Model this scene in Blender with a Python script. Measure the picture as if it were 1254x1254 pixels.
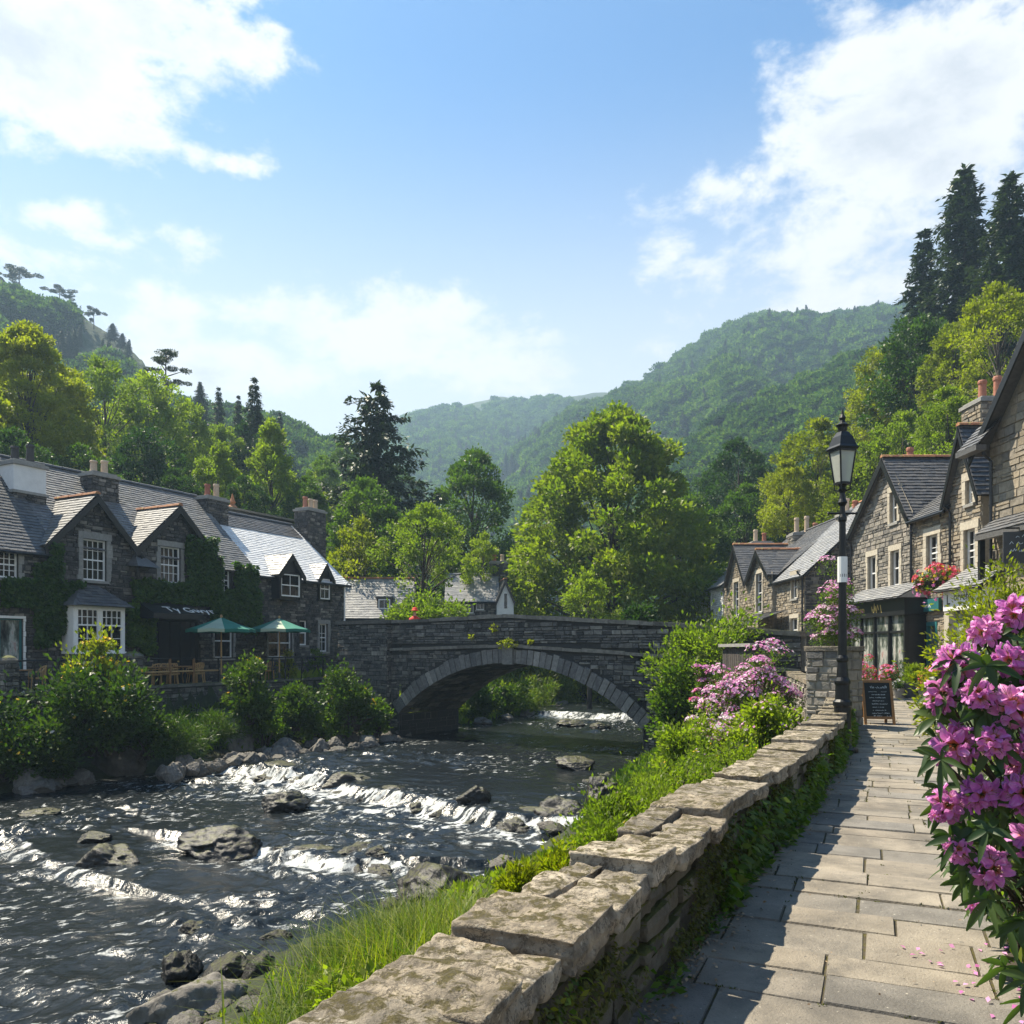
import bpy, math, random
import numpy as np
from mathutils import Vector, Matrix, noise as mnoise

for o in list(bpy.data.objects):
    bpy.data.objects.remove(o)
scene = bpy.context.scene
COL = scene.collection
R = math.radians
# ------------------------------------------------------------------ camera, light, exposure
EYE, F, CX, HY = 1.6, 1000.0, 627.0, 795.0
cam_d = bpy.data.cameras.new('camera')
cam = bpy.data.objects.new('camera', cam_d)
COL.objects.link(cam)
cam.location = (0, 0, EYE)
cam.rotation_euler = (R(90), 0, 0)
cam_d.sensor_width = 36
cam_d.lens = F / 1254 * 36
cam_d.shift_y = (HY - 627) / 1254
cam_d.clip_start = .05
cam_d.clip_end = 6000
scene.camera = cam

SUN_EL, SUN_DIR = 58.0, (-.80, .60)            # direction towards the sun in plan
SUN_ROT = math.atan2(SUN_DIR[0], SUN_DIR[1])
sd = bpy.data.lights.new('sun', 'SUN')
sd.energy = 4.3
sd.angle = R(.5)
sd.color = (1.0, .90, .72)
sun = bpy.data.objects.new('sun', sd)
COL.objects.link(sun)
_e = R(SUN_EL)
sunv = Vector((math.sin(SUN_ROT) * math.cos(_e), math.cos(SUN_ROT) * math.cos(_e), math.sin(_e)))
sun.rotation_euler = sunv.to_track_quat('Z', 'Y').to_euler()
sun.location = (0, 0, 60)

scene.view_settings.view_transform = 'Standard'
scene.view_settings.look = 'None'
scene.view_settings.exposure = 1.42
scene.view_settings.gamma = 1
scene.cycles.use_denoising = True
scene.cycles.max_bounces = 8
scene.cycles.transparent_max_bounces = 8
scene.cycles.volume_bounces = 0
scene.cycles.caustics_reflective = False
scene.cycles.caustics_refractive = False


class NT:
    """tiny node-tree writer"""
    def __init__(s, nt):
        s.nt = nt; s.n = nt.nodes; s.l = nt.links

    def new(s, typ, **kw):
        n = s.n.new(typ)
        for k, v in kw.items():
            if k.startswith('_'):
                key = k[1:]
                key = int(key) if key.isdigit() else key.replace('__', ' ')
                if hasattr(v, 'is_output'):
                    s.l.new(v, n.inputs[key])
                else:
                    n.inputs[key].default_value = v
            else:
                setattr(n, k, v)
        return n

    def math(s, op, a, b=None, c=None, clamp=False):
        n = s.n.new('ShaderNodeMath'); n.operation = op; n.use_clamp = clamp
        for i, v in enumerate((a, b, c)):
            if v is None: continue
            if hasattr(v, 'is_output'): s.l.new(v, n.inputs[i])
            else: n.inputs[i].default_value = v
        return n.outputs[0]

    def vmath(s, op, a, b=None):
        n = s.n.new('ShaderNodeVectorMath'); n.operation = op
        for i, v in enumerate((a, b)):
            if v is None: continue
            if hasattr(v, 'is_output'): s.l.new(v, n.inputs[i])
            else: n.inputs[i].default_value = v
        return n

    def mix(s, fac, a, b, mode='MIX'):
        n = s.n.new('ShaderNodeMix'); n.data_type = 'RGBA'; n.blend_type = mode
        for i, v in ((0, fac), (6, a), (7, b)):
            if hasattr(v, 'is_output'): s.l.new(v, n.inputs[i])
            else: n.inputs[i].default_value = (v if i == 0 else (*v, 1) if len(v) == 3 else v)
        return n.outputs[2]

    def noise(s, scale, detail=4, rough=.55, vec=None, dist=0, out=0):
        n = s.new('ShaderNodeTexNoise', _Scale=scale, _Detail=detail, _Roughness=rough, _Distortion=dist)
        if vec is not None: s.l.new(vec, n.inputs['Vector'])
        return n.outputs[out]

    def ramp(s, fac, stops, interp='LINEAR'):
        n = s.n.new('ShaderNodeValToRGB'); cr = n.color_ramp; cr.interpolation = interp
        while len(cr.elements) < len(stops): cr.elements.new(.5)
        for e, (p, c) in zip(cr.elements, stops):
            e.position = p
            e.color = (*c, 1) if hasattr(c, '__len__') else (c, c, c, 1)
        s.l.new(fac, n.inputs[0])
        return n.outputs[0]

    def smooth(s, v, a, b):
        n = s.n.new('ShaderNodeMapRange'); n.interpolation_type = 'SMOOTHSTEP'
        s.l.new(v, n.inputs[0]); n.inputs[1].default_value = a; n.inputs[2].default_value = b
        return n.outputs[0]


# ------------------------------------------------------------------ world: sky with clouds
world = bpy.data.worlds.new('World')
scene.world = world
world.use_nodes = True
world.node_tree.nodes.clear()
w = NT(world.node_tree)
sky = w.new('ShaderNodeTexSky', sky_type='NISHITA', sun_disc=False, sun_elevation=R(SUN_EL), sun_rotation=SUN_ROT,
            altitude=50, air_density=1.0, dust_density=.6, ozone_density=2.0)
SKY_STRENGTH = .077
tc = w.new('ShaderNodeTexCoord')
vec = w.vmath('NORMALIZE', tc.outputs['Generated']).outputs[0]
# every cloud bank: direction (from pixel), radius across / up, weight
def sky_dir(px, py):
    return Vector(((px - CX) / F, 1, (HY - py) / F)).normalized()
BANKS = [(50, 55, .17, .085, .9), (160, 145, .10, .06, .62), (30, 150, .12, .06, .5), (300, 205, .07, .024, .5), (85, 270, .09, .033, .52), (245, 290, .05, .025, .42),
         (1050, 240, .24, .10, .55), (930, 300, .16, .05, .42), (1120, 150, .17, .11, .68), (1010, 230, .17, .075, .55), (1200, 260, .16, .10, .5), (1090, 70, .06, .03, .35), (880, 250, .08, .04, .38), (1120, 330, .20, .05, .45),
         (420, 405, .26, .05, .50), (270, 450, .22, .045, .48), (560, 455, .26, .04, .42), (180, 395, .10, .03, .40), (120, 40, .16, .09, .75), (20, 320, .10, .03, .35), (1220, 45, .05, .02, .3), (280, 5, .05, .012, .4),
         (-250, 200, .2, .12, .6), (1500, 150, .2, .12, .6)]
warp = w.new('ShaderNodeTexNoise', _Scale=9.0, _Detail=5.0, _Roughness=.6)
w.l.new(vec, warp.inputs['Vector'])
wv = w.vmath('SUBTRACT', warp.outputs['Color'], (.5, .5, .5)).outputs[0]
wv = w.vmath('MULTIPLY', wv, (.16, .0, .10)).outputs[0]
pos = w.vmath('ADD', vec, wv).outputs[0]
tot = None
for px, py, ra, ru, wt in BANKS:
    d = sky_dir(px, py)
    dl = w.vmath('SUBTRACT', pos, tuple(d)).outputs[0]
    dl = w.vmath('MULTIPLY', dl, (1 / ra, 1 / ra, 1 / ru)).outputs[0]
    q = w.vmath('DOT_PRODUCT', dl, dl).outputs[1]
    g = w.math('MULTIPLY', w.math('EXPONENT', w.math('MULTIPLY', q, -1.0)), wt)
    tot = g if tot is None else w.math('MAXIMUM', tot, g)
stretch = w.vmath('MULTIPLY', vec, (1, 1, 1.7)).outputs[0]
n1 = w.noise(7.0, 12, .62, stretch, .25)
n2 = w.noise(26.0, 10, .6, stretch, .1)
dens = w.math('ADD', tot, w.math('MULTIPLY', w.math('SUBTRACT', n1, .5), 1.35))
dens = w.math('ADD', dens, w.math('MULTIPLY', w.math('SUBTRACT', n2, .5), .50))
cov = w.smooth(dens, .27, .56)
thick = w.smooth(w.math('ADD', dens, w.math('MULTIPLY', w.math('SUBTRACT', w.noise(11.0, 8, .6, w.vmath('ADD', stretch, (.02, 0, .035)).outputs[0], .2), .5), 1.5)), .50, 1.15)
ccol = w.mix(thick, (5.0, 5.05, 5.1), (3.5, 3.7, 4.0))
sep = w.new('ShaderNodeSeparateXYZ'); w.l.new(vec, sep.inputs[0])
low = w.math('SUBTRACT', 1.0, w.smooth(sep.outputs['Z'], .24, .60))
# low air along the horizon is whiter
skyc = w.mix(w.math('MULTIPLY', low, .90), w.mix(1.0, sky.outputs[0], (.46, .74, .88), 'MULTIPLY'), (4.55, 4.8, 4.95))
final = w.mix(cov, skyc, ccol)
bg = w.new('ShaderNodeBackground', _Color=final, _Strength=SKY_STRENGTH)
out = w.new('ShaderNodeOutputWorld')
w.l.new(bg.outputs[0], out.inputs[0])

# ------------------------------------------------------------------ helpers
WL = {}                                       # world location of every parent

def P(px, py, Y):
    return Vector(((px - CX) / F * Y, Y, EYE + (HY - py) / F * Y))

def G(px, py, z):
    Y = (EYE - z) * F / (py - HY)
    return Vector(((px - CX) / F * Y, Y, z))

def tag(o, label=None, cat=None, group=None, kind=None):
    if label: o['label'] = label
    if cat: o['category'] = cat
    if group: o['group'] = group
    if kind: o['kind'] = kind
    return o

def empty(name, loc, label, cat, group=None, kind=None, rz=0):
    o = bpy.data.objects.new(name, None)
    o.empty_display_size = .3
    COL.objects.link(o)
    o.location = loc
    o.rotation_euler = (0, 0, rz)
    WL[o.name] = Vector(loc)
    return tag(o, label, cat, group, kind)

def link_mesh(name, me, mats, parent=None, loc=None):
    o = bpy.data.objects.new(name, me)
    COL.objects.link(o)
    if parent: o.parent = parent
    for m in (mats if isinstance(mats, (list, tuple)) else [mats]):
        me.materials.append(m)
    return o

def copy_tree(o, parent=None):
    c = o.copy()
    COL.objects.link(c)
    c.parent = parent
    for ch in list(o.children):
        copy_tree(ch, c)
    return c


class MB:
    def __init__(s):
        s.v = []; s.f = []; s.m = []; s.c = []

    def add(s, verts, faces, mat=0, c=None):
        b = len(s.v)
        s.v.extend([tuple(x) for x in verts])
        if c is None: c = random.random()
        for f in faces:
            s.f.append(tuple(i + b for i in f)); s.m.append(mat); s.c.append(c)

    def obox(s, o, a, b, c, mat=0, col=None):
        o, a, b, c = Vector(o), Vector(a), Vector(b), Vector(c)
        v = [o, o + a, o + a + b, o + b, o + c, o + a + c, o + a + b + c, o + b + c]
        fs = [(0, 3, 2, 1), (4, 5, 6, 7), (0, 1, 5, 4), (1, 2, 6, 5), (2, 3, 7, 6), (3, 0, 4, 7)]
        if a.cross(b).dot(c) < 0: fs = [f[::-1] for f in fs]
        s.add(v, fs, mat, col)

    def box(s, c, size, rz=0, mat=0, col=None):
        cz, sz = math.cos(rz), math.sin(rz)
        a = Vector((cz, sz, 0)) * size[0]; b = Vector((-sz, cz, 0)) * size[1]; d = Vector((0, 0, size[2]))
        s.obox(Vector(c) - (a + b + d) / 2, a, b, d, mat, col)

    def bar(s, p, q, wd, ht=None, mat=0, col=None, up=(0, 0, 1)):
        p, q = Vector(p), Vector(q); ht = ht or wd
        d = (q - p); n = d.normalized()
        sd_ = n.cross(Vector(up))
        if sd_.length < 1e-4: sd_ = n.cross(Vector((1, 0, 0)))
        sd_.normalize(); u = sd_.cross(n)
        s.obox(p - sd_ * wd / 2 - u * ht / 2, sd_ * wd, d, u * ht, mat, col)

    def tube(s, pts, rad, n=8, mat=0, col=None, cap=True):
        pts = [Vector(p) for p in pts]
        if not hasattr(rad, '__len__'): rad = [rad] * len(pts)
        if col is None: col = random.random()
        ref = None; rings = []; V = []
        for i, p in enumerate(pts):
            d = (pts[min(i + 1, len(pts) - 1)] - pts[max(i - 1, 0)])
            d = d.normalized() if d.length > 1e-9 else Vector((0, 0, 1))
            if ref is None:
                ref = d.orthogonal().normalized()
            ref = (ref - d * ref.dot(d))
            ref = ref.normalized() if ref.length > 1e-6 else d.orthogonal().normalized()
            b = d.cross(ref)
            rings.append(len(V))
            for k in range(n):
                a = 2 * math.pi * k / n
                V.append(p + (ref * math.cos(a) + b * math.sin(a)) * rad[i])
        fs = []
        for i in range(len(pts) - 1):
            for k in range(n):
                k2 = (k + 1) % n
                fs.append((rings[i] + k, rings[i] + k2, rings[i + 1] + k2, rings[i + 1] + k))
        if cap:
            fs.append(tuple(range(n - 1, -1, -1))); fs.append(tuple(rings[-1] + k for k in range(n)))
        s.add(V, fs, mat, col)

    def lathe(s, prof, n=16, o=(0, 0, 0), mat=0, col=None, rot=0, close=True):
        o = Vector(o); V = []; fs = []
        for r, z in prof:
            for k in range(n):
                a = 2 * math.pi * k / n + rot
                V.append(o + Vector((r * math.cos(a), r * math.sin(a), z)))
        for i in range(len(prof) - 1):
            for k in range(n):
                k2 = (k + 1) % n
                fs.append((i * n + k, i * n + k2, i * n + n + k2, i * n + n + k))
        if close:
            fs.append(tuple(range(n - 1, -1, -1)))
            fs.append(tuple((len(prof) - 1) * n + k for k in range(n)))
        s.add(V, fs, mat, col)

    def prism(s, poly, vec, mat=0, col=None):
        poly = [Vector(p) for p in poly]; vec = Vector(vec); n = len(poly)
        fs = [tuple(range(n - 1, -1, -1)), tuple(range(n, 2 * n))]
        for i in range(n):
            j = (i + 1) % n
            fs.append((i, j, n + j, n + i))
        s.add(poly + [p + vec for p in poly], fs, mat, col)

    def build(s, name, mats, parent=None, loc=None, smooth=False, label=None, cat=None, group=None, kind=None):
        """vertices are in world space; the object gets its origin at loc (or its parent's)"""
        me = bpy.data.meshes.new(name)
        base = Vector((0, 0, 0)); off = Vector((0, 0, 0))
        if parent is not None:
            off = WL.get(parent.name, Vector((0, 0, 0)))
        if loc is not None: base = Vector(loc)
        elif parent is not None: base = off
        V = np.array(s.v, dtype=np.float64).reshape(-1, 3) - np.array(base)
        me.from_pydata(V.tolist(), [], s.f)
        me.polygons.foreach_set('material_index', s.m)
        at = me.attributes.new('rnd', 'FLOAT', 'FACE')
        at.data.foreach_set('value', s.c)
        if smooth: me.polygons.foreach_set('use_smooth', [True] * len(s.f))
        me.update()
        o = link_mesh(name, me, mats, parent)
        o.location = base - off
        WL[o.name] = base
        return tag(o, label, cat, group, kind)


def np_mesh(name, V, Fq, rnd=None, smooth=False, attrs=None):
    """fast mesh from numpy arrays: V (n,3), Fq (m,4) or (m,3)"""
    me = bpy.data.meshes.new(name)
    k = Fq.shape[1]
    me.vertices.add(len(V)); me.vertices.foreach_set('co', np.ascontiguousarray(V, dtype=np.float32).ravel())
    me.loops.add(Fq.size); me.loops.foreach_set('vertex_index', np.ascontiguousarray(Fq, dtype=np.int32).ravel())
    me.polygons.add(len(Fq)); me.polygons.foreach_set('loop_start', np.arange(0, Fq.size, k, dtype=np.int32))
    if smooth: me.polygons.foreach_set('use_smooth', np.ones(len(Fq), dtype=bool))
    me.update(calc_edges=True)
    if rnd is not None:
        a = me.attributes.new('rnd', 'FLOAT', 'FACE'); a.data.foreach_set('value', np.ascontiguousarray(rnd, dtype=np.float32))
    for nm, arr in (attrs or {}).items():
        a = me.attributes.new(nm, 'FLOAT', 'POINT'); a.data.foreach_set('value', np.ascontiguousarray(arr, dtype=np.float32))
    return me

def np_obj(name, V, Fq, rnd, mats, parent=None, loc=None, smooth=False, attrs=None, label=None, cat=None, group=None, kind=None):
    off = WL.get(parent.name, Vector((0, 0, 0))) if parent is not None else Vector((0, 0, 0))
    base = Vector(loc) if loc is not None else off
    me = np_mesh(name, np.asarray(V) - np.array(base), Fq, rnd, smooth, attrs)
    o = link_mesh(name, me, mats, parent)
    o.location = base - off
    WL[o.name] = base
    return tag(o, label, cat, group, kind)

# value noise in numpy
def _hash(ix, iy, seed):
    h = (ix.astype(np.int64) * 374761393 + iy.astype(np.int64) * 668265263 + seed * 1442695041) & 0xFFFFFFFF
    h = ((h ^ (h >> 13)) * 1274126177) & 0xFFFFFFFF
    h = h ^ (h >> 16)
    return (h & 0xFFFF) / 65535.0

def vnoise(x, y, seed=0):
    x = np.asarray(x, float); y = np.asarray(y, float)
    ix = np.floor(x); iy = np.floor(y); fx = x - ix; fy = y - iy
    fx = fx * fx * (3 - 2 * fx); fy = fy * fy * (3 - 2 * fy)
    a = _hash(ix, iy, seed); b = _hash(ix + 1, iy, seed); c = _hash(ix, iy + 1, seed); d = _hash(ix + 1, iy + 1, seed)
    return (a * (1 - fx) + b * fx) * (1 - fy) + (c * (1 - fx) + d * fx) * fy

def fbm(x, y, seed=0, oct=4, lac=2.03, gain=.5):
    t = 0; a = 1; n = 0
    x = np.asarray(x, float); y = np.asarray(y, float)
    for i in range(oct):
        t = t + a * vnoise(x, y, seed + i * 17); n += a; a *= gain; x = x * lac; y = y * lac
    return t / n

def sstep(x, a, b):
    t = np.clip((np.asarray(x, float) - a) / (b - a), 0, 1)
    return t * t * (3 - 2 * t)

def nrm(a):
    return a / np.maximum(np.linalg.norm(a, axis=-1, keepdims=True), 1e-9)

# ------------------------------------------------------------------ materials
MATS = {}
def new_mat(name):
    m = bpy.data.materials.new(name); m.use_nodes = True
    t = NT(m.node_tree)
    b = [n for n in m.node_tree.nodes if n.type == 'BSDF_PRINCIPLED'][0]
    MATS[name] = m
    return m, t, b

def rnd_attr(t, name='rnd'):
    return t.new('ShaderNodeAttribute', attribute_name=name).outputs['Fac']

def stone_mat(name, cols, scale=9., var=.55, bump=.5, rough=.85, lichen=None, moss=None, moss_amt=.5, spots=None, bscale=22., objrnd=False, rim=False, stain=False):
    m, t, b = new_mat(name)
    fac = rnd_attr(t)
    if objrnd:
        fac = t.math('FRACT', t.math('ADD', fac, t.new('ShaderNodeObjectInfo').outputs['Random']))
    c = t.ramp(fac, [(i / (len(cols) - 1), k) for i, k in enumerate(cols)])
    tc = t.new('ShaderNodeTexCoord').outputs['Object']
    n = t.noise(scale, 8, .62, tc)
    k = t.ramp(n, [(.2, 1 - var), (.5, 1.0), (.8, 1 + var)])
    c = t.mix(1.0, c, k, 'MULTIPLY')
    if spots:
        n3 = t.noise(scale * 2.6, 5, .6, tc)
        c = t.mix(t.smooth(n3, .60, .68), c, spots)
    if lichen:
        n2 = t.noise(scale * .35, 6, .7, tc)
        c = t.mix(t.math('MULTIPLY', t.smooth(n2, .55, .66), .85), c, lichen)
    if moss:
        g = t.new('ShaderNodeNewGeometry')
        sp = t.new('ShaderNodeSeparateXYZ'); t.l.new(g.outputs['Normal'], sp.inputs[0])
        n4 = t.noise(scale * 1.1, 9, .72, tc, .3)
        up = t.math('ADD', t.math('MULTIPLY', sp.outputs['Z'], .45), n4)
        lo = 1.05 - moss_amt * .6
        mc = t.mix(t.noise(scale * 4, 3, .6, tc), tuple(x * .55 for x in moss), tuple(x * 1.35 for x in moss))
        c = t.mix(t.smooth(up, lo - .05, lo + .03), c, mc)
    if stain:
        # trodden dirt, chips and pale grit
        c = t.mix(t.math('MULTIPLY', t.smooth(t.noise(.9, 7, .7, tc, .4), .47, .64), .62), c, tuple(x * .45 for x in cols[3]))
        c = t.mix(t.smooth(t.noise(26, 5, .7, tc), .60, .70), c, tuple(x * .55 for x in cols[3]))
        c = t.mix(t.smooth(t.noise(48, 4, .6, tc), .66, .72), c, (.48, .44, .36))
    if rim:
        # weather cracks and dark pits
        vo = t.noise(4.5, 9, .72, tc, .35)
        cr = t.math('ABSOLUTE', t.math('SUBTRACT', vo, .5))
        c = t.mix(t.smooth(cr, .014, .0), c, tuple(x * .35 for x in cols[0]))
        c = t.mix(t.smooth(t.noise(24, 8, .75, tc), .54, .64), c, tuple(x * .5 for x in cols[0]))
    t.l.new(c, b.inputs['Base Color'])
    b.inputs['Roughness'].default_value = rough
    nb = t.noise(bscale, 8, .65, tc)
    bp = t.new('ShaderNodeBump', _Strength=bump, _Distance=.03)
    t.l.new(nb, bp.inputs['Height']); t.l.new(bp.outputs[0], b.inputs['Normal'])
    return m

def plain_mat(name, col, rough=.6, metal=0, var=.12, scale=6, bump=0, spec=.5):
    m, t, b = new_mat(name)
    tc = t.new('ShaderNodeTexCoord').outputs['Object']
    n = t.noise(scale, 6, .6, tc)
    k = t.ramp(n, [(.25, 1 - var), (.75, 1 + var)])
    c = t.mix(1.0, col, k, 'MULTIPLY')
    c = t.mix(1.0, c, t.ramp(rnd_attr(t), [(0, 1 - var), (1, 1 + var)]), 'MULTIPLY')
    t.l.new(c, b.inputs['Base Color'])
    b.inputs['Roughness'].default_value = rough; b.inputs['Metallic'].default_value = metal
    b.inputs['Specular IOR Level'].default_value = spec
    if bump:
        bp = t.new('ShaderNodeBump', _Strength=bump, _Distance=.01)
        t.l.new(n, bp.inputs['Height']); t.l.new(bp.outputs[0], b.inputs['Normal'])
    return m

def leaf_mat(name, ca, cb, trans=.45, tcol=None, rough=.5, spec=.35, vary=.25):
    m, t, b = new_mat(name)
    c = t.mix(rnd_attr(t), ca, cb)
    oi = t.new('ShaderNodeObjectInfo').outputs['Random']
    c = t.mix(1.0, c, t.ramp(oi, [(0, (1 - vary, 1 - vary * .8, 1 - vary * .4)), (1, (1 + vary, 1 + vary * .7, 1 - vary * .2))]), 'MULTIPLY')
    t.l.new(c, b.inputs['Base Color'])
    b.inputs['Roughness'].default_value = rough
    b.inputs['Specular IOR Level'].default_value = spec
    tr = t.new('ShaderNodeBsdfTranslucent')
    tc = t.mix(1.0, c, tcol or (1.7, 2.1, .55), 'MULTIPLY')
    t.l.new(tc, tr.inputs['Color'])
    mx = t.new('ShaderNodeMixShader', _0=trans)
    t.l.new(b.outputs[0], mx.inputs[1]); t.l.new(tr.outputs[0], mx.inputs[2])
    o = [n for n in m.node_tree.nodes if n.type == 'OUTPUT_MATERIAL'][0]
    t.l.new(mx.outputs[0], o.inputs[0])
    return m

leaf_yellow = leaf_mat('leaf_yellow_green', (.115, .140, .010), (.225, .225, .016), .5)
leaf_lime = leaf_mat('leaf_lime', (.11, .155, .018), (.20, .235, .03), .5)
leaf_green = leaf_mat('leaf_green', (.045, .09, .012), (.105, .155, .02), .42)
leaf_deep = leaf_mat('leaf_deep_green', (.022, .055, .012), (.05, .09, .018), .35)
leaf_conifer = leaf_mat('needle_dark', (.014, .034, .014), (.035, .058, .018), .18, (1.8, 1.8, .9))
leaf_ivy = leaf_mat('leaf_ivy', (.03, .075, .012), (.09, .15, .02), .35)
leaf_rhodo = leaf_mat('leaf_rhododendron', (.022, .055, .012), (.085, .13, .025), .3, rough=.42, spec=.35)
leaf_grass = leaf_mat('leaf_grass', (.05, .11, .012), (.24, .25, .04), .42)
leaf_mid = leaf_mat('leaf_fresh_green', (.07, .115, .010), (.175, .20, .018), .48)
leaf_forest = leaf_mat('leaf_forest', (.025, .07, .022), (.10, .155, .03), .3, rough=.9, spec=.05, vary=.55)
_t = NT(leaf_forest.node_tree)                    # stands of different species over the slopes
_b = [n for n in leaf_forest.node_tree.nodes if n.type == 'BSDF_PRINCIPLED'][0]
_src = _b.inputs['Base Color'].links[0].from_socket
_loc = _t.new('ShaderNodeObjectInfo').outputs['Location']
_k = _t.ramp(_t.noise(.022, 4, .6, _loc), [(.38, (.42, .50, .70)), (.5, (.85, .9, .95)), (.62, (1.35, 1.25, .9))])
_c = _t.mix(1.0, _src, _k, 'MULTIPLY'); _t.l.new(_c, _b.inputs['Base Color'])
leaf_bank = leaf_mat('leaf_bank', (.022, .055, .010), (.075, .115, .016), .32)
bark = stone_mat('bark', [(.035, .027, .02), (.07, .055, .04)], 6, .4, .6)

slate_wall = stone_mat('dark_slate_rubble', [(.026, .026, .028), (.062, .06, .06), (.125, .115, .10), (.042, .042, .045), (.085, .08, .074), (.25, .23, .20)], 7, .6, .8, .8, spots=(.24, .23, .21))
slate_backing = stone_mat('dark_mortar', [(.025, .025, .024), (.04, .039, .036)], 12, .3, .6)
warm_wall = stone_mat('warm_rubble', [(.20, .165, .115), (.33, .27, .19), (.26, .225, .175), (.14, .125, .105), (.40, .34, .25)], 7, .45, .6, .85)
warm_backing = stone_mat('warm_mortar', [(.24, .215, .175), (.28, .25, .2)], 12, .3, .5)
grey_wall = stone_mat('grey_rubble', [(.17, .155, .13), (.27, .245, .205), (.11, .105, .10), (.34, .30, .25), (.21, .195, .17)], 7, .45, .6, .85)
bridge_stone = stone_mat('bridge_stone', [(.035, .035, .034), (.09, .085, .077), (.16, .146, .126), (.058, .057, .055), (.125, .118, .106), (.27, .25, .21)], 6, .65, .9, .8, lichen=(.15, .145, .12), spots=(.27, .26, .235))
bridge_moss = stone_mat('bridge_coping_stone', [(.13, .12, .10), (.20, .185, .155), (.09, .085, .075)], 6, .5, .7, .85, moss=(.10, .11, .02), moss_amt=.35)
voussoir_mat = stone_mat('voussoir_stone', [(.075, .074, .072), (.20, .188, .168), (.115, .11, .104), (.32, .30, .26)], 8, .5, .6, .8, spots=(.28, .27, .25))
wall_cap = stone_mat('wall_coping_stone', [(.225, .185, .132), (.325, .272, .20), (.185, .158, .12), (.40, .34, .255)], 10, .95, 1.0, .92, moss=(.075, .06, .014), moss_amt=.13, spots=(.42, .38, .30), bscale=34, rim=True)
wall_stone = stone_mat('wall_rubble_stone', [(.05, .046, .036), (.10, .09, .068), (.15, .135, .10)], 8, .5, .9, .9, moss=(.08, .085, .015), moss_amt=.55)
soil = stone_mat('soil', [(.03, .024, .016), (.05, .038, .024)], 10, .5, .8, .95)
slab_mat = stone_mat('paving_slab', [(.215, .185, .145), (.265, .23, .18), (.20, .18, .15), (.175, .163, .145), (.30, .258, .20)], 2.4, .5, .6, .82, bscale=70, stain=True)
joint_mat = stone_mat('paving_joint', [(.045, .036, .022), (.075, .06, .035)], 14, .4, .8, .95, moss=(.07, .06, .012), moss_amt=.12)
slate_dark = stone_mat('roof_slate_dark', [(.055, .058, .064), (.085, .086, .09), (.115, .11, .105), (.07, .073, .08)], 10, .35, .3, .5)
slate_light = stone_mat('roof_slate_light', [(.20, .205, .215), (.29, .29, .295), (.24, .24, .24), (.36, .355, .34)], 10, .3, .3, .42)
slate_mid = stone_mat('roof_slate_grey', [(.10, .102, .108), (.16, .16, .162), (.13, .13, .13), (.20, .197, .19)], 10, .45, .3, .62, lichen=(.20, .19, .15))
slate_glare = stone_mat('roof_slate_glare', [(.62, .63, .64), (.74, .74, .74), (.68, .68, .67)], 5, .18, .2, .5)  # near-white slates: sky glare on the slope is put into their colour
terracotta = stone_mat('terracotta', [(.32, .13, .06), (.42, .19, .09), (.26, .11, .06)], 12, .35, .4, .8, lichen=(.45, .36, .12))
pot_red = stone_mat('chimney_pot_red', [(.30, .10, .06), (.38, .16, .10)], 12, .3, .3, .75)
pot_buff = stone_mat('chimney_pot_buff', [(.48, .36, .25), (.55, .42, .30)], 12, .25, .3, .75)
pot_black = plain_mat('chimney_pot_black', (.035, .032, .032), .6)
render_white = plain_mat('white_render', (.74, .74, .72), .8, var=.1, scale=3, bump=.15)
white_paint = plain_mat('white_paint', (.80, .80, .78), .4, var=.05)
black_paint = plain_mat('black_paint', (.014, .015, .018), .35, var=.25)
lintel_grey = stone_mat('lintel_stone', [(.24, .235, .22), (.30, .29, .265)], 9, .3, .4)
lintel_warm = stone_mat('lintel_warm_stone', [(.42, .37, .29), (.50, .45, .36)], 9, .3, .4)
lead = plain_mat('lead_flashing', (.30, .32, .35), .45, var=.2)
timber = plain_mat('brown_timber', (.26, .13, .045), .55, var=.3, scale=14)
rattan = plain_mat('pale_rattan', (.42, .26, .11), .6, var=.3, scale=30)
black_metal = plain_mat('black_cast_iron', (.007, .008, .009), .42, 0, var=.3, spec=.35)
canvas_green = plain_mat('green_canvas', (.012, .16, .115), .8, var=.15)
canvas_cream = plain_mat('cream_canvas', (.34, .42, .31), .8, var=.1)
teal_paint = plain_mat('teal_paint', (.03, .16, .17), .45, var=.15)
gold_paint = plain_mat('gold_lettering', (.65, .48, .16), .4, var=.05)
chalk = plain_mat('chalk', (.62, .70, .74), .9, var=.15)
board_black = plain_mat('blackboard', (.012, .016, .017), .6, var=.3)
sign_white = plain_mat('white_signboard', (.80, .79, .76), .5, var=.05)
red_cloth = plain_mat('red_cloth', (.55, .03, .015), .8, var=.15)
skin = plain_mat('skin', (.50, .27, .18), .6, var=.05)
dark_cloth = plain_mat('dark_cloth', (.03, .03, .045), .85, var=.2)
curtain = plain_mat('curtain', (.50, .48, .44), .9, var=.2, scale=12)
zinc = plain_mat('planter_grey', (.06, .062, .065), .6, var=.2)
stone_pot = plain_mat('planter_stone', (.38, .34, .28), .85, var=.25, scale=20, bump=.4)

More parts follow.
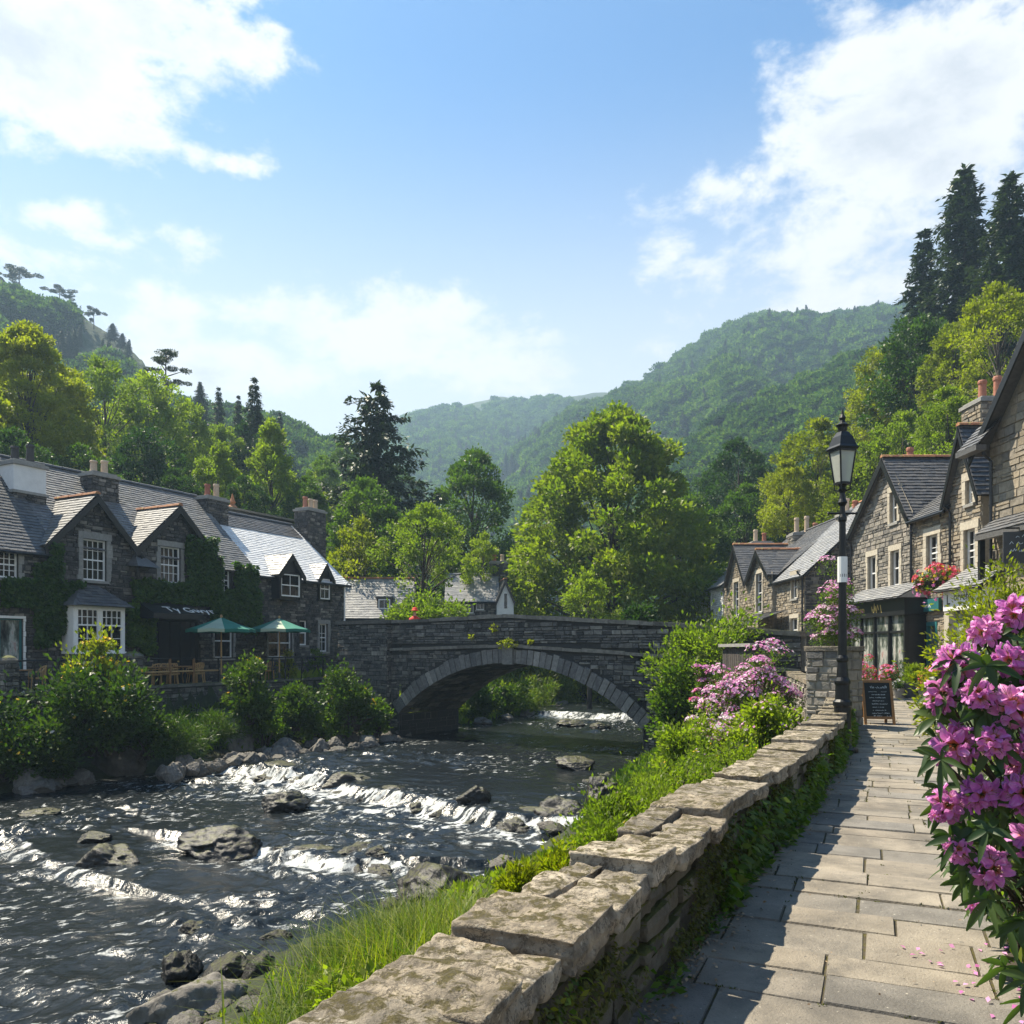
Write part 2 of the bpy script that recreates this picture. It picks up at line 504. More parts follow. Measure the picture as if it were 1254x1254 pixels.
def flower_mat(name, ca, cb, trans=.35):
    m, t, b = new_mat(name)
    c = t.mix(rnd_attr(t), ca, cb)
    t.l.new(c, b.inputs['Base Color']); b.inputs['Roughness'].default_value = .6
    tr = t.new('ShaderNodeBsdfTranslucent'); t.l.new(c, tr.inputs['Color'])
    mx = t.new('ShaderNodeMixShader', _0=trans)
    t.l.new(b.outputs[0], mx.inputs[1]); t.l.new(tr.outputs[0], mx.inputs[2])
    o = [n for n in m.node_tree.nodes if n.type == 'OUTPUT_MATERIAL'][0]
    t.l.new(mx.outputs[0], o.inputs[0])
    return m
petal_pink = flower_mat('petal_pink', (.62, .16, .46), (.80, .42, .68))
petal_pale = flower_mat('petal_pale_pink', (.70, .36, .58), (.85, .72, .80))
petal_red = flower_mat('petal_red', (.60, .04, .06), (.72, .14, .24))
petal_yellow = flower_mat('petal_yellow', (.75, .45, .02), (.80, .62, .05))
petal_white = flower_mat('petal_white', (.75, .72, .72), (.80, .78, .80))

# rhododendron petal: magenta rim, paler middle, orange speckled throat
m, t, b = new_mat('rhododendron_petal'); petal_rhodo = m
v = rnd_attr(t, 'along')
c = t.ramp(v, [(0, (.55, .20, .05)), (.2, (.66, .22, .16)), (.34, (.74, .30, .56)), (.6, (.67, .18, .54)), (.85, (.73, .27, .63)), (1, (.80, .44, .74))])
c = t.mix(1.0, c, t.ramp(rnd_attr(t), [(0, (.72, .62, .80)), (.5, (1, 1, 1)), (1, (1.15, 1.35, 1.12))]), 'MULTIPLY')
c = t.mix(1.0, c, t.ramp(t.new('ShaderNodeObjectInfo').outputs['Random'], [(0, (.85, .75, .92)), (1, (1.1, 1.25, 1.05))]), 'MULTIPLY')
c = t.mix(t.math('MULTIPLY', t.smooth(t.noise(55, 4, .6, t.new('ShaderNodeTexCoord').outputs['Object']), .55, .7), .35), c, (.82, .50, .74))
t.l.new(c, b.inputs['Base Color']); b.inputs['Roughness'].default_value = .5
tr = t.new('ShaderNodeBsdfTranslucent'); t.l.new(c, tr.inputs['Color'])
mx = t.new('ShaderNodeMixShader', _0=.35)
t.l.new(b.outputs[0], mx.inputs[1]); t.l.new(tr.outputs[0], mx.inputs[2])
t.l.new(mx.outputs[0], [n for n in m.node_tree.nodes if n.type == 'OUTPUT_MATERIAL'][0].inputs[0])

# window glass: dark room behind a mirror-like pane
m, t, b = new_mat('window_glass'); glass = m
tcx = t.new('ShaderNodeTexCoord').outputs['Object']
c = t.ramp(t.noise(1.7, 4, .6, tcx), [(.35, (.004, .005, .006)), (.58, (.012, .013, .014)), (.74, (.07, .066, .058))])
t.l.new(c, b.inputs['Base Color']); b.inputs['Roughness'].default_value = .06
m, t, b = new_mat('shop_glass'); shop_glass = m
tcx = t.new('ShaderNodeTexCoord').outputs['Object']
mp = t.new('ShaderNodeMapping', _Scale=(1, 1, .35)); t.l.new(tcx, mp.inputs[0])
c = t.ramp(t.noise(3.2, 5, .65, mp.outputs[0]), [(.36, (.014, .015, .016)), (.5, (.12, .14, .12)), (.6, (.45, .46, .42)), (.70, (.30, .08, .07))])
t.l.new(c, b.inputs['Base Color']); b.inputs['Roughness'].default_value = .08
# frosted lantern glass
m, t, b = new_mat('lantern_glass'); lantern_glass = m
b.inputs['Base Color'].default_value = (.82, .84, .76, 1); b.inputs['Roughness'].default_value = .25
b.inputs['Transmission Weight'].default_value = .55; b.inputs['IOR'].default_value = 1.1
# ------------------------------------------------------------------ terrain
LY = [-25, 5, 15, 23, 26.5, 30, 34.5, 40, 45, 55, 70, 90, 120]
LX = [-20, -17.5, -16.2, -14.4, -13.0, -9.7, -5.6, -2.8, -.6, 3.2, 9, 19, 40]
RY = [-25, 0, 5, 8.7, 11.3, 13.8, 19.5, 24, 28, 30, 34, 40, 55, 70, 90, 120]
RX = [-9, -6.4, -5.0, -3.8, -2.9, -.6, 1.4, 2.4, 3.9, 5.0, 6.5, 8.2, 11.4, 17, 29, 52]
# path side of the stone wall (its base), then the street edge
WY = [-25, 0, 1.6, 3.49, 4.6, 5.5, 6.8, 8.7, 11.9, 14.5, 16.6]
WX = [-8.9, -1.05, -.40, .50, 1.06, 1.47, 2.2, 3.2, 4.78, 6.0, 6.75]
EY = WY + [18.5, 24, 28, 34, 60, 130]
EX = WX + [7.5, 8.4, 9.0, 9.6, 10.5, 30]
WALL_T = .42
FA, FB = Vector((-17.55, 28.0, 0)), Vector((-9.2, 44.0, 0))       # facade line of the inn row
FU = (FB - FA).normalized()
FN = Vector((FU.y, -FU.x, 0))
TA, TB = Vector((-15.9, 25.4, 0)), Vector((-9.2, 40.0, 0))       # terrace edge
TU = (TB - TA).normalized(); TN = Vector((TU.y, -TU.x, 0))
TZ = .15

def terrain_h(x, y):
    x = np.asarray(x, float); y = np.asarray(y, float)
    xl = np.interp(y, LY, LX); xr = np.interp(y, RY, RX); xe = np.interp(y, EY, EX)
    bed = -3.1
    # right bank: rises from the water to the foot of the wall
    tr = np.clip((x - xr) / np.maximum(xe - WALL_T - xr, .3), -.5, 1.2)
    right = np.where(tr < 0, bed + (tr + .5) / .5 * .6, -2.5 + 2.1 * np.clip(tr, 0, 1) ** .85)
    right = np.where(x > xe - WALL_T, -.03, right)
    right = right + np.maximum(0, x - 25) * .62 * sstep(y, 5, 45)
    right = right + np.maximum(0, x - 16) * .12 * sstep(y, 62, 75)
    # left bank
    ed = (x - TA.x) * TN.x + (y - TA.y) * TN.y               # >0 riverward of terrace edge
    a = xl - x
    slope = -2.55 + np.clip(a, 0, 6) * .38
    left = np.where(ed > .05, np.minimum(slope, -.75 - 0 * x), TZ - .02)
    left = np.where(a < 0, bed + np.clip(1 + a, 0, 1) * .55, left)
    s = (x - FA.x) * (-FN.x) + (y - FA.y) * (-FN.y)           # behind the facades
    fac = sstep(-x, 4, 26)
    left = left + np.maximum(0, s - 9.5) * .36 * fac + np.maximum(0, y - 62) * .03
    h = np.where(x < (xl + xr) / 2, left, right)
    # valley floor behind the bridge
    far = sstep(y, 44, 62)
    mid = np.clip(h, -3, None)
    h = mid + far * .8 * ((x < xl) | (x > xr))
    h = h + (fbm(x * .35, y * .35, 3) - .5) * .35 * ((x < xl) | (x < xe - .5)) * (ed > 0) 
    return h

def gridmesh(name, xs, ys, zf, mats, **kw):
    X, Y = np.meshgrid(xs, ys)
    Z = zf(X, Y)
    V = np.stack([X, Y, Z], -1).reshape(-1, 3)
    nx, ny = len(xs), len(ys)
    i = np.arange((ny - 1) * (nx - 1)); r = i // (nx - 1); c = i % (nx - 1)
    a = r * nx + c
    Fq = np.stack([a, a + 1, a + nx + 1, a + nx], -1)
    return np_obj(name, V, Fq, np.full(len(Fq), .5), mats, **kw)

m, t, b = new_mat('ground_cover'); ground_mat = m
tcx = t.new('ShaderNodeTexCoord').outputs['Object']
c = t.ramp(t.noise(1.1, 8, .65, tcx), [(.3, (.016, .014, .009)), (.5, (.026, .036, .010)), (.7, (.05, .065, .016))])
c = t.mix(t.noise(14, 5, .6, tcx), t.mix(1.0, c, (.5, .5, .5), 'MULTIPLY'), t.mix(1.0, c, (1.5, 1.5, 1.4), 'MULTIPLY'))
t.l.new(c, b.inputs['Base Color']); b.inputs['Roughness'].default_value = .95
bp = t.new('ShaderNodeBump', _Strength=.9, _Distance=.08); t.l.new(t.noise(9, 6, .65, tcx), bp.inputs['Height']); t.l.new(bp.outputs[0], b.inputs['Normal'])

xs = np.concatenate([np.arange(-700, -60, 20), np.arange(-60, -22, 1.0), np.arange(-22, 18, .25), np.arange(18, 70, 1.0), np.arange(70, 720, 20)])
ys = np.concatenate([np.arange(-40, 0, 4), np.arange(0, 48, .25), np.arange(48, 120, 1.5), np.arange(120, 1300, 25)])
def ground_z(X, Y):
    Xc = np.clip(X, -75, 75); Yc = np.clip(Y, -25, 118)
    return np.minimum(terrain_h(Xc, Yc), 30) 
gridmesh('ground', xs, ys, ground_z, ground_mat, kind='structure')

# ------------------------------------------------------------------ river
W1 = [(-10.6, 28.1), (-8.6, 26.6), (-6.1, 24.6), (-3.6, 22.1), (-1.4, 20.2), (-.4, 19.0), (.9, 18.6), (3, 18.4)]
W2 = [(-6.6, 17.3), (-5.2, 16.6), (-3.5, 15.4), (-2.2, 15.5)]
W3 = [(-13, 17.6), (-10.2, 16.8), (-8.6, 15.2), (-7.6, 14.6)]
W4 = [(2.2, 47), (5.0, 45), (8.2, 43)]
def poly_sd(x, y, pl):
    """distance to polyline and signed side (positive = upstream, larger y)"""
    best = np.full(x.shape, 1e9); side = np.zeros(x.shape)
    for (ax, ay), (bx, by) in zip(pl[:-1], pl[1:]):
        dx, dy = bx - ax, by - ay
        tt = np.clip(((x - ax) * dx + (y - ay) * dy) / (dx * dx + dy * dy), 0, 1)
        px, py = ax + tt * dx, ay + tt * dy
        d = np.hypot(x - px, y - py)
        sg = np.sign(dx * (y - ay) - dy * (x - ax))
        side = np.where(d < best, sg, side); best = np.minimum(best, d)
    return best, side

ys_r = np.concatenate([np.arange(-6, 6, .3), np.arange(6, 30, .065), np.arange(30, 48, .14), np.arange(48, 100, .6)])
ts = np.linspace(0, 1, 290)
T, Yr = np.meshgrid(ts, ys_r)
XL = np.interp(Yr, LY, LX) - 1.2; XR = np.interp(Yr, RY, RX) + .8
Xr = XL + (XR - XL) * T
d1, s1 = poly_sd(Xr, Yr, W1); d2, s2 = poly_sd(Xr, Yr, W2); d3, s3 = poly_sd(Xr, Yr, W3); d4, s4 = poly_sd(Xr, Yr, W4)
sd1 = d1 * s1; sd2 = d2 * s2; sd3 = d3 * s3; sd4 = d4 * s4
# flow-aligned coordinates for streaks
fu = Xr * .80 - Yr * .60; fv = Xr * .60 + Yr * .80
wob = fbm(Xr * .5, Yr * .5, 31) * 2.2
j1 = (fbm(fu * 2.6, fv * .7, 7, 3) - .5)
lvl = -2.55 + .30 * sstep(sd1 + j1 * .5, -.35, .25)
lvl = lvl + .16 * sstep(sd2 + j1 * .4, -.3, .2) * np.exp(-np.clip(d2 - 1.2, 0, 9) * .9) + .14 * sstep(sd3 + j1 * .4, -.3, .2) * np.exp(-np.clip(d3 - 1.2, 0, 9) * .9)
lvl = lvl + .25 * sstep(sd4, -.5, .3)
rip = (fbm(fu * 1.1 + wob, fv * 1.9, 1, 4) - .5) * .17 + (fbm(fu * 3.6 + wob, fv * 5.0, 5, 3) - .5) * .085
rip += (1 - np.abs(2 * fbm(fu * .9 + 2 * wob, fv * 1.5 + wob, 55, 3) - 1)) ** 3 * .06
calm = (.3 + .7 * sstep(Xr - np.interp(Yr, LY, LX), .5, 4)) * (.35 + 1.1 * sstep(fbm(Xr * .28 + 7, Yr * .2, 61, 3), .36, .66))
rough = np.exp(-np.clip(-sd1, 0, 9) / 1.3) * (sd1 < .3) + np.exp(-np.clip(-sd2, 0, 9) / .8) * (sd2 < .3) + np.exp(-d3 / .7)
Zr = lvl + rip * calm * (1 + .8 * rough)
st = fbm(fu * 2.2 + wob * 1.3, fv * 1.1, 11, 5, gain=.6)
fine = fbm(fu * 9 + wob * 4, fv * 6, 13, 4, gain=.65)
rid = 1 - np.abs(2 * fbm(fu * 1.6 + wob * 1.5, fv * 1.4 + wob, 77, 5, gain=.6) - 1)          # thin strings
rid2a = 1 - np.abs(2 * fbm(fu * 2.4 + wob * 1.8, fv * 1.7 + wob, 83, 4, gain=.6) - 1)
along1 = sstep(fbm(fu * .55 + 3, fv * .4, 21, 3), .34, .56)
foam = along1 * np.exp(-np.clip(-sd1 - .15, 0, 50) / 1.15) * (sd1 < .12) * (.10 + 1.25 * st) * (.45 + .75 * sstep(rid2a, .55, .95))
foam = np.maximum(foam, .9 * np.exp(-np.clip(-sd1 - .3, 0, 50) / 3.2) * (sd1 < .1) * sstep(rid, .80, .97) )
foam = np.maximum(foam, np.exp(-np.clip(-sd2 - .1, 0, 50) / .9) * (sd2 < .12) * np.exp(-np.clip(d2 - .9, 0, 9)) * (.1 + 1.1 * st) * (.45 + .75 * sstep(rid2a, .55, .95)))
foam = np.maximum(foam, .72 * np.exp(-np.clip(-sd3 - .1, 0, 50) / .7) * (sd3 < .15) * np.exp(-np.clip(d3 - .8, 0, 9)) * (.1 + 1.1 * st) * (.45 + .75 * sstep(rid2a, .55, .95)))
foam = np.maximum(foam, .85 * np.exp(-np.clip(-sd4, 0, 50) / 2.5) * (sd4 < .4) * (.2 + 1.1 * st))
rid2 = 1 - np.abs(2 * fbm(fu * 3.1 + wob * 2.2, fv * 2.0 + wob, 79, 4, gain=.6) - 1)
strands = np.maximum(sstep(rid, .90, .99), .9 * sstep(rid2, .91, .99)) * sstep(fbm(Xr * .35, Yr * .35, 91, 3), .38, .58) * .5
foam = np.maximum(foam, strands)
spark = sstep(fine, .66, .78) * sstep(fbm(Xr * .6, Yr * .6, 97, 3), .46, .66) * .42
foam = np.maximum(foam, spark)
fall = np.exp(-((sd1 + .02) / .22) ** 2) * sstep(fbm(fu * 7, fv * .8, 41, 3), .46, .62) * .75
foam = np.clip(np.maximum(foam, fall) * (.55 + .6 * sstep(fine, .34, .62)), 0, .72)
m, t, b = new_mat('river_water'); water_mat = m
tcx = t.new('ShaderNodeTexCoord').outputs['Object']
mp = t.new('ShaderNodeMapping', _Scale=(1.0, .7, 1)); mp.inputs['Rotation'].default_value = (0, 0, R(35)); t.l.new(tcx, mp.inputs[0])
fo = rnd_attr(t, 'foam')
fn = t.noise(16, 8, .7, mp.outputs[0], .8)
fo2 = t.math('ADD', fo, t.math('MULTIPLY', t.math('SUBTRACT', fn, .5), 1.1))
ff = t.math('MULTIPLY', t.smooth(fo2, .28, .80), t.smooth(fo, .04, .25))
c = t.mix(ff, (.010, .013, .015), (.56, .58, .57))
t.l.new(c, b.inputs['Base Color'])
t.l.new(t.math('ADD', t.math('MULTIPLY', ff, .6), .17), b.inputs['Roughness']); b.inputs['IOR'].default_value = 1.33
h = t.math('ADD', t.math('MULTIPLY', t.noise(3.2, 6, .6, mp.outputs[0], .6), .6), t.math('MULTIPLY', t.noise(11, 5, .6, mp.outputs[0], .5), .30))
bp = t.new('ShaderNodeBump', _Strength=.42, _Distance=.13); t.l.new(h, bp.inputs['Height']); t.l.new(bp.outputs[0], b.inputs['Normal'])
V = np.stack([Xr, Yr, Zr], -1).reshape(-1, 3)
nx, ny = len(ts), len(ys_r)
i = np.arange((ny - 1) * (nx - 1)); r = i // (nx - 1); c0 = i % (nx - 1); a = r * nx + c0
Fq = np.stack([a, a + 1, a + nx + 1, a + nx], -1)
np_obj('river_water', V, Fq, None, water_mat, smooth=True, attrs={'foam': foam.ravel()}, kind='structure')

# ------------------------------------------------------------------ far hills
m, t, b = new_mat('hill_cover'); hill_mat = m
tcx = t.new('ShaderNodeTexCoord').outputs['Object']
g = t.new('ShaderNodeNewGeometry'); sp = t.new('ShaderNodeSeparateXYZ'); t.l.new(g.outputs['Normal'], sp.inputs[0])
n = t.noise(.02, 8, .65, tcx)
c = t.ramp(n, [(.35, (.016, .036, .012)), (.5, (.032, .058, .016)), (.65, (.052, .075, .022))])
rock = t.smooth(t.math('SUBTRACT', t.noise(.045, 7, .7, tcx), t.math('MULTIPLY', sp.outputs['Z'], .12)), .49, .58)
c = t.mix(t.math('MULTIPLY', rock, .6), c, (.11, .105, .10))
t.l.new(c, b.inputs['Base Color']); b.inputs['Roughness'].default_value = .95
bp = t.new('ShaderNodeBump', _Strength=1.0, _Distance=4.); t.l.new(t.noise(.08, 8, .7, tcx), bp.inputs['Height']); t.l.new(bp.outputs[0], b.inputs['Normal'])

HILLS = {}
def hill(crest, D, D0, px_step=3, rows=70, seed=1, rough=.06, back=1.25, base_z=-4, ravine=.12, shape=1.0):
    px = np.array([c[0] for c in crest], float); py = np.array([c[1] for c in crest], float)
    cols = np.arange(px[0], px[-1] + px_step, px_step)
    cy = np.interp(cols, px, py)
    k = (cols - CX) / F
    zc = EYE + (HY - cy) / F * D
    zc = zc * (1 + (fbm(cols / 22., cols * 0, seed, 5) - .5) * rough)
    tt = np.concatenate([np.linspace(0, 1, rows), np.linspace(1.02, back, 10)])
    Tm, K = np.meshgrid(tt, k, indexing='ij')
    Zc = np.tile(zc, (len(tt), 1))
    Yd = D0 + (D - D0) * Tm
    X = K * Yd
    prof = np.where(Tm <= 1, np.clip(Tm, 0, 1) ** shape, 1 - (Tm - 1) * 2.2)
    amp = np.sin(np.pi * np.clip(Tm, 0, 1)) ** .7
    rv = fbm(X / (D * .085), Yd / (D * .20), seed + 5, 4) - .5
    fine = fbm(X / (D * .02), Yd / (D * .03), seed + 9, 4) - .5
    Z = base_z + (Zc - base_z) * np.clip(prof + amp * (rv * ravine * 2 + fine * ravine * .35), -.2, 1.04)
    V = np.stack([X, Yd, Z], -1)
    nr, nc = V.shape[:2]
    i = np.arange((nr - 1) * (nc - 1)); r = i // (nc - 1); c0 = i % (nc - 1); a = r * nc + c0
    Fq = np.stack([a, a + 1, a + nc + 1, a + nc], -1)
    np_obj('hills', V.reshape(-1, 3), Fq, None, hill_mat, smooth=True, kind='structure')
    return V[:rows], zc

H_FAR = hill([(380, 560), (430, 540), (490, 520), (520, 505), (560, 497), (610, 486), (650, 489), (690, 487), (740, 480), (790, 478), (900, 470), (1000, 470)], 820, 380, seed=3, ravine=.07, shape=.85, rough=.015)
H_RIGHT = hill([(560, 640), (640, 560), (700, 505), (740, 483), (780, 468), (830, 442), (870, 420), (900, 409), (950, 401), (1000, 395), (1060, 393), (1100, 392), (1160, 384), (1254, 380), (1500, 370)], 560, 230, seed=8, ravine=.14, shape=.8, rough=.025)
H_NEAR = hill([(740, 640), (800, 590), (850, 558), (900, 530), (950, 505), (1000, 480), (1040, 462), (1100, 440), (1254, 400), (1500, 380)], 250, 130, seed=14, ravine=.08, rows=40)
H_LEFT = hill([(-420, 180), (-200, 260), (-60, 325), (0, 343), (30, 356), (62, 371), (100, 388), (125, 405), (150, 420), (175, 440), (190, 470), (215, 485), (240, 492), (275, 505), (310, 515), (345, 528), (380, 540), (420, 552), (470, 575), (520, 610)], 235, 105, seed=21, ravine=.10, rows=50, rough=.03)

# air over the valley
bm_ = MB()
bm_.obox((-1500, -40, -5.2), (3000, 0, 0), (0, 1400, 0), (0, 0, 256))
hz = bpy.data.materials.new('haze_air'); hz.use_nodes = True; hz.node_tree.nodes.clear()
t = NT(hz.node_tree)
pv = t.new('ShaderNodeVolumePrincipled', _Density=.00055, _Color=(.52, .75, 1.0, 1), _Anisotropy=.25)
mo = t.new('ShaderNodeOutputMaterial'); t.l.new(pv.outputs[0], mo.inputs['Volume'])
bm_.build('haze', hz, kind='stuff')

# ------------------------------------------------------------------ paved path
rs = random.Random(5)
fl = MB()
ang = R(-24); ca, sa = math.cos(ang), math.sin(ang)
v = -3.0
bev = .006
while v < 66:
    dv = rs.uniform(.26, .48) * (1 if v < 30 else 1.5)
    u = -32 + rs.uniform(0, .8)
    while u < 16:
        du = rs.uniform(.45, 1.05)
        cx_, cy_ = u + du / 2, v + dv / 2
        x, y = cx_ * ca - cy_ * sa, cx_ * sa + cy_ * ca
        ex = float(np.interp(y, EY, EX))
        rlim = ex + (3.6 if y < 16 else 9) if y < 18 else 14.7
        if ex - .45 < x < rlim and y > -1:
            g = .004
            q = [(u + g, v + g), (u + du - g, v + g), (u + du - g, v + dv - g), (u + g, v + dv - g)]
            z0 = rs.uniform(-.007, .008); tl = [rs.uniform(-.003, .003) for _ in range(4)]
            jit = [(rs.uniform(-.003, .003), rs.uniform(-.003, .003)) for _ in range(4)]
            q = [(a + j[0], b_ + j[1]) for (a, b_), j in zip(q, jit)]
            cxm = sum(a for a, _ in q) / 4; cym = sum(b_ for _, b_ in q) / 4
            def tw(a, b_, z): return (a * ca - b_ * sa, a * sa + b_ * ca, z)
            top = [tw(a + (bev if a < cxm else -bev), b_ + (bev if b_ < cym else -bev), z0 + tl[i]) for i, (a, b_) in enumerate(q)]
            bot = [tw(a, b_, z0 - .015) for a, b_ in q]
            vs = top + bot
            fl.add(vs, [(0, 1, 2, 3), (4, 5, 1, 0), (5, 6, 2, 1), (6, 7, 3, 2), (7, 4, 0, 3)], 0, rs.random())
        u += du
    v += dv
j = MB()
ysj = list(np.arange(-2, 62, 1.0))
for y0, y1 in zip(ysj[:-1], ysj[1:]):
    def lim(y): return float(np.interp(y, EY, EX)) - .25, (float(np.interp(y, EY, EX)) + 4.2 if y < 16 else 15.2)
    a0, b0 = lim(y0); a1, b1 = lim(y1)
    j.add([(a0, y0, -.012), (b0, y0, -.012), (b1, y1, -.012), (a1, y1, -.012)], [(0, 1, 2, 3)], 1, .5)
fl.v_off = len(fl.v)
fl.add(j.v, j.f, 1, .5)
fl.build('path', [slab_mat, joint_mat], kind='structure')
# ------------------------------------------------------------------ vegetation generators
def leaf_quads(Pb, D, L, Wd, rng, fold=.18, up=None):
    n = len(Pb)
    D = nrm(D)
    r = rng.normal(size=(n, 3)) if up is None else np.asarray(up) + rng.normal(size=(n, 3)) * .35
    S = nrm(np.cross(D, r)); Nn = np.cross(S, D)
    L = np.broadcast_to(np.asarray(L, float), (n,))[:, None]; Wd = np.broadcast_to(np.asarray(Wd, float), (n,))[:, None]
    V = np.stack([Pb, Pb + D * L * .48 + S * Wd * .5 + Nn * Wd * fold, Pb + D * L, Pb + D * L * .48 - S * Wd * .5 + Nn * Wd * fold], 1)
    return V.reshape(-1, 3), np.arange(4 * n).reshape(n, 4)

def sph(rng, n):
    return nrm(rng.normal(size=(n, 3)))

def clump_leaves(C, rc, n, L, W, rng, flat=.7, outc=None, droop=.25, shade=None):
    """leaves filling the clumps C (k,3) of radius rc (k,)"""
    k = len(C)
    idx = np.repeat(np.arange(k), n)
    q = sph(rng, len(idx))
    rr = (.35 + .65 * rng.random(len(idx)) ** .5)
    p = C[idx] + q * (rc[idx] * rr)[:, None] * np.array([1, 1, flat])
    out = q.copy()
    if outc is not None:
        o2 = nrm(p - outc); out = out * .6 + o2 * .7
    D = out + rng.normal(size=out.shape) * .45 + np.array([0, 0, -droop])
    Ls = L * rng.uniform(.38, 1.0, len(idx)) ** 1.0 * np.where(rng.random(len(idx)) < .25, 1.5, 1.1); Ws = Ls * W / L * rng.uniform(.75, 1.2, len(idx))
    V, Fq = leaf_quads(p, D, Ls, Ws, rng)
    cr = rng.random(k)
    rnd = np.clip(cr[idx] * .55 + rng.random(len(idx)) * .5, 0, 1)
    return V, Fq, rnd

def broadleaf(seed, h, w, nclump=90, nleaf=160, leaf=.36, base=.16, lean=0, top_flat=.62, clump=(.075, .14), open_=.35, limbs=26, lobes=1.):
    rng = np.random.default_rng(seed)
    zb = base * h
    t_ = rng.beta(1.15, 1.05, nclump)
    az = rng.random(nclump) * 2 * np.pi
    lob = 1 + lobes * (.20 * np.sin(az * 2 + seed) + .14 * np.sin(az * 3 + seed * 2.1 + t_ * 5))
    rt = np.sin(np.pi * np.clip(t_ * .93 + .07, 0, 1) ** top_flat) ** .62 * w / 2
    rad = rt * lob * (open_ + (1 - open_) * rng.random(nclump) ** .45)
    C = np.stack([np.cos(az) * rad, np.sin(az) * rad, zb + t_ * (h - zb) * .94], -1)
    rc = w * rng.uniform(*clump, nclump) * (1 - .35 * t_)
    V, Fq, rnd = clump_leaves(C, rc, nleaf, leaf, leaf * .62, rng, outc=np.array([0, 0, h * .4]))
    # stray sprigs that break the outline
    ns = nclump * 10
    pick = rng.integers(0, nclump, ns); q = sph(rng, ns); q[:, 2] = np.abs(q[:, 2]) * .8
    pp = C[pick] + q * (rc[pick] * rng.uniform(1.0, 1.45, ns))[:, None]
    V2, F2 = leaf_quads(pp, q + rng.normal(size=q.shape) * .4, leaf * .9, leaf * .5, rng)
    V = np.concatenate([V, V2]); Fq = np.concatenate([Fq, F2 + len(Fq) * 4]); rnd = np.concatenate([rnd, rng.random(ns)])
    mb = MB()
    wob = [Vector((rng.normal() * w * .012, rng.normal() * w * .012, 0)) for _ in range(6)]
    pts = [Vector((0, 0, -.4))] + [Vector((0, 0, h * f)) + wob[i] for i, f in enumerate((.06, .2, .38, .56, .78))]
    r0 = .022 * h
    mb.tube(pts, [r0 * 1.5, r0 * 1.1, r0 * .85, r0 * .6, r0 * .38, r0 * .12], 10)
    order = rng.permutation(nclump)[:limbs]
    for i in order:
        e = Vector(C[i]); z0 = max(base * h * .75, min(.62 * h, e.z * .55))
        s = Vector((0, 0, z0)); mid = s.lerp(e, .5) + Vector((rng.normal() * .03 * w, rng.normal() * .03 * w, .03 * h))
        rr = r0 * .42 * (1 - z0 / h)
        mb.tube([s, s.lerp(mid, .5) + Vector((0, 0, .01 * h)), mid, e], [rr, rr * .8, rr * .55, rr * .15], 6, cap=False)
    return V, Fq, rnd, mb

def conifer(seed, h, w, tiers=26, per=9, leaf=.5, base=.08, droop=.28, taper=.85, irregular=.25, sprays=20, gap=0.):
    rng = np.random.default_rng(seed)
    Ps, Ds, Ls, rn = [], [], [], []
    mb = MB(); r0 = .016 * h
    mb.tube([(0, 0, -.4), (0, 0, h * .4), (0, 0, h * .98)], [r0 * 1.3, r0 * .75, r0 * .08], 8)
    for i in range(tiers):
        t_ = i / (tiers - 1); z = h * (base + (1 - base) * t_ * .985)
        rt = w / 2 * (1 - t_) ** taper + .018 * h * (t_ < .97) * .6
        nb = max(4, int(per * (1 - .45 * t_)))
        for k in range(nb):
            if rng.random() < gap: continue
            a = 2 * np.pi * (k + rng.random() * .8) / nb + i * 1.3
            r = rt * (1 + irregular * rng.normal()); r = max(r, .15 * rt)
            ns = max(6, int(sprays * (r / (w / 2)) ** .7) + 4)
            s = np.sort(rng.random(ns)) ** .8
            dirv = np.array([np.cos(a), np.sin(a), 0]); side = np.array([-np.sin(a), np.cos(a), 0])
            zd = -droop * r * s ** 1.2 + .10 * r * s ** 3
            p = dirv * (r * s)[:, None] + np.array([0, 0, 1]) * (z + zd)[:, None]
            sg = rng.choice([-1, 1], ns)[:, None]
            D = dirv * .75 + side * sg * rng.uniform(.3, 1.0, (ns, 1)) + np.array([0, 0, 1]) * rng.uniform(-.5, .1, (ns, 1))
            wid = leaf * (.55 + .6 * (1 - s)) 
            for rep in range(3):
                Ps.append(p + rng.normal(size=p.shape) * leaf * .18); Ds.append(D + rng.normal(size=D.shape) * .35); Ls.append(wid * rng.uniform(.8, 1.3, ns)); rn.append(np.clip(rng.random() * .5 + rng.random(ns) * .5, 0, 1))
            if r > .12 * w:
                mb.tube([(0, 0, z), tuple(dirv * r * .5 + np.array([0, 0, z - droop * r * .4])), tuple(dirv * r * .95 + np.array([0, 0, z - droop * r * .9]))], [r0 * .3 * (1 - t_) + .01, r0 * .2 * (1 - t_) + .008, .008], 4, cap=False)
    Pb = np.concatenate(Ps); D = np.concatenate(Ds); L = np.concatenate(Ls); rnd = np.concatenate(rn)
    V, Fq = leaf_quads(Pb, D, L, L * .38, rng, up=np.array([0, 0, 1.]))
    return V, Fq, rnd, mb

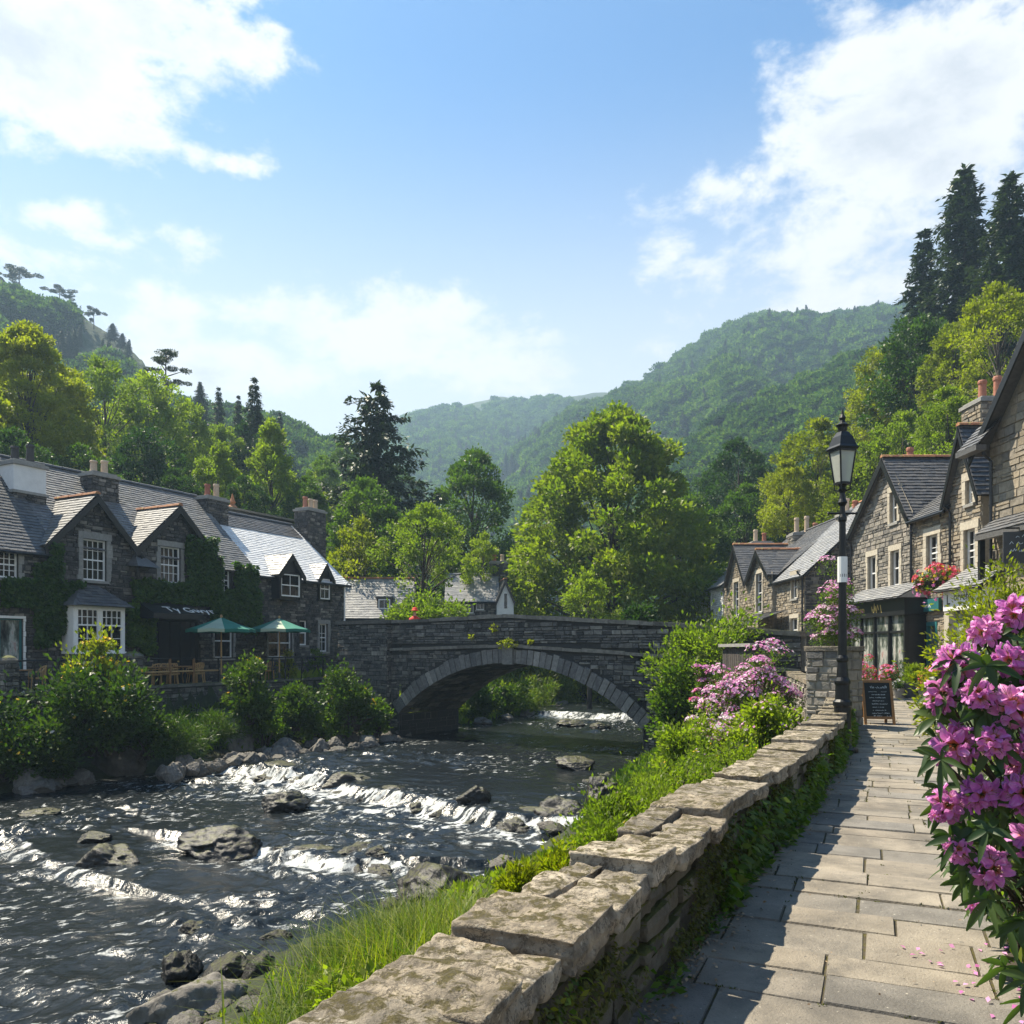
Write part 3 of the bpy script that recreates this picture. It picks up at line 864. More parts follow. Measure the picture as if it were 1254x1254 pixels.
def plate_tree(seed, h, w, plates, leaf=.3, nleaf=260, trunk_r=.02, flat=.22):
    """pine with a bare stem and flat plates of needles: plates = [(t, azimuth, reach, radius)]"""
    rng = np.random.default_rng(seed)
    C, rc = [], []
    mb = MB(); r0 = trunk_r * h
    mb.tube([(0, 0, -.4), (.02 * w, 0, h * .3), (-.02 * w, .01 * w, h * .65), (0, 0, h * .96)], [r0 * 1.2, r0 * .85, r0 * .6, r0 * .15], 8)
    for t_, a, reach, rad in plates:
        e = np.array([math.cos(a) * reach * w / 2, math.sin(a) * reach * w / 2, t_ * h])
        mb.tube([(0, 0, max(.05 * h, t_ * h - .10 * h)), tuple(e * np.array([.5, .5, 1]) - np.array([0, 0, .05 * h])), tuple(e)], [r0 * .4, r0 * .28, r0 * .08], 5, cap=False)
        for q in range(4):
            C.append(e * np.array([1 - .22 * q, 1 - .22 * q, 1]) + rng.normal(size=3) * rad * w * .22 * np.array([1, 1, .3])); rc.append(rad * w * rng.uniform(.5, 1.0) * .62)
    C = np.array(C); rc = np.array(rc)
    V, Fq, rnd = clump_leaves(C, rc, nleaf, leaf, leaf * .45, rng, flat=flat, droop=-.1)
    return V, Fq, rnd, mb

PROTO = {}
def proto(key, geo, h, w):
    V, Fq, rnd, mb = geo
    cm = np_mesh('crown', V, Fq, rnd)
    tm = bpy.data.meshes.new('trunk')
    tm.from_pydata(mb.v, [], mb.f); tm.polygons.foreach_set('use_smooth', [True] * len(mb.f))
    a = tm.attributes.new('rnd', 'FLOAT', 'FACE'); a.data.foreach_set('value', mb.c); tm.update()
    tm.materials.append(bark); cm.materials.append(leaf_conifer if key in ('fir', 'spruce', 'cedar', 'pine', 'umbrella') else leaf_green)
    PROTO[key] = (cm, tm, h, w)

proto('big', broadleaf(12, 20, 17, 340, 230, .34, .04, clump=(.05, .09), limbs=50, open_=.3, lobes=.25, top_flat=.58), 20, 17)
proto('round', broadleaf(23, 15, 13, 120, 150, .40, .10, clump=(.07, .13)), 15, 13)
proto('oval', broadleaf(31, 16, 10, 105, 150, .38, .10, top_flat=.75, clump=(.08, .14)), 16, 10)
proto('ragged', broadleaf(47, 16, 13, 74, 150, .36, .18, clump=(.065, .12), open_=.45), 16, 13)
proto('cone', broadleaf(59, 13, 8, 100, 150, .33, .05, top_flat=.42, clump=(.08, .14)), 13, 8)
proto('small', broadleaf(67, 7, 5.5, 52, 130, .24, .12, top_flat=.6, clump=(.09, .16), limbs=20), 7, 5.5)
proto('airy', broadleaf(71, 9, 8, 60, 170, .22, .36, clump=(.07, .12), open_=.45, limbs=30), 9, 8)
proto('fir', conifer(5, 24, 9, 34, 12, .66, .05, .34, .66, .20, 30), 24, 9)
proto('spruce', conifer(9, 18, 7, 27, 11, .55, .05, .38, .72, .25, 26, .06), 18, 7)
proto('cedar', conifer(15, 22, 17, 18, 10, .85, .10, .17, .52, .30, 62, .12), 22, 17)
_r = random.Random(3)
proto('pine', plate_tree(6, 14, 10, [(.62, .3, .8, .17), (.68, 2.6, .75, .18), (.76, 4.1, .6, .16), (.8, 1.2, .65, .19), (.86, 5.2, .55, .2), (.92, 3.2, .5, .2), (.97, .6, .25, .2), (.98, 2.2, .4, .17)], .24, 330), 14, 10)
proto('umbrella', plate_tree(8, 9, 11, [(.55, .2, .95, .13), (.62, 2.9, .9, .15), (.72, 1.6, .7, .16), (.74, 4.4, .8, .15), (.82, .5, .75, .17), (.84, 3.4, .65, .17), (.93, 5.4, .35, .2), (.95, 2.2, .4, .2)], .34, 330, flat=.42), 9, 11)

used_labels = set()
def tree(key, px, top, Y, wpx, mat, name, label, group=None, base_py=None, rz=None, sy=None):
    cm, tm, h0, w0 = PROTO[key]
    x = (px - CX) / F * Y
    z0 = float(terrain_h(np.array([min(max(x, -75), 75)]), np.array([min(Y, 118)]))[0]) if Y < 125 else EYE + (HY - base_py) / F * Y
    H = EYE + (HY - top) / F * Y - z0
    Wd = wpx / F * Y * 1.16 * (1.25 if key in ('fir', 'spruce') else 1)
    rr = random.Random(hash((px, top)) & 0xffff)
    root = empty(name, (x, Y, z0), label, 'tree', group, rz=rr.uniform(0, 6.28) if rz is None else rz)
    sz = min(H / h0, 1.18 * Wd / w0) if key not in ('fir', 'spruce', 'cedar') else H / h0
    lift = H - h0 * sz
    s = (Wd / w0, Wd / w0, sz)
    if lift > .5:
        st = MB(); r_ = .022 * h0 * Wd / w0
        st.tube([(x, Y, z0 - .5), (x, Y, z0 + lift * .5), (x, Y, z0 + lift + .3 * h0 * sz)], [r_ * 1.7, r_ * 1.5, r_ * .6], 8)
        st.build('lower_trunk', bark, root, smooth=True).rotation_euler = (0, 0, 0)
    for nm, me, mm in (('trunk', tm, None), ('crown', cm, mat)):
        o = bpy.data.objects.new(nm, me); COL.objects.link(o); o.parent = root; o.scale = s; o.location = (0, 0, lift)
        if mm is not None:
            o.material_slots[0].link = 'OBJECT'; o.material_slots[0].material = mm
    return root

Yl, Li, Gr, De, Co = leaf_yellow, leaf_lime, leaf_green, leaf_deep, leaf_conifer
TREES = [
    # centre
    ('big', 752, 486, 62, 262, leaf_mid, 'lime_tree', 'great spreading bright-green tree standing beyond the arched bridge', None, 775),
    ('round', 580, 545, 72, 116, Gr, 'oak_tree', 'round-headed green tree with dark limbs between the cedar and the great tree', None, 745),
    ('cedar', 463, 470, 66, 165, Co, 'cedar_tree', 'tall dark layered cedar rising above the slate roofs', None, 700),
    ('round', 447, 580, 58, 106, Gr, 'ash_tree', 'bushy mid-green tree in front of the dark cedar', None, 730),
    ('small', 441, 634, 52, 78, Yl, 'maple_tree', 'golden-green small tree beside the inn end chimney', None, 740),
    ('airy', 519, 616, 50, 104, Li, 'willow_tree', 'feathery pale-green tree between the two slate-roofed cottages', None, 770),
    ('small', 592, 652, 58, 46, Li, 'young_tree', 'small pale tree just above the ridge of the white-gabled cottage', None, 740),
    ('small', 722, 700, 50, 64, Li, 'sapling_tree', 'small bright sapling in front of the great tree, just over the bridge wall', None, 775),
    ('round', 830, 590, 70, 96, Gr, 'beech_tree', 'green tree tucked against the right flank of the great tree', None, 790),
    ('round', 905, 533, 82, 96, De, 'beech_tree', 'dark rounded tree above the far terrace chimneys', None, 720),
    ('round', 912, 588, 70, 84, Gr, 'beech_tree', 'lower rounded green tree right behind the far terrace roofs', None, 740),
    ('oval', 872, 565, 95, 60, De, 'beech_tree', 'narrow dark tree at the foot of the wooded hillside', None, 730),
    # right slope
    ('fir', 1181, 205, 78, 98, Co, 'fir_tree', 'tallest dark fir on the slope above the shops', 'firs on the slope', 590),
    ('fir', 1236, 214, 72, 96, Co, 'fir_tree', 'dark fir at the edge of the picture beside the tallest fir', 'firs on the slope', 600),
    ('spruce', 1131, 281, 82, 84, Co, 'spruce_tree', 'shorter spruce leaning against the tallest fir', 'firs on the slope', 580),
    ('oval', 1124, 372, 66, 92, De, 'yew_tree', 'dense dark-green tree below the short spruce', None, 640),
    ('oval', 1083, 412, 70, 66, Yl, 'sycamore_tree', 'yellow-green tree at the outer edge of the right-hand wood', None, 660),
    ('ragged', 1222, 345, 52, 110, Yl, 'sycamore_tree', 'sunlit yellow-green tree over the large shop chimney', None, 640),
    ('oval', 1168, 385, 60, 70, Yl, 'sycamore_tree', 'yellow-green tree wedged between the dense dark tree and the sunlit one', None, 640),
    ('round', 1060, 470, 74, 80, Yl, 'sycamore_tree', 'bright tree filling the slope behind the street lamp head', None, 690),
    ('round', 1000, 508, 66, 98, Yl, 'sycamore_tree', 'bright yellow-green tree above the tall gable-ended house', None, 700),
    ('round', 965, 560, 62, 66, Yl, 'sycamore_tree', 'low bright tree beside the chimneys of the gable-ended house', None, 720),
    ('round', 1105, 500, 56, 90, Li, 'sycamore_tree', 'light-green tree directly above the black shop roof', None, 680),
    ('round', 1160, 470, 50, 90, Li, 'sycamore_tree', 'light-green tree behind the large square shop chimney', None, 660),
    ('oval', 1050, 545, 58, 74, Yl, 'sycamore_tree', 'yellow-green tree behind the lamp post at roof height', None, 700),
    ('round', 1265, 440, 46, 110, Yl, 'sycamore_tree', 'yellow-green tree cut by the picture edge above the nearest eaves', None, 640),
    # left wood
    ('big', 34, 388, 56, 150, Yl, 'sycamore_tree', 'tall golden-green tree behind the white chimney', None, 620),
    ('round', 62, 470, 60, 120, Yl, 'sycamore_tree', 'second golden-green crown just right of the tall golden tree', None, 620),
    ('round', -60, 430, 52, 150, Yl, 'sycamore_tree', 'golden tree cut off by the picture edge above the first cottage', None, 620),
    ('ragged', 128, 434, 66, 110, Li, 'ash_tree', 'tall light-green tree right of the golden one', None, 600),
    ('oval', 182, 442, 70, 86, Li, 'ash_tree', 'narrow green tree beneath the lone pine', None, 610),
    ('pine', 203, 428, 78, 58, Co, 'scots_pine', 'lone pine with flat dark needle plates topping the left wood', None, 560),
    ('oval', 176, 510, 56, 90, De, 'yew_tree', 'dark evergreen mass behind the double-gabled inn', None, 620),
    ('oval', 232, 484, 74, 52, Li, 'birch_tree', 'slim pale-green tree right of the lone pine', None, 600),
    ('oval', 270, 512, 78, 46, Li, 'birch_tree', 'slim pale-green tree below the row of small spruces', None, 610),
    ('cone', 266, 536, 60, 68, Li, 'hornbeam_tree', 'pale pointed tree behind the inn roof ridge', None, 640),
    ('cone', 332, 508, 64, 76, Li, 'hornbeam_tree', 'broad pointed green tree behind the whitewashed roof', None, 640),
    ('spruce', 312, 462, 84, 42, Co, 'spruce_tree', 'dark spruce standing clear against the sky', None, 600),
    ('cone', 300, 512, 80, 50, De, 'hornbeam_tree', 'dark tree at the foot of the clear-standing spruce', None, 610),
    ('round', 375, 580, 62, 60, Gr, 'hazel_tree', 'low green tree behind the three-pot chimney', None, 660),
    ('round', 100, 540, 52, 90, Gr, 'hazel_tree', 'green tree low behind the two-pot chimney', None, 640),
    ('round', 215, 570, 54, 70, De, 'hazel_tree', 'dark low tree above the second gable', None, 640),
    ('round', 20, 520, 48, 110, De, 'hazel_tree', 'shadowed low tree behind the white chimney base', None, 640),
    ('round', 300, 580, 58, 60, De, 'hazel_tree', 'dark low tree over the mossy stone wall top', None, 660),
    ('round', 395, 555, 92, 50, Gr, 'hazel_tree', 'small rounded tree left of the cedar', None, 650),
    ('round', 420, 540, 110, 46, Gr, 'hazel_tree', 'distant rounded tree half hidden by the cedar', None, 650),
    ('spruce', 268, 474, 110, 26, Co, 'spruce_tree', 'small spruce on the left skyline, higher of two', None, 530),
    ('spruce', 292, 484, 108, 24, Co, 'spruce_tree', 'small spruce on the left skyline, lower of two', None, 540),
    ('spruce', 343, 505, 120, 22, Co, 'spruce_tree', 'thin spruce just right of the clear-standing spruce', None, 560),
    ('spruce', 245, 468, 130, 22, Co, 'spruce_tree', 'thin spruce close beneath the lone pine', None, 530),
    ('umbrella', 24, 330, 232, 50, Co, 'scots_pine', 'wide flat-topped pine highest on the left crag', 'pines along the left crag', 360),
    ('umbrella', 73, 352, 230, 38, Co, 'scots_pine', 'flat-topped pine second down the left crag', 'pines along the left crag', 378),
    ('umbrella', 115, 378, 230, 28, Co, 'scots_pine', 'low pine third down the left crag', 'pines along the left crag', 402),
    ('spruce', 138, 396, 228, 13, Co, 'scots_pine', 'small pointed pine near the foot of the left crag', 'pines along the left crag', 416),
    ('spruce', 150, 408, 228, 10, Co, 'scots_pine', 'tiny pointed pine lowest on the left crag', 'pines along the left crag', 426),
    ('umbrella', -6, 332, 236, 22, Co, 'scots_pine', 'pine at the picture edge on top of the left crag', 'pines along the left crag', 350),
]
made = {}
for T_ in TREES:
    key, px, top, Y, wpx, mat, nm, label, grp, bpy_ = T_
    r_ = tree(key, px, top, Y, wpx, mat, nm, label, grp, base_py=bpy_)
    # ground under the trunk may be lower: the trunk starts where the slope is, so sink the root to the terrain if it is above it
    made[(px, top)] = r_

# wood behind: lookalikes nobody could tell apart share one label
rw = random.Random(12)
for i in range(54):
    left = i < 26
    px = rw.uniform(-120, 430) if left else rw.uniform(930, 1420)
    Y = rw.uniform(74, 118)
    x = (px - CX) / F * Y
    z0 = float(terrain_h(np.array([np.clip(x, -75, 75)]), np.array([Y]))[0])
    key = rw.choice(['round', 'oval', 'cone', 'round'])
    cm, tm, h0, w0 = PROTO[key]
    H = rw.uniform(8, 12) if left else rw.uniform(11, 16)
    root = empty('woodland_tree', (x, Y, z0 - .3), 'leafy green tree in the wood on the slope behind the slate roofs' if left else 'leafy green tree in the wood on the slope above the shops', 'tree', 'trees of the left wood' if left else 'trees of the right wood', rz=rw.uniform(0, 6))
    mm = rw.choice([Gr, Li, De, Li, Yl] if left else [Gr, Li, Yl, Yl, De])
    for n_, me, m_ in (('trunk', tm, None), ('crown', cm, mm)):
        o = bpy.data.objects.new(n_, me); COL.objects.link(o); o.parent = root; o.scale = (H * .75 / w0, H * .75 / w0, H / h0)
        if m_: o.material_slots[0].link = 'OBJECT'; o.material_slots[0].material = m_

# ------------------------------------------------------------------ far forest (uncountable): instances on the hills
rngf = np.random.default_rng(77)
fv, ff_, fr, _mb = broadleaf(91, 10, 9, 26, 26, 1.25, .05, clump=(.16, .24), limbs=2)
def forest(grid, n, size, seed, t_hi=.9, name='forest', cover=.42, t_lo=.02, src=None, src_h=10.):
    Vh, zc = grid
    rng = np.random.default_rng(seed)
    nr, nc = Vh.shape[:2]
    r = t_lo + (t_hi - t_lo) * rng.random(n) ** .85
    fr_ = r * (nr - 1.001); fc = rng.random(n) * (nc - 1.001)
    i0 = fr_.astype(int); j0 = fc.astype(int); a = (fr_ - i0)[:, None]; b = (fc - j0)[:, None]
    p = Vh[i0, j0] * (1 - a) * (1 - b) + Vh[i0 + 1, j0] * a * (1 - b) + Vh[i0, j0 + 1] * (1 - a) * b + Vh[i0 + 1, j0 + 1] * a * b
    D = Vh[..., 1].max()
    den = fbm(p[:, 0] / (D * .09), p[:, 1] / (D * .12), seed + 3, 4)
    keep = den > cover - .12 * (1 - r) + .16 * np.clip((r - .7) / .3, 0, 1)
    p = p[keep] - np.array([0, 0, size * .12])
    me = bpy.data.meshes.new(name)
    me.vertices.add(len(p)); me.vertices.foreach_set('co', p.astype(np.float32).ravel()); me.update()
    o = bpy.data.objects.new(name, me); COL.objects.link(o); o['kind'] = 'stuff'
    ng = bpy.data.node_groups.new('forest_nodes', 'GeometryNodeTree')
    ng.interface.new_socket('Geometry', in_out='INPUT', socket_type='NodeSocketGeometry')
    ng.interface.new_socket('Geometry', in_out='OUTPUT', socket_type='NodeSocketGeometry')
    N_ = ng.nodes; L_ = ng.links
    gi = N_.new('NodeGroupInput'); go = N_.new('NodeGroupOutput')
    ip = N_.new('GeometryNodeInstanceOnPoints')
    oi = N_.new('GeometryNodeObjectInfo'); oi.inputs['Object'].default_value = src or FOREST_SRC
    oi.transform_space = 'ORIGINAL'
    rv = N_.new('FunctionNodeRandomValue'); rv.data_type = 'FLOAT_VECTOR'
    rv.inputs[0].default_value = (0, 0, 0); rv.inputs[1].default_value = (.1, .1, 6.28)
    rs_ = N_.new('FunctionNodeRandomValue'); rs_.data_type = 'FLOAT'; rs_.inputs['Seed'].default_value = 5
    s0 = size / src_h
    rs_.inputs[2].default_value = s0 * .55; rs_.inputs[3].default_value = s0 * 1.35
    L_.new(gi.outputs[0], ip.inputs['Points']); L_.new(oi.outputs['Geometry'], ip.inputs['Instance'])
    L_.new(rv.outputs[0], ip.inputs['Rotation']); L_.new(rs_.outputs[1], ip.inputs['Scale'])
    L_.new(ip.outputs[0], go.inputs[0])
    md = o.modifiers.new('forest', 'NODES'); md.node_group = ng
    return o
# the crown the forest repeats is that of a real tree at the foot of the near hillside
fcm = np_mesh('crown', fv, ff_, fr); fcm.materials.append(leaf_forest)
fx, fY = (880 - CX) / F * 128, 128
froot = empty('woodland_tree', (fx, fY, 6), 'rounded tree at the foot of the hillside behind the far terrace', 'tree')
ftm = bpy.data.meshes.new('trunk'); ftm.from_pydata(_mb.v, [], _mb.f); a_ = ftm.attributes.new('rnd', 'FLOAT', 'FACE'); a_.data.foreach_set('value', _mb.c); ftm.materials.append(bark)
FOREST_SRC = bpy.data.objects.new('crown', fcm); COL.objects.link(FOREST_SRC); FOREST_SRC.parent = froot
o = bpy.data.objects.new('trunk', ftm); COL.objects.link(o); o.parent = froot
forest(H_RIGHT, 12500, 9.5, 5, .95, cover=.28)
forest(H_FAR, 9000, 11, 6, .9, cover=.36)
forest(H_NEAR, 6500, 7.5, 7, 1.0, cover=.05)
forest(H_LEFT, 6000, 6.0, 8, .94, cover=.42)
SPR = [c for c in made[(312, 462)].children if c.name.startswith('crown')][0]
forest(H_RIGHT, 2600, 13, 25, .97, cover=.50, src=SPR, src_h=18.)
forest(H_FAR, 1600, 14, 26, .8, cover=.52, src=SPR, src_h=18.)
forest(H_LEFT, 700, 8, 28, .9, cover=.52, src=SPR, src_h=18.)
forest(H_NEAR, 500, 9, 27, .95, cover=.52, src=SPR, src_h=18.)
# ------------------------------------------------------------------ building helpers
class Fr:
    """facade frame: u along the wall, z up, d outwards"""
    def __init__(s, O, U):
        s.O = Vector(O); s.U = Vector(U).normalized(); s.N = Vector((s.U.y, -s.U.x, 0))
    def pt(s, u, z, d=0.):
        return s.O + s.U * u + s.N * d + Vector((0, 0, z))
    def u(s, px, d=0.):
        k = (px - CX) / F; O = s.O + s.N * d
        return (k * O.y - O.x) / (s.U.x - k * s.U.y)
    def z(s, u, py, d=0.):
        return EYE + (HY - py) / F * s.pt(u, 0, d).y
    def rect(s, x0, y0, x1, y1, d=0.):
        u0, u1 = s.u(x0, d), s.u(x1, d); um = (u0 + u1) / 2
        return u0, u1, s.z(um, y1, d), s.z(um, y0, d)
    def box(s, mb, u0, u1, z0, z1, d0, d1, mat=0, col=None):
        mb.obox(s.pt(u0, z0, d0), s.U * (u1 - u0), s.N * (d1 - d0), Vector((0, 0, z1 - z0)), mat, col)

def rubble(mb, fr, u0, u1, z0, z1, ok, rng, ch=(.10, .20), cl=(.16, .48), prot=(.012, .05), mat=0, gap=.012, d0=0., cham=.018):
    """individual stones in rough courses over a wall face; ok(ua,ub,za,zb) says where stone may stand"""
    z = z0
    while z < z1 - .03:
        h = min(rng.uniform(*ch), z1 - z)
        u = u0 - rng.uniform(0, .2)
        while u < u1:
            l = rng.uniform(*cl)
            ua, ub = max(u, u0), min(u + l, u1)
            u += l
            if ub - ua < .05: continue
            # an irregular course: now and then two thin stones share the height
            rows = [(z, z + h)] if rng.random() > .22 or h < .13 else [(z, z + h * .5), (z + h * .5, z + h)]
            for za, zb in rows:
                pieces = [(ua, ub)]
                if not ok(ua, ub, za, zb):
                    mid = (ua + ub) / 2
                    pieces = [q for q in ((ua, mid), (mid, ub)) if q[1] - q[0] > .06 and ok(q[0], q[1], za, zb)]
                for a, b in pieces:
                    g = gap / 2; p = d0 + rng.uniform(*prot); c = cham
                    j = lambda: rng.uniform(-.014, .014)
                    A = [(a + g + j(), za + g + j()), (b - g + j(), za + g + j()), (b - g + j(), zb - g + j()), (a + g + j(), zb - g + j())]
                    cu, cz = (a + b) / 2, (za + zb) / 2
                    ku = max(.3, 1 - 2 * c / (b - a)); kz = max(.3, 1 - 2 * c / (zb - za))
                    B = [(cu + (x - cu) * ku, cz + (y - cz) * kz) for x, y in A]
                    V = [fr.pt(x, y, d0 - .01) for x, y in A] + [fr.pt(x, y, p + rng.uniform(-.008, .008)) for x, y in B]
                    mb.add(V, [(4, 5, 6, 7), (0, 1, 5, 4), (1, 2, 6, 5), (2, 3, 7, 6), (3, 0, 4, 7)], mat, rng.random())
        z += h

def roofline(top, u):
    for (a, za), (b, zb) in zip(top[:-1], top[1:]):
        if a <= u <= b: return za + (zb - za) * (u - a) / max(b - a, 1e-6)
    return top[0][1] if u < top[0][0] else top[-1][1]

def facade(mb, fr, top, z0, openings, rng, thick=.35, reveal=.14, mats=(0, 1), skip=None, **kw):
    """stone wall with real holes: top = [(u, z)...] roof line, openings = [(u0,u1,z0,z1)]"""
    us = sorted(set([p[0] for p in top] + [o for op in openings for o in op[:2]]))
    us = [u for u in us if top[0][0] <= u <= top[-1][0]]
    for a, b in zip(us[:-1], us[1:]):
        if b - a < 1e-4: continue
        m_ = (a + b) / 2
        ta, tb = roofline(top, a + 1e-5), roofline(top, b - 1e-5)
        ops = sorted([o for o in openings if o[0] < m_ < o[1]], key=lambda o: o[2])
        lo = z0
        for o in ops:
            if o[2] > lo + 1e-4: mb.add([fr.pt(a, lo), fr.pt(b, lo), fr.pt(b, o[2]), fr.pt(a, o[2])], [(0, 1, 2, 3)], mats[1], .5)
            lo = o[3]
        mb.add([fr.pt(a, lo), fr.pt(b, lo), fr.pt(b, tb), fr.pt(a, ta)], [(0, 1, 2, 3)], mats[1], .5)
    for o in openings:
        a, b, lo, hi = o[:4]
        for q in ([(a, lo), (a, hi)], [(b, hi), (b, lo)], [(a, hi), (b, hi)], [(b, lo), (a, lo)]):
            mb.add([fr.pt(*q[0]), fr.pt(*q[0], -reveal - .1), fr.pt(*q[1], -reveal - .1), fr.pt(*q[1])], [(0, 1, 2, 3)], mats[1], .5)
    def ok(ua, ub, za, zb):
        for u in (ua, ub):
            if zb > roofline(top, u) - .03: return False
        for o in openings:
            if ub > o[0] - .02 and ua < o[1] + .02 and zb > o[2] - .02 and za < o[3] + .02: return False
        return True
    rubble(mb, fr, top[0][0], top[-1][0], z0, max(p[1] for p in top), ok, rng, mat=mats[0], **kw)

def window(par, fr, r, cols=2, rows=2, d=-.10, frame=.055, bar=.022, mats=None, sash=True, glass_m=None, sill=True, surround=None, curtains=True, name='window', label=None, sill_m=None):
    """painted sash window with glazing bars, sill and stone surround; the pane is a sub-part"""
    u0, u1, z0, z1 = r
    mb = MB()
    fr.box(mb, u0, u0 + frame, z0, z1, d - .05, d + .02); fr.box(mb, u1 - frame, u1, z0, z1, d - .05, d + .02)
    fr.box(mb, u0 + frame, u1 - frame, z0, z0 + frame * 1.2, d - .05, d + .025); fr.box(mb, u0 + frame, u1 - frame, z1 - frame, z1, d - .05, d + .018)
    iu0, iu1, iz0, iz1 = u0 + frame, u1 - frame, z0 + frame * 1.2, z1 - frame
    if sash:
        zm = (iz0 + iz1) / 2; fr.box(mb, iu0, iu1, zm - .026, zm + .026, d - .045, d + .008)
    for i in range(1, cols):
        x = iu0 + (iu1 - iu0) * i / cols; fr.box(mb, x - bar / 2, x + bar / 2, iz0, iz1, d - .04, d)
    for i in range(1, rows):
        z = iz0 + (iz1 - iz0) * i / rows
        if sash and abs(z - (iz0 + iz1) / 2) < .03: continue
        fr.box(mb, iu0, iu1, z - bar / 2, z + bar / 2, d - .039, d - .003)
    wo = mb.build(name, mats or white_paint, par, loc=fr.pt((u0 + u1) / 2, z0, d), label=label)
    g = MB(); g.add([fr.pt(iu0 - .02, iz0 - .02, d - .03), fr.pt(iu1 + .02, iz0 - .02, d - .03), fr.pt(iu1 + .02, iz1 + .02, d - .03), fr.pt(iu0 - .02, iz1 + .02, d - .03)], [(0, 1, 2, 3)])
    g.build('pane', glass_m or glass, wo)
    if sill:
        s_ = MB(); fr.box(s_, u0 - .08, u1 + .08, z0 - .10, z0 - .003, -.12, .09); s_.build('sill', sill_m or lintel_grey, wo)
    if surround:
        s_ = MB(); wd = surround[1]
        fr.box(s_, u0 - wd, u1 + wd, z1 + .003, z1 + wd * 1.3, -.08, .066)
        rr = random.Random(int(abs(u0) * 100)); z = z0
        while z < z1 - .05:
            hh = min(rr.uniform(.18, .34), z1 - z)
            for s0, s1, sg in ((u0 - wd * rr.uniform(.7, 1.25), u0 - .003, 0), (u1 + .003, u1 + wd * rr.uniform(.7, 1.25), 1)):
                fr.box(s_, s0, s1, z + .004, z + hh - .004, -.08, .058 + rr.uniform(0, .006))
            z += hh
        s_.build('surround', surround[0], wo)
    return wo

def slates(mb, O, E, S, le, ls, rng, ok=None, ex=.17, wd=(.18, .30), mat=0, under=None, thick=.012):
    """lapped slates over a roof plane: O lower corner, E along the eaves, S up the slope (units)"""
    O, E, S = Vector(O), Vector(E).normalized(), Vector(S).normalized()
    n = E.cross(S)
    if n.z < 0: n = -n
    s = 0.
    while s < ls:
        s2 = min(s + ex, ls); e = -rng.uniform(0, .2)
        while e < le:
            l = rng.uniform(*wd); a, b = max(e, 0) + .003, min(e + l, le) - .003; e += l
            if b - a < .03: continue
            if ok and not ok((a + b) / 2, (s + s2) / 2): continue
            up = thick + rng.uniform(0, .012); dr = rng.uniform(-.015, .012)
            v = [O + E * a + S * (s + dr) + n * (up + .012), O + E * b + S * (s + dr) + n * (up + .012 + rng.uniform(-.004, .004)), O + E * b + S * (s2 + .02) + n * .004, O + E * a + S * (s2 + .02) + n * .004,
                 O + E * a + S * (s + dr), O + E * b + S * (s + dr)]
            mb.add(v, [(0, 1, 2, 3), (4, 5, 1, 0), (4, 0, 3), (1, 5, 2)], mat, rng.random())
        s = s2

def slope_sheet(mb, pts, mat=0):
    mb.add(pts, [tuple(range(len(pts)))], mat, .5)

def ridge_tiles(par, a, b, rng, mat=None, r=.11, name='ridge_tiles'):
    a, b = Vector(a), Vector(b); L = (b - a).length; d = (b - a).normalized(); mb = MB()
    n = max(2, int(L / .4)); side = d.cross(Vector((0, 0, 1))).normalized()
    for i in range(n):
        p = a + d * (L * i / n); q = a + d * (L * (i + 1) / n - .01)
        rr = r * rng.uniform(.93, 1.07); V = []
        for x in (p, q):
            for k in range(5):
                an = math.pi * k / 4
                V.append(x + side * math.cos(an) * rr * 1.1 + Vector((0, 0, math.sin(an) * rr - .04)))
        fs = [(k, k + 1, 6 + k, 5 + k) for k in range(4)] + [(0, 1, 2, 3, 4), (9, 8, 7, 6, 5)]
        mb.add(V, fs, 0, rng.random())
    return mb.build(name, mat or terracotta, par, loc=a)

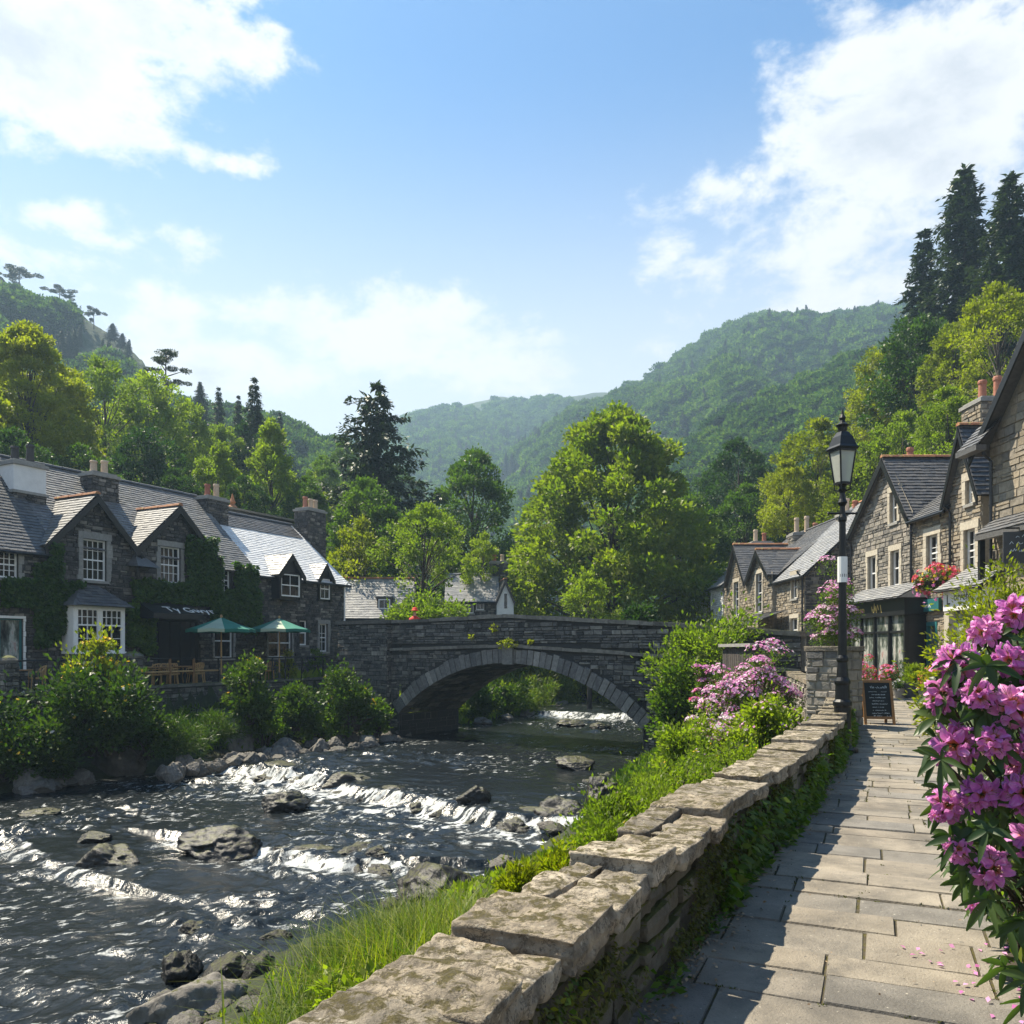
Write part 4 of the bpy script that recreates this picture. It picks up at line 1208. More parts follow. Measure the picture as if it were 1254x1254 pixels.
def chimney(par, c, fr, wu, wd, z0, z1, pots, rng, stone, backing, cap=None, white_from=None, pot_h=.55, cap_mats=None):
    """stone stack: c = plan centre; pots = [(offset u, material, height)]"""
    c = Vector((c[0], c[1], 0)); mb = MB()
    U, N = fr.U, fr.N
    faces = [(c - U * wu / 2 + N * wd / 2, U, wu), (c + U * wu / 2 + N * wd / 2, -N, wd), (c + U * wu / 2 - N * wd / 2, -U, wu), (c - U * wu / 2 - N * wd / 2, N, wd)]
    zt = z1 if white_from is None else white_from
    mb.obox(c - U * wu / 2 - N * wd / 2 + Vector((0, 0, z0)), U * wu, N * wd, Vector((0, 0, zt - z0)), 1)
    for O, d, L in faces:
        f2 = Fr(O, d)
        rubble(mb, f2, 0, L, z0, zt, lambda *a: True, rng, mat=0, ch=(.12, .2), cl=(.2, .4))
    k = .07
    if white_from is not None:
        mb.obox(c - U * (wu / 2 + k) - N * (wd / 2 + k) + Vector((0, 0, zt)), U * (wu + 2 * k), N * (wd + 2 * k), Vector((0, 0, .10)), 3)
        mb.obox(c - U * wu / 2 - N * wd / 2 + Vector((0, 0, zt + .10)), U * wu, N * wd, Vector((0, 0, z1 - zt - .10)), 2)
    mb.obox(c - U * (wu / 2 + k) - N * (wd / 2 + k) + Vector((0, 0, z1)), U * (wu + 2 * k), N * (wd + 2 * k), Vector((0, 0, .13)), 3)
    mb.obox(c - U * (wu / 2 - .03) - N * (wd / 2 - .03) + Vector((0, 0, z1 + .13)), U * (wu - .06), N * (wd - .06), Vector((0, 0, .08)), 3)
    o = mb.build('chimney', [stone, backing, render_white, lintel_grey], par, loc=c + Vector((0, 0, z0)))
    for off, pm, ph in pots:
        p = MB(); r = .14
        p.lathe([(r * 1.15, 0), (r * 1.15, .06), (r, .09), (r * .92, ph * .8), (r * 1.1, ph * .84), (r * 1.1, ph * .93), (r * .95, ph), (r * .7, ph), (r * .7, ph - .15)], 12, c + U * off + Vector((0, 0, z1 + .2)))
        p.build('chimney_pot', pm, o, loc=c + U * off + Vector((0, 0, z1 + .2)), smooth=False)
    return o

def barge(mb, fr, a, b, d, wd=.30, th=.05, mat=0):
    """board along a gable edge from a=(u,z) to b=(u,z) at distance d in front of the wall"""
    A, B = fr.pt(*a, d), fr.pt(*b, d)
    mb.obox(A - Vector((0, 0, wd)), B - A, fr.N * th, Vector((0, 0, wd)), mat)

def gable_roof(par, fr, u0, u1, ze, zp, depth, rng, slate, over=.28, front=.25, ridge=True, board=True, um=None, mat_board=None, ez=None):
    """roof of a gable facing the frame: two slated slopes, bargeboards, ridge tiles"""
    um = (u0 + u1) / 2 if um is None else um
    mb = MB()
    for ue, sg in ((u0, -1), (u1, 1)):
        run = abs(um - ue); rise = zp - ze; L = math.hypot(run, rise)
        S = (fr.U * (-sg) * run + Vector((0, 0, rise))) / L
        O = fr.pt(ue, ze, front) - S * over
        E = -fr.N
        sl = L + over
        slates(mb, O, E, S, depth + front, sl, rng)
        n = E.cross(S); n = n if n.z > 0 else -n
        slope_sheet(mb, [O + n * -.01, O + E * (depth + front) + n * -.01, O + E * (depth + front) + S * sl + n * -.01, O + S * sl + n * -.01])
        slope_sheet(mb, [O + n * -.07, O + E * (depth + front) + n * -.07, O + E * (depth + front) + S * sl + n * -.07, O + S * sl + n * -.07])
    ro = mb.build('roof', slate, par, loc=fr.pt(um, ze))
    if ridge: ridge_tiles(ro, fr.pt(um, zp + .03, front), fr.pt(um, zp + .03, -depth), rng)
    if board:
        b = MB(); k = over / math.hypot(um - u0, zp - ze)
        barge(b, fr, (u0 - (um - u0) * k, ze - (zp - ze) * k - .03), (um + .02, zp - .03), front - .03)
        barge(b, fr, (u1 + (u1 - um) * k, ze - (zp - ze) * k - .03), (um - .02, zp - .032), front - .033)
        b.build('bargeboard', mat_board or black_paint, ro, loc=fr.pt(um, zp, front))
    return ro

def eave_roof(par, fr, u0, u1, ze, zr, run, rng, slate, over=.3, ok=None, gutter=True, name='roof', ridge=True, back=True, ridge_mat=None, cut=()):
    """main roof whose eaves run along the frame"""
    rise = zr - ze; L = math.hypot(run, rise); S = (-fr.N * run + Vector((0, 0, rise))) / L
    k = over / L
    O = fr.pt(u0, ze) - S * over
    mb = MB()
    okc = ok
    if cut: okc = lambda e, q: q > over + .12 or not any(a < u0 + e < b for a, b in cut)
    slates(mb, O, fr.U, S, u1 - u0, L + over, rng, okc)
    n = fr.U.cross(S); n = n if n.z > 0 else -n
    E = fr.U * (u1 - u0)
    if ok is None:
        spans = [(0, u1 - u0)]
        for a, b in cut:
            a, b = a - u0, b - u0
            spans = [q for p in spans for q in (((p[0], min(p[1], a)), (max(p[0], b), p[1])) if a < p[1] and b > p[0] else (p,)) if q[1] - q[0] > .05]
        for dz in (.01, .08):
            O1 = O + S * (over + .05) if cut else O
            slope_sheet(mb, [O1 - n * dz, O1 + E - n * dz, O + E + S * (L + over) - n * dz, O + S * (L + over) - n * dz])
            if cut:
                for a, b in spans: slope_sheet(mb, [O + fr.U * a - n * dz, O + fr.U * b - n * dz, O1 + fr.U * b - n * dz, O1 + fr.U * a - n * dz])
    if back:
        S2 = (fr.N * run + Vector((0, 0, rise))) / L; O2 = fr.pt(u0, ze, -2 * run) - S2 * over
        slope_sheet(mb, [O2, O2 + E, O2 + E + S2 * (L + over), O2 + S2 * (L + over)])
    ro = mb.build(name, slate, par, loc=fr.pt((u0 + u1) / 2, ze))
    if ridge: ridge_tiles(ro, fr.pt(u0, zr + .02, -run), fr.pt(u1, zr + .02, -run), rng, ridge_mat or slate)
    if gutter:
        g = MB(); q = O - n * .05
        g.tube([q + Vector((0, 0, -.02)) + fr.N * .05, q + E + Vector((0, 0, -.02)) + fr.N * .05], .06, 8)
        g.build('gutter', black_paint, par, loc=q)
    return ro

def drainpipe(par, fr, u, z0, z1, d=.10, mat=None, neck=.25):
    mb = MB()
    mb.tube([fr.pt(u, z0, d), fr.pt(u, z1 - neck, d), fr.pt(u, z1 - .05, d + .22), fr.pt(u, z1 + .05, d + .24)], .045, 8)
    for z in np.arange(z0 + .6, z1 - .4, 1.3): mb.lathe([(.06, 0), (.06, .05)], 8, fr.pt(u, float(z), d))
    return mb.build('drainpipe', mat or black_paint, par, loc=fr.pt(u, z0, d), smooth=False)

def shell(mb, fr, u0, u1, depth, z0, ze, mat=1, gable=None):
    """side and back walls of a house"""
    a, b, c, d = fr.pt(u0, 0), fr.pt(u1, 0), fr.pt(u1, 0, -depth), fr.pt(u0, 0, -depth)
    Z = lambda z: Vector((0, 0, z))
    for p, q in ((b, c), (c, d), (d, a)):
        mb.add([p + Z(z0), q + Z(z0), q + Z(ze), p + Z(ze)], [(0, 1, 2, 3)], mat, .5)
    if gable:
        for p, q in ((b, c), (d, a)):
            mb.add([p + Z(ze), q + Z(ze), (p + q) / 2 + Z(gable)], [(0, 1, 2)], mat, .5)

def text_obj(txt, size, mat, par, origin, ux, uz, name='lettering', extrude=.004):
    """lettering turned into mesh; lower-left at origin, along ux, up uz"""
    cu = bpy.data.curves.new('lettering', 'FONT'); cu.body = txt; cu.size = size; cu.extrude = extrude
    cu.space_character = 1.05
    tmp = bpy.data.objects.new('lettering_tmp', cu); COL.objects.link(tmp)
    dg = bpy.context.evaluated_depsgraph_get()
    me = bpy.data.meshes.new_from_object(tmp.evaluated_get(dg))
    bpy.data.objects.remove(tmp); bpy.data.curves.remove(cu)
    ux = Vector(ux).normalized(); uz = Vector(uz).normalized(); n = ux.cross(uz)
    M = Matrix((ux, uz, n)).transposed()
    V = np.empty(len(me.vertices) * 3); me.vertices.foreach_get('co', V); V = V.reshape(-1, 3)
    Wd = V @ np.array(M).T + np.array(origin)
    off = WL.get(par.name, Vector((0, 0, 0)))
    base = Vector(origin)
    me.vertices.foreach_set('co', (Wd - np.array(base)).astype(np.float32).ravel()); me.update()
    a_ = me.attributes.new('rnd', 'FLOAT', 'FACE')
    me.materials.clear()
    o = link_mesh(name, me, mat, par); o.location = base - off
    WL[o.name] = base
    return o

def scrawl(mb, origin, ux, uz, width, h, rng, n, off, th=.008):
    """hand-written looking strokes that cannot be read, as in the photograph"""
    x = 0.; adv = width / max(n, 1); ux, uz, off = Vector(ux), Vector(uz), Vector(off); o = Vector(origin) + off
    for i in range(n):
        tall = rng.random() < .25; hh = h * (1.5 if tall else 1.) * rng.uniform(.8, 1.1)
        pts = []
        k = rng.randint(3, 5)
        for q in range(k):
            pts.append(o + ux * (x + adv * .85 * q / (k - 1)) + uz * (hh * (rng.uniform(.55, 1) if q % 2 else rng.uniform(0, .25))))
        for a, b in zip(pts[:-1], pts[1:]):
            if rng.random() < .9: mb.bar(a, b, th, .003, 0, None, up=off.normalized())
        x += adv * (1.5 if rng.random() < .12 else 1)
        if x > width: break

# ------------------------------------------------------------------ the inn row on the left bank
rg = random.Random(101)
FL = Fr(FA, FU)
uA, uB, uC, uD = FL.u(-70), FL.u(58), FL.u(312), FL.u(421)
GZ = TZ - .25                                      # wall foot

# first cottage -------------------------------------------------------
root = empty('stone_cottage', FL.pt((uA + uB) / 2, 0, -2), 'dark stone cottage with the white-rendered chimney stack', 'house')
r1 = FL.rect(-22, 674, 22, 707); r2 = FL.rect(-25, 757, 28, 822)
ze, zr = FL.z(FL.u(25), 668), 9.3
mb = MB()
facade(mb, FL, [(uA, ze), (uB, ze)], GZ, [r1, r2], rg, mats=(0, 1))
shell(mb, FL, uA, uB, 7.5, GZ, ze, 1, zr)
mb.build('wall', [slate_wall, slate_backing], root)
eave_roof(root, FL, uA - .2, uB + .35, ze, zr, 3.75, rg, slate_dark)
window(root, FL, r1, 6, 4, surround=(lintel_grey, .16))
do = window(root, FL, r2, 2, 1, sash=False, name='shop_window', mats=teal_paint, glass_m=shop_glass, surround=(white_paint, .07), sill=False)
c = FL.pt(FL.u(28, -2.3), 0, -2.3)
chimney(root, c, FL, 1.25, .9, 5.5, P(28, 573, c.y).z, [(-.3, pot_black, .55), (.28, pot_black, .75)], rg, slate_wall, slate_backing, white_from=P(28, 607, c.y).z)

# double-gabled inn -------------------------------------------------------
root = empty('gabled_inn', FL.pt((uB + uC) / 2, 0, -2), 'dark stone inn with two black-edged gables and a white bay window', 'house')
inn = root
g1 = (FL.u(57), FL.u(167)); g2 = (FL.u(166), FL.u(262))
zg1e, zg1p = FL.z(FL.u(60), 662), FL.z(FL.u(125), 607); zg2e, zg2p = FL.z(FL.u(170), 668), FL.z(FL.u(215), 619)
z3 = FL.z(FL.u(285), 694)
w1 = FL.rect(101, 661, 130, 711); w2 = FL.rect(196, 670, 221, 714); w3 = FL.rect(267, 697, 282, 724)
door = FL.rect(190, 760, 243, 838); door = (door[0], door[1], GZ, door[3])
gw = FL.rect(262, 764, 285, 806)
mb = MB()
top = [(uB, zg1e), (sum(g1) / 2, zg1p), (g1[1], zg1e), (g1[1] + .001, zg2e), (sum(g2) / 2, zg2p), (g2[1], zg2e - .25), (g2[1] + .001, z3), (uC, z3)]
top[2] = (g1[1] - .001, zg1e)
facade(mb, FL, top, GZ, [w1, w2, w3, door, gw], rg)
shell(mb, FL, uB, uC, 8, GZ, z3 - .1, 1, 9.0)
mb.build('wall', [slate_wall, slate_backing], root)
ok = None
eave_roof(root, FL, uB + .3, uC + .1, z3, 9.15, 4.0, rg, slate_mid, gutter=False, ridge_mat=slate_dark, cut=[(uB - 1, g2[1] + .1)])
gable_roof(root, FL, g1[0], g1[1], zg1e, zg1p, 3.4, rg, slate_mid)
gable_roof(root, FL, g2[0], g2[1], zg2e, zg2p, 3.2, rg, slate_mid)
window(root, FL, w1, 4, 4, surround=(lintel_grey, .2)); window(root, FL, w2, 4, 4, surround=(lintel_grey, .18)); window(root, FL, w3, 3, 4); window(root, FL, gw, 2, 2, surround=(lintel_grey, .1))
# bay window with hipped slate roof
bu0, bu1 = FL.u(90, .7), FL.u(153, .7)
by0, by1 = FL.z((bu0 + bu1) / 2, 798, .7), FL.z((bu0 + bu1) / 2, 746, .7)
bay = MB()
FL.box(bay, bu0, bu1, GZ, by0 - .08, 0, .7, 0)
rubble(bay, FL, bu0, bu1, GZ, by0 - .08, lambda *a: True, rg, d0=.7)
FL.box(bay, bu0 - .02, bu1 + .02, by0 - .08, by0, 0, .76, 1)
for u in (bu0, bu1 - .12, (bu0 + bu1) / 2 - .07): FL.box(bay, u, u + .12, by0, by1, .02, .70, 1)
FL.box(bay, bu0, bu1, by1, by1 + .1, 0, .72, 1)
bo = bay.build('bay', [slate_wall, white_paint], root, loc=FL.pt((bu0 + bu1) / 2, GZ, .7))
um = (bu0 + bu1) / 2 
for a, b_ in ((bu0 + .12, um - .07), (um + .05, bu1 - .12)):
    # panes sit in the front of the bay
    fb = Fr(FL.pt(0, 0, .72), FL.U)
    wmb = MB()
    z0_, z1_ = by0, by1
    fb.box(wmb, a, a + .05, z0_, z1_, -.1, 0); fb.box(wmb, b_ - .05, b_, z0_, z1_, -.1, 0); fb.box(wmb, a + .05, b_ - .05, z0_, z0_ + .07, -.1, .002); fb.box(wmb, a + .05, b_ - .05, z1_ - .05, z1_, -.1, -.002)
    zt = z0_ + (z1_ - z0_) * .62
    fb.box(wmb, a + .05, b_ - .05, zt - .03, zt + .03, -.09, -.006)
    for i in range(1, 4): x = a + (b_ - a) * i / 4; fb.box(wmb, x - .012, x + .012, zt + .03 if i % 2 else z0_ + .07, z1_ - .05, -.08, -.012)
    fb.box(wmb, a + .05, b_ - .05, (zt + z1_) / 2 - .012, (zt + z1_) / 2 + .012, -.078, -.014); fb.box(wmb, a + .05, b_ - .05, (zt + z0_) / 2 - .012, (zt + z0_) / 2 + .012, -.078, -.014)
    wo = wmb.build('window', white_paint, root, loc=fb.pt((a + b_) / 2, z0_))
    g = MB(); g.add([fb.pt(a, z0_, -.06), fb.pt(b_, z0_, -.06), fb.pt(b_, z1_, -.06), fb.pt(a, z1_, -.06)], [(0, 1, 2, 3)]); g.build('pane', glass, wo)
br = MB()
za, zb_ = by1 + .1, FL.z(um, 717)
A = [FL.pt(bu0 - .22, za, 1.0), FL.pt(bu1 + .22, za, 1.0), FL.pt(bu1 + .22, za, .05), FL.pt(bu0 - .22, za, .05)]
B = [FL.pt(um - .35, zb_, .08), FL.pt(um + .35, zb_, .08)]
br.add(A + B, [(0, 1, 5, 4), (1, 2, 5), (3, 0, 4), (3, 2, 1, 0)], 0, .5)
Sv = ((B[0] + B[1]) / 2 - (A[0] + A[1]) / 2); Ls = Sv.length
def okb(e, s, LL=(bu1 - bu0 + .44), Ls=Ls):
    k = s / Ls; mid = LL / 2; half = mid * (1 - k) + .35 * k
    return abs(e - mid) < half - .06
slates(br, A[0] + FL.N * .02, FL.U, Sv, bu1 - bu0 + .44, Ls, rg, okb)
br.build('bay_roof', slate_dark, root, loc=A[0])
# awning over the door
aw0, aw1 = FL.u(184, .9), FL.u(246, .9)
z0_, z1_ = FL.z(aw0, 757, 1.0), FL.z(aw0, 735, .1)
am = MB()
am.add([FL.pt(aw0, z1_, .07), FL.pt(aw1, z1_, .07), FL.pt(aw1, z0_ + .22, 1.1), FL.pt(aw0, z0_ + .22, 1.1), FL.pt(aw0, z0_, 1.1), FL.pt(aw1, z0_, 1.1), FL.pt(aw0, z0_, .07), FL.pt(aw1, z0_, .07)], [(3, 2, 1, 0), (4, 5, 2, 3), (0, 6, 4, 3), (1, 2, 5, 7)])
ao = am.build('awning', black_paint, root, loc=FL.pt(aw0, z0_, 1.1))
sl = (FL.pt(0, z1_, .07) - FL.pt(0, z0_ + .22, 1.1)); sl_n = sl.normalized()
text_obj('Ty Gwyr', .66, sign_white, ao, FL.pt(FL.u(203, .95), z0_ + .30, 1.06) + FL.N * .03, FL.U, sl_n, extrude=.006)
dm = MB(); FL.box(dm, door[0] + .05, door[1] - .05, GZ, door[3] - .05, -.2, -.14, 0)
for k in range(4):
    u = door[0] + (door[1] - door[0]) * (k + .5) / 4; FL.box(dm, u - .03, u + .03, GZ, door[3] - .05, -.14, -.09, 0)
do = dm.build('door', black_paint, root, loc=FL.pt((door[0] + door[1]) / 2, GZ, -.1))
hm = MB(); hm.lathe([(.03, 0), (.04, .03), (.03, .06)], 8, FL.pt((door[0] + door[1]) / 2 + .1, GZ + 1.15, -.06)); hm.build('handle', gold_paint, do)
drainpipe(root, FL, FL.u(167), GZ + .2, FL.z(FL.u(167), 682))
hopper = MB(); hopper.add([FL.pt(g1[1] - .5, zg1e - .62, .06), FL.pt(g1[1] + .55, zg1e - .62, .06), FL.pt(g1[1] + .55, zg1e - .66, .75), FL.pt(g1[1] - .5, zg1e - .66, .75), FL.pt(g1[1] - .1, zg1e - .1, .06), FL.pt(g1[1] + .15, zg1e - .1, .06)], [(3, 2, 5, 4), (0, 3, 4), (2, 1, 5), (0, 1, 2, 3)])
hopper.build('valley_roof', slate_dark, root, loc=FL.pt(g1[1], zg1e - .6, .3))
c = FL.pt(FL.u(122, -3.0), 0, -3.0)
chimney(root, c, FL, 1.2, .8, 6.6, P(122, 586, c.y).z, [(-.28, pot_buff, .5), (.22, pot_buff, .6)], rg, slate_wall, slate_backing)
c = FL.pt(FL.u(260, -3.4), 0, -3.4)
chimney(root, c, FL, 1.3, .8, 6.9, P(262, 614, c.y).z, [(-.3, pot_red, .6), (.25, pot_buff, .7)], rg, slate_wall, slate_backing)

# house with the glare-white roof -------------------------------------------------------
root = empty('glare_roof_house', FL.pt((uC + uD) / 2, 0, -2), 'dark stone house with a whitewashed slate roof and two small dormers', 'house')
zeW = FL.z(FL.u(365), 706); zrW = 8.6
d1 = FL.rect(334, 704, 357, 731); d2 = FL.rect(390, 709, 402, 734)
gA = FL.rect(328, 770, 357, 805); gB = FL.rect(391, 764, 401, 798); gC = FL.rect(367, 760, 376, 790)
mb = MB()
facade(mb, FL, [(uC, zeW), (uD, zeW)], GZ, [d2, gA, gB, gC], rg)
shell(mb, FL, uC, uD, 8, GZ, zeW, 1, zrW)
# rubble on the end wall over the river too
fe = Fr(FL.pt(uD, 0), -FL.N)
rubble(mb, fe, 0, 8, GZ, zeW, lambda *a: True, rg)
rubble(mb, fe, 0, 8, zeW, zrW, lambda a, b, z0, z1: min(a, 8 - b) > (z1 - zeW) * 4 / (zrW - zeW), rg)
mb.build('wall', [slate_wall, slate_backing], root)
run = 4.0; L = math.hypot(run, zrW - zeW); S = (-FL.N * run + Vector((0, 0, zrW - zeW))) / L
eave_roof(root, FL, uC + .12, uD + .3, zeW, zrW, run, rg, slate_glare, ridge=False)
mb = MB(); O = FL.pt(uC + .4, zeW) + S * L * .74 + Vector((0, 0, .05))
slates(mb, O, FL.U, S, uD - uC - .3, L * .27, rg); mb.build('roof_top_course', slate_dark, root, loc=O)
ridge_tiles(root, FL.pt(uC + .1, zrW + .06, -run), FL.pt(uD + .3, zrW + .06, -run), rg, slate_dark)
def dormer(root, r, out, depth, peak, label=None):
    u0, u1, z0, z1 = r
    f2 = Fr(FL.pt(0, 0, out), FL.U)
    mb = MB()
    FL.box(mb, u0 - .12, u1 + .12, z0 - .15, z1 + .06, -.3, out - .12)
    f2.box(mb, u0 - .12, u0, z0 - .12, z1 + .06, -.13, .01); f2.box(mb, u1, u1 + .12, z0 - .12, z1 + .06, -.13, .01)
    um = (u0 + u1) / 2
    mb.prism([f2.pt(u0 - .12, z1 + .06, .01), f2.pt(u1 + .12, z1 + .06, .01), f2.pt(um, peak - .12, .01)], -FL.N * (out + .3))
    do = mb.build('dormer', black_paint, root, loc=FL.pt(um, z0, out))
    window(do, f2, r, 2, 2, d=-.03, sill=False)
    gable_roof(do, f2, u0 - .18, u1 + .18, z1 + .05, peak, depth, rg, slate_light, over=.16, front=.14, ridge=False)
dormer(root, d1, .55, 2.4, FL.z(FL.u(346), 679))
dormer(root, d2, .12, 1.8, FL.z(FL.u(396), 690))
window(root, FL, gA, 2, 2, surround=(lintel_grey, .1), mats=[white_paint]); window(root, FL, gB, 2, 3, surround=(lintel_grey, .16)); window(root, FL, gC, 1, 2)
c = FL.pt(FL.u(380, -3.4), 0, -3.4)
chimney(root, c, FL, 1.5, 1.0, 5.8, P(380, 628, c.y).z, [(-.42, pot_red, .65), (.02, pot_buff, .6), (.42, pot_buff, .6)], rg, slate_wall, slate_backing)
drainpipe(root, FL, uD - .06, GZ, zeW - .05, mat=white_paint)

# old mossy wall rising behind the glare-white roof
fb = Fr(FL.pt(FL.u(274), 0, -9.5), FL.U)
root = empty('stone_outbuilding', fb.pt(2, 0), 'flat-topped mossy stone outbuilding behind the whitewashed roof', 'house')
ob0, ob1 = fb.u(276), fb.u(364)
zt = fb.z(ob0, 622)
mb = MB(); facade(mb, fb, [(ob0, zt), (ob1, zt - .15)], 3., [], rg); shell(mb, fb, ob0, ob1, 3, 3., zt - .2)
mb.build('wall', [slate_wall, slate_backing], root)
mb = MB(); mb.obox(fb.pt(ob0 - .1, zt, .1), FL.U * (ob1 - ob0 + .2), -FL.N * 3.2, Vector((0, 0, .12))); mb.build('roof', bridge_moss, root)
mb = MB(); p = fb.pt(fb.u(292), zt + .12, -.5)
mb.lathe([(.3, 0), (.32, .1), (.12, .3), (.2, .42), (.12, .6), (.03, .95)], 10, p); mb.build('finial', terracotta, root, loc=p)

# ------------------------------------------------------------------ two cottages behind the bridge
fc = Fr(P(414, 795, 47) * Vector((1, 1, 0)) if False else Vector((-10.0, 47, 0)), Vector((1, .10, 0)))
root = empty('slate_cottage', fc.pt(2, 0, -2), 'low cottage whose broad grey slate roof shows over the bridge', 'house')
u0, u1 = fc.u(405), fc.u(500)
ze, zr = fc.z(u0, 754), fc.z(u0, 708, -3)
mb = MB(); facade(mb, fc, [(u0, ze), (u1, ze)], .2, [], rg); shell(mb, fc, u0, u1, 6, .2, ze, 1, zr); mb.build('wall', [slate_wall, slate_backing], root)
eave_roof(root, fc, u0 - .2, u1 + .3, ze, zr, 3., rg, slate_light, ridge_mat=terracotta, over=.25)
# small flat dormer
rd = fc.rect(461, 732, 479, 747)
mb = MB(); fc.box(mb, rd[0], rd[1], rd[2], rd[3], -2.2, -.6); fc.box(mb, rd[0] - .1, rd[1] + .1, rd[3], rd[3] + .1, -2.4, -.5); do = mb.build('dormer', black_paint, root)
f2 = Fr(fc.pt(0, 0, -.56), fc.U); window(do, f2, (rd[0] + .08, rd[1] - .08, rd[2] + .08, rd[3] - .05), 2, 1, d=0.03, sash=False, sill=False)
mb = MB(); barge(mb, fc, (0, 0), (0.01, .01), 0); 
A_, B_, C_ = fc.pt(u1 + .32, ze - .2, .25), fc.pt(u1 + .32, zr + .02, -3), fc.pt(u1 + .32, ze - .2, -6.25)
mb = MB()
for p, q in ((A_, B_), (C_, B_)): mb.obox(p - Vector((0, 0, .14)), q - p, fc.U * .05, Vector((0, 0, .2)))
mb.build('bargeboard', black_paint, root)

fd = Fr(Vector((-4.0, 56, 0)), Vector((1, .05, 0)))
root = empty('white_gabled_cottage', fd.pt(2, 0, -2), 'cottage with a white gable end and a hipped pale slate roof beyond the bridge', 'house')
u0, u1 = fd.u(548), fd.u(610)
ze, zr = fd.z(u0, 734), fd.z(u0, 703, -2.2)
wa = fd.rect(568, 737, 580, 751); wb = fd.rect(583, 737, 593, 747)
mb = MB(); facade(mb, fd, [(u0, ze), (u1, ze)], 1.0, [wa, wb], rg); shell(mb, fd, u0, u1, 5, 1., ze, 1); mb.build('wall', [slate_wall, slate_backing], root)
window(root, fd, wa, 2, 1, sash=False); window(root, fd, wb, 2, 1, sash=False)
eave_roof(root, fd, u0 - .2, u1 + .1, ze, zr, 2.4, rg, slate_light, over=.25)
fg = Fr(fd.pt(u1 - .1, 0, .35), Vector((1, .15, 0)))
gu1 = fg.u(629); gp = fg.z(gu1 / 2, 709)
mb = MB(); mb.prism([fg.pt(0, 1.), fg.pt(gu1, 1.), fg.pt(gu1, ze), fg.pt(gu1 / 2, gp), fg.pt(0, ze)], -fg.N * 4, 0); mb.build('gable_wall', render_white, root)
gable_roof(root, fg, 0, gu1, ze, gp, 4.4, rg, slate_dark, over=.2, front=.12)
wv_ = fg.rect(617.5, 727, 621, 745)
mb = MB(); fg.box(mb, *wv_, .0, .02); mb.build('window', glass, root)
c = fd.pt(fd.u(612), 0, -2.6)
chimney(root, c, fd, 1.25, .8, 4., P(612, 691, c.y).z, [(-.3, pot_red, .5), (.28, pot_buff, .5)], rg, slate_wall, slate_backing)

# ------------------------------------------------------------------ shops on the right
XF = 14.6
FRr = Fr((XF, 62, 0), (0, -1, 0))
rg = random.Random(202)
U_ = FRr.u
def rfar(px0, px1): return U_(px0), U_(px1)

# far terrace: a low house, then a pair of gabled fronts
root = empty('low_terrace_house', FRr.pt(U_(860), 0, -3), 'small far house with a long sloping slate roof past the gabled pair', 'house')
FF = Fr((13.4, 64, 0), (0, -1, 0))
u0, u1 = FF.u(845), FF.u(886)
ze, zr = FF.z(FF.u(860), 722), 8.2
wins = [FF.rect(852, 730, 857, 752), FF.rect(866, 728, 871, 752)]
mb = MB(); facade(mb, FF, [(u0, ze), (u1, ze)], -.2, wins, rg); shell(mb, FF, u0, u1, 7, -.2, ze, 1, zr)
mb.build('wall', [render_white, warm_backing], root)
for q in wins: window(root, FF, q, 2, 2, surround=(white_paint, .2))
eave_roof(root, FF, u0 - .2, u1 + .25, ze, zr, 3.5, rg, slate_light)
c = FF.pt(u1 - .4, 0, -2.4)
chimney(root, c, Fr((0, 0, 0), (1, 0, 0)), 1.3, 1.3, 5, P(887, 668, c.y).z, [(-.25, pot_buff, .8), (.3, pot_red, .6)], rg, grey_wall, warm_backing)

root = empty('gabled_terrace_house', FF.pt(FF.u(915), 0, -3), 'far stone house with two steep gables and orange ridge tiles', 'house')
u0, u1 = FF.u(887), FF.u(946)
ga = (FF.u(891), FF.u(915)); gb = (FF.u(918), FF.u(944))
zea, zpa = FF.z(ga[0], 715), FF.z(sum(ga) / 2, 667); zeb, zpb = FF.z(gb[0], 708), FF.z(sum(gb) / 2, 673)
wins = [FF.rect(911, 688, 918, 712), FF.rect(938, 684, 945, 716), FF.rect(900, 690, 906, 712)]
wins = [(sum(ga) / 2 - .55, sum(ga) / 2 + .55, 3.6, 5.6), (sum(gb) / 2 - .55, sum(gb) / 2 + .55, 3.6, 5.7)]
mb = MB(); facade(mb, FF, [(u0, zea), (ga[0], zea), (sum(ga) / 2, zpa), (ga[1], zea), (gb[0], zeb), (sum(gb) / 2, zpb), (gb[1], zeb), (u1, zeb)], -.2, wins, rg); shell(mb, FF, u0, u1, 8, -.2, 5, 1, 8.5)
mb.build('wall', [warm_wall, warm_backing], root)
for q in wins: window(root, FF, q, 2, 4, surround=(lintel_warm, .16))
eave_roof(root, FF, u0, u1, 5.2, 8.6, 4, rg, slate_dark, gutter=False, cut=[(u0 - 1, u1 + 1)])
gable_roof(root, FF, ga[0], ga[1], zea, zpa, 4.5, rg, slate_dark); gable_roof(root, FF, gb[0], gb[1], zeb, zpb, 4.5, rg, slate_dark)
c = FF.pt(FF.u(905), 0, -4)
chimney(root, c, Fr((0, 0, 0), (1, 0, 0)), 1.9, 1.0, 6, P(912, 657, c.y).z, [(-.6, pot_buff, .9), (0, pot_buff, 1.0), (.5, pot_red, .6)], rg, grey_wall, warm_backing)
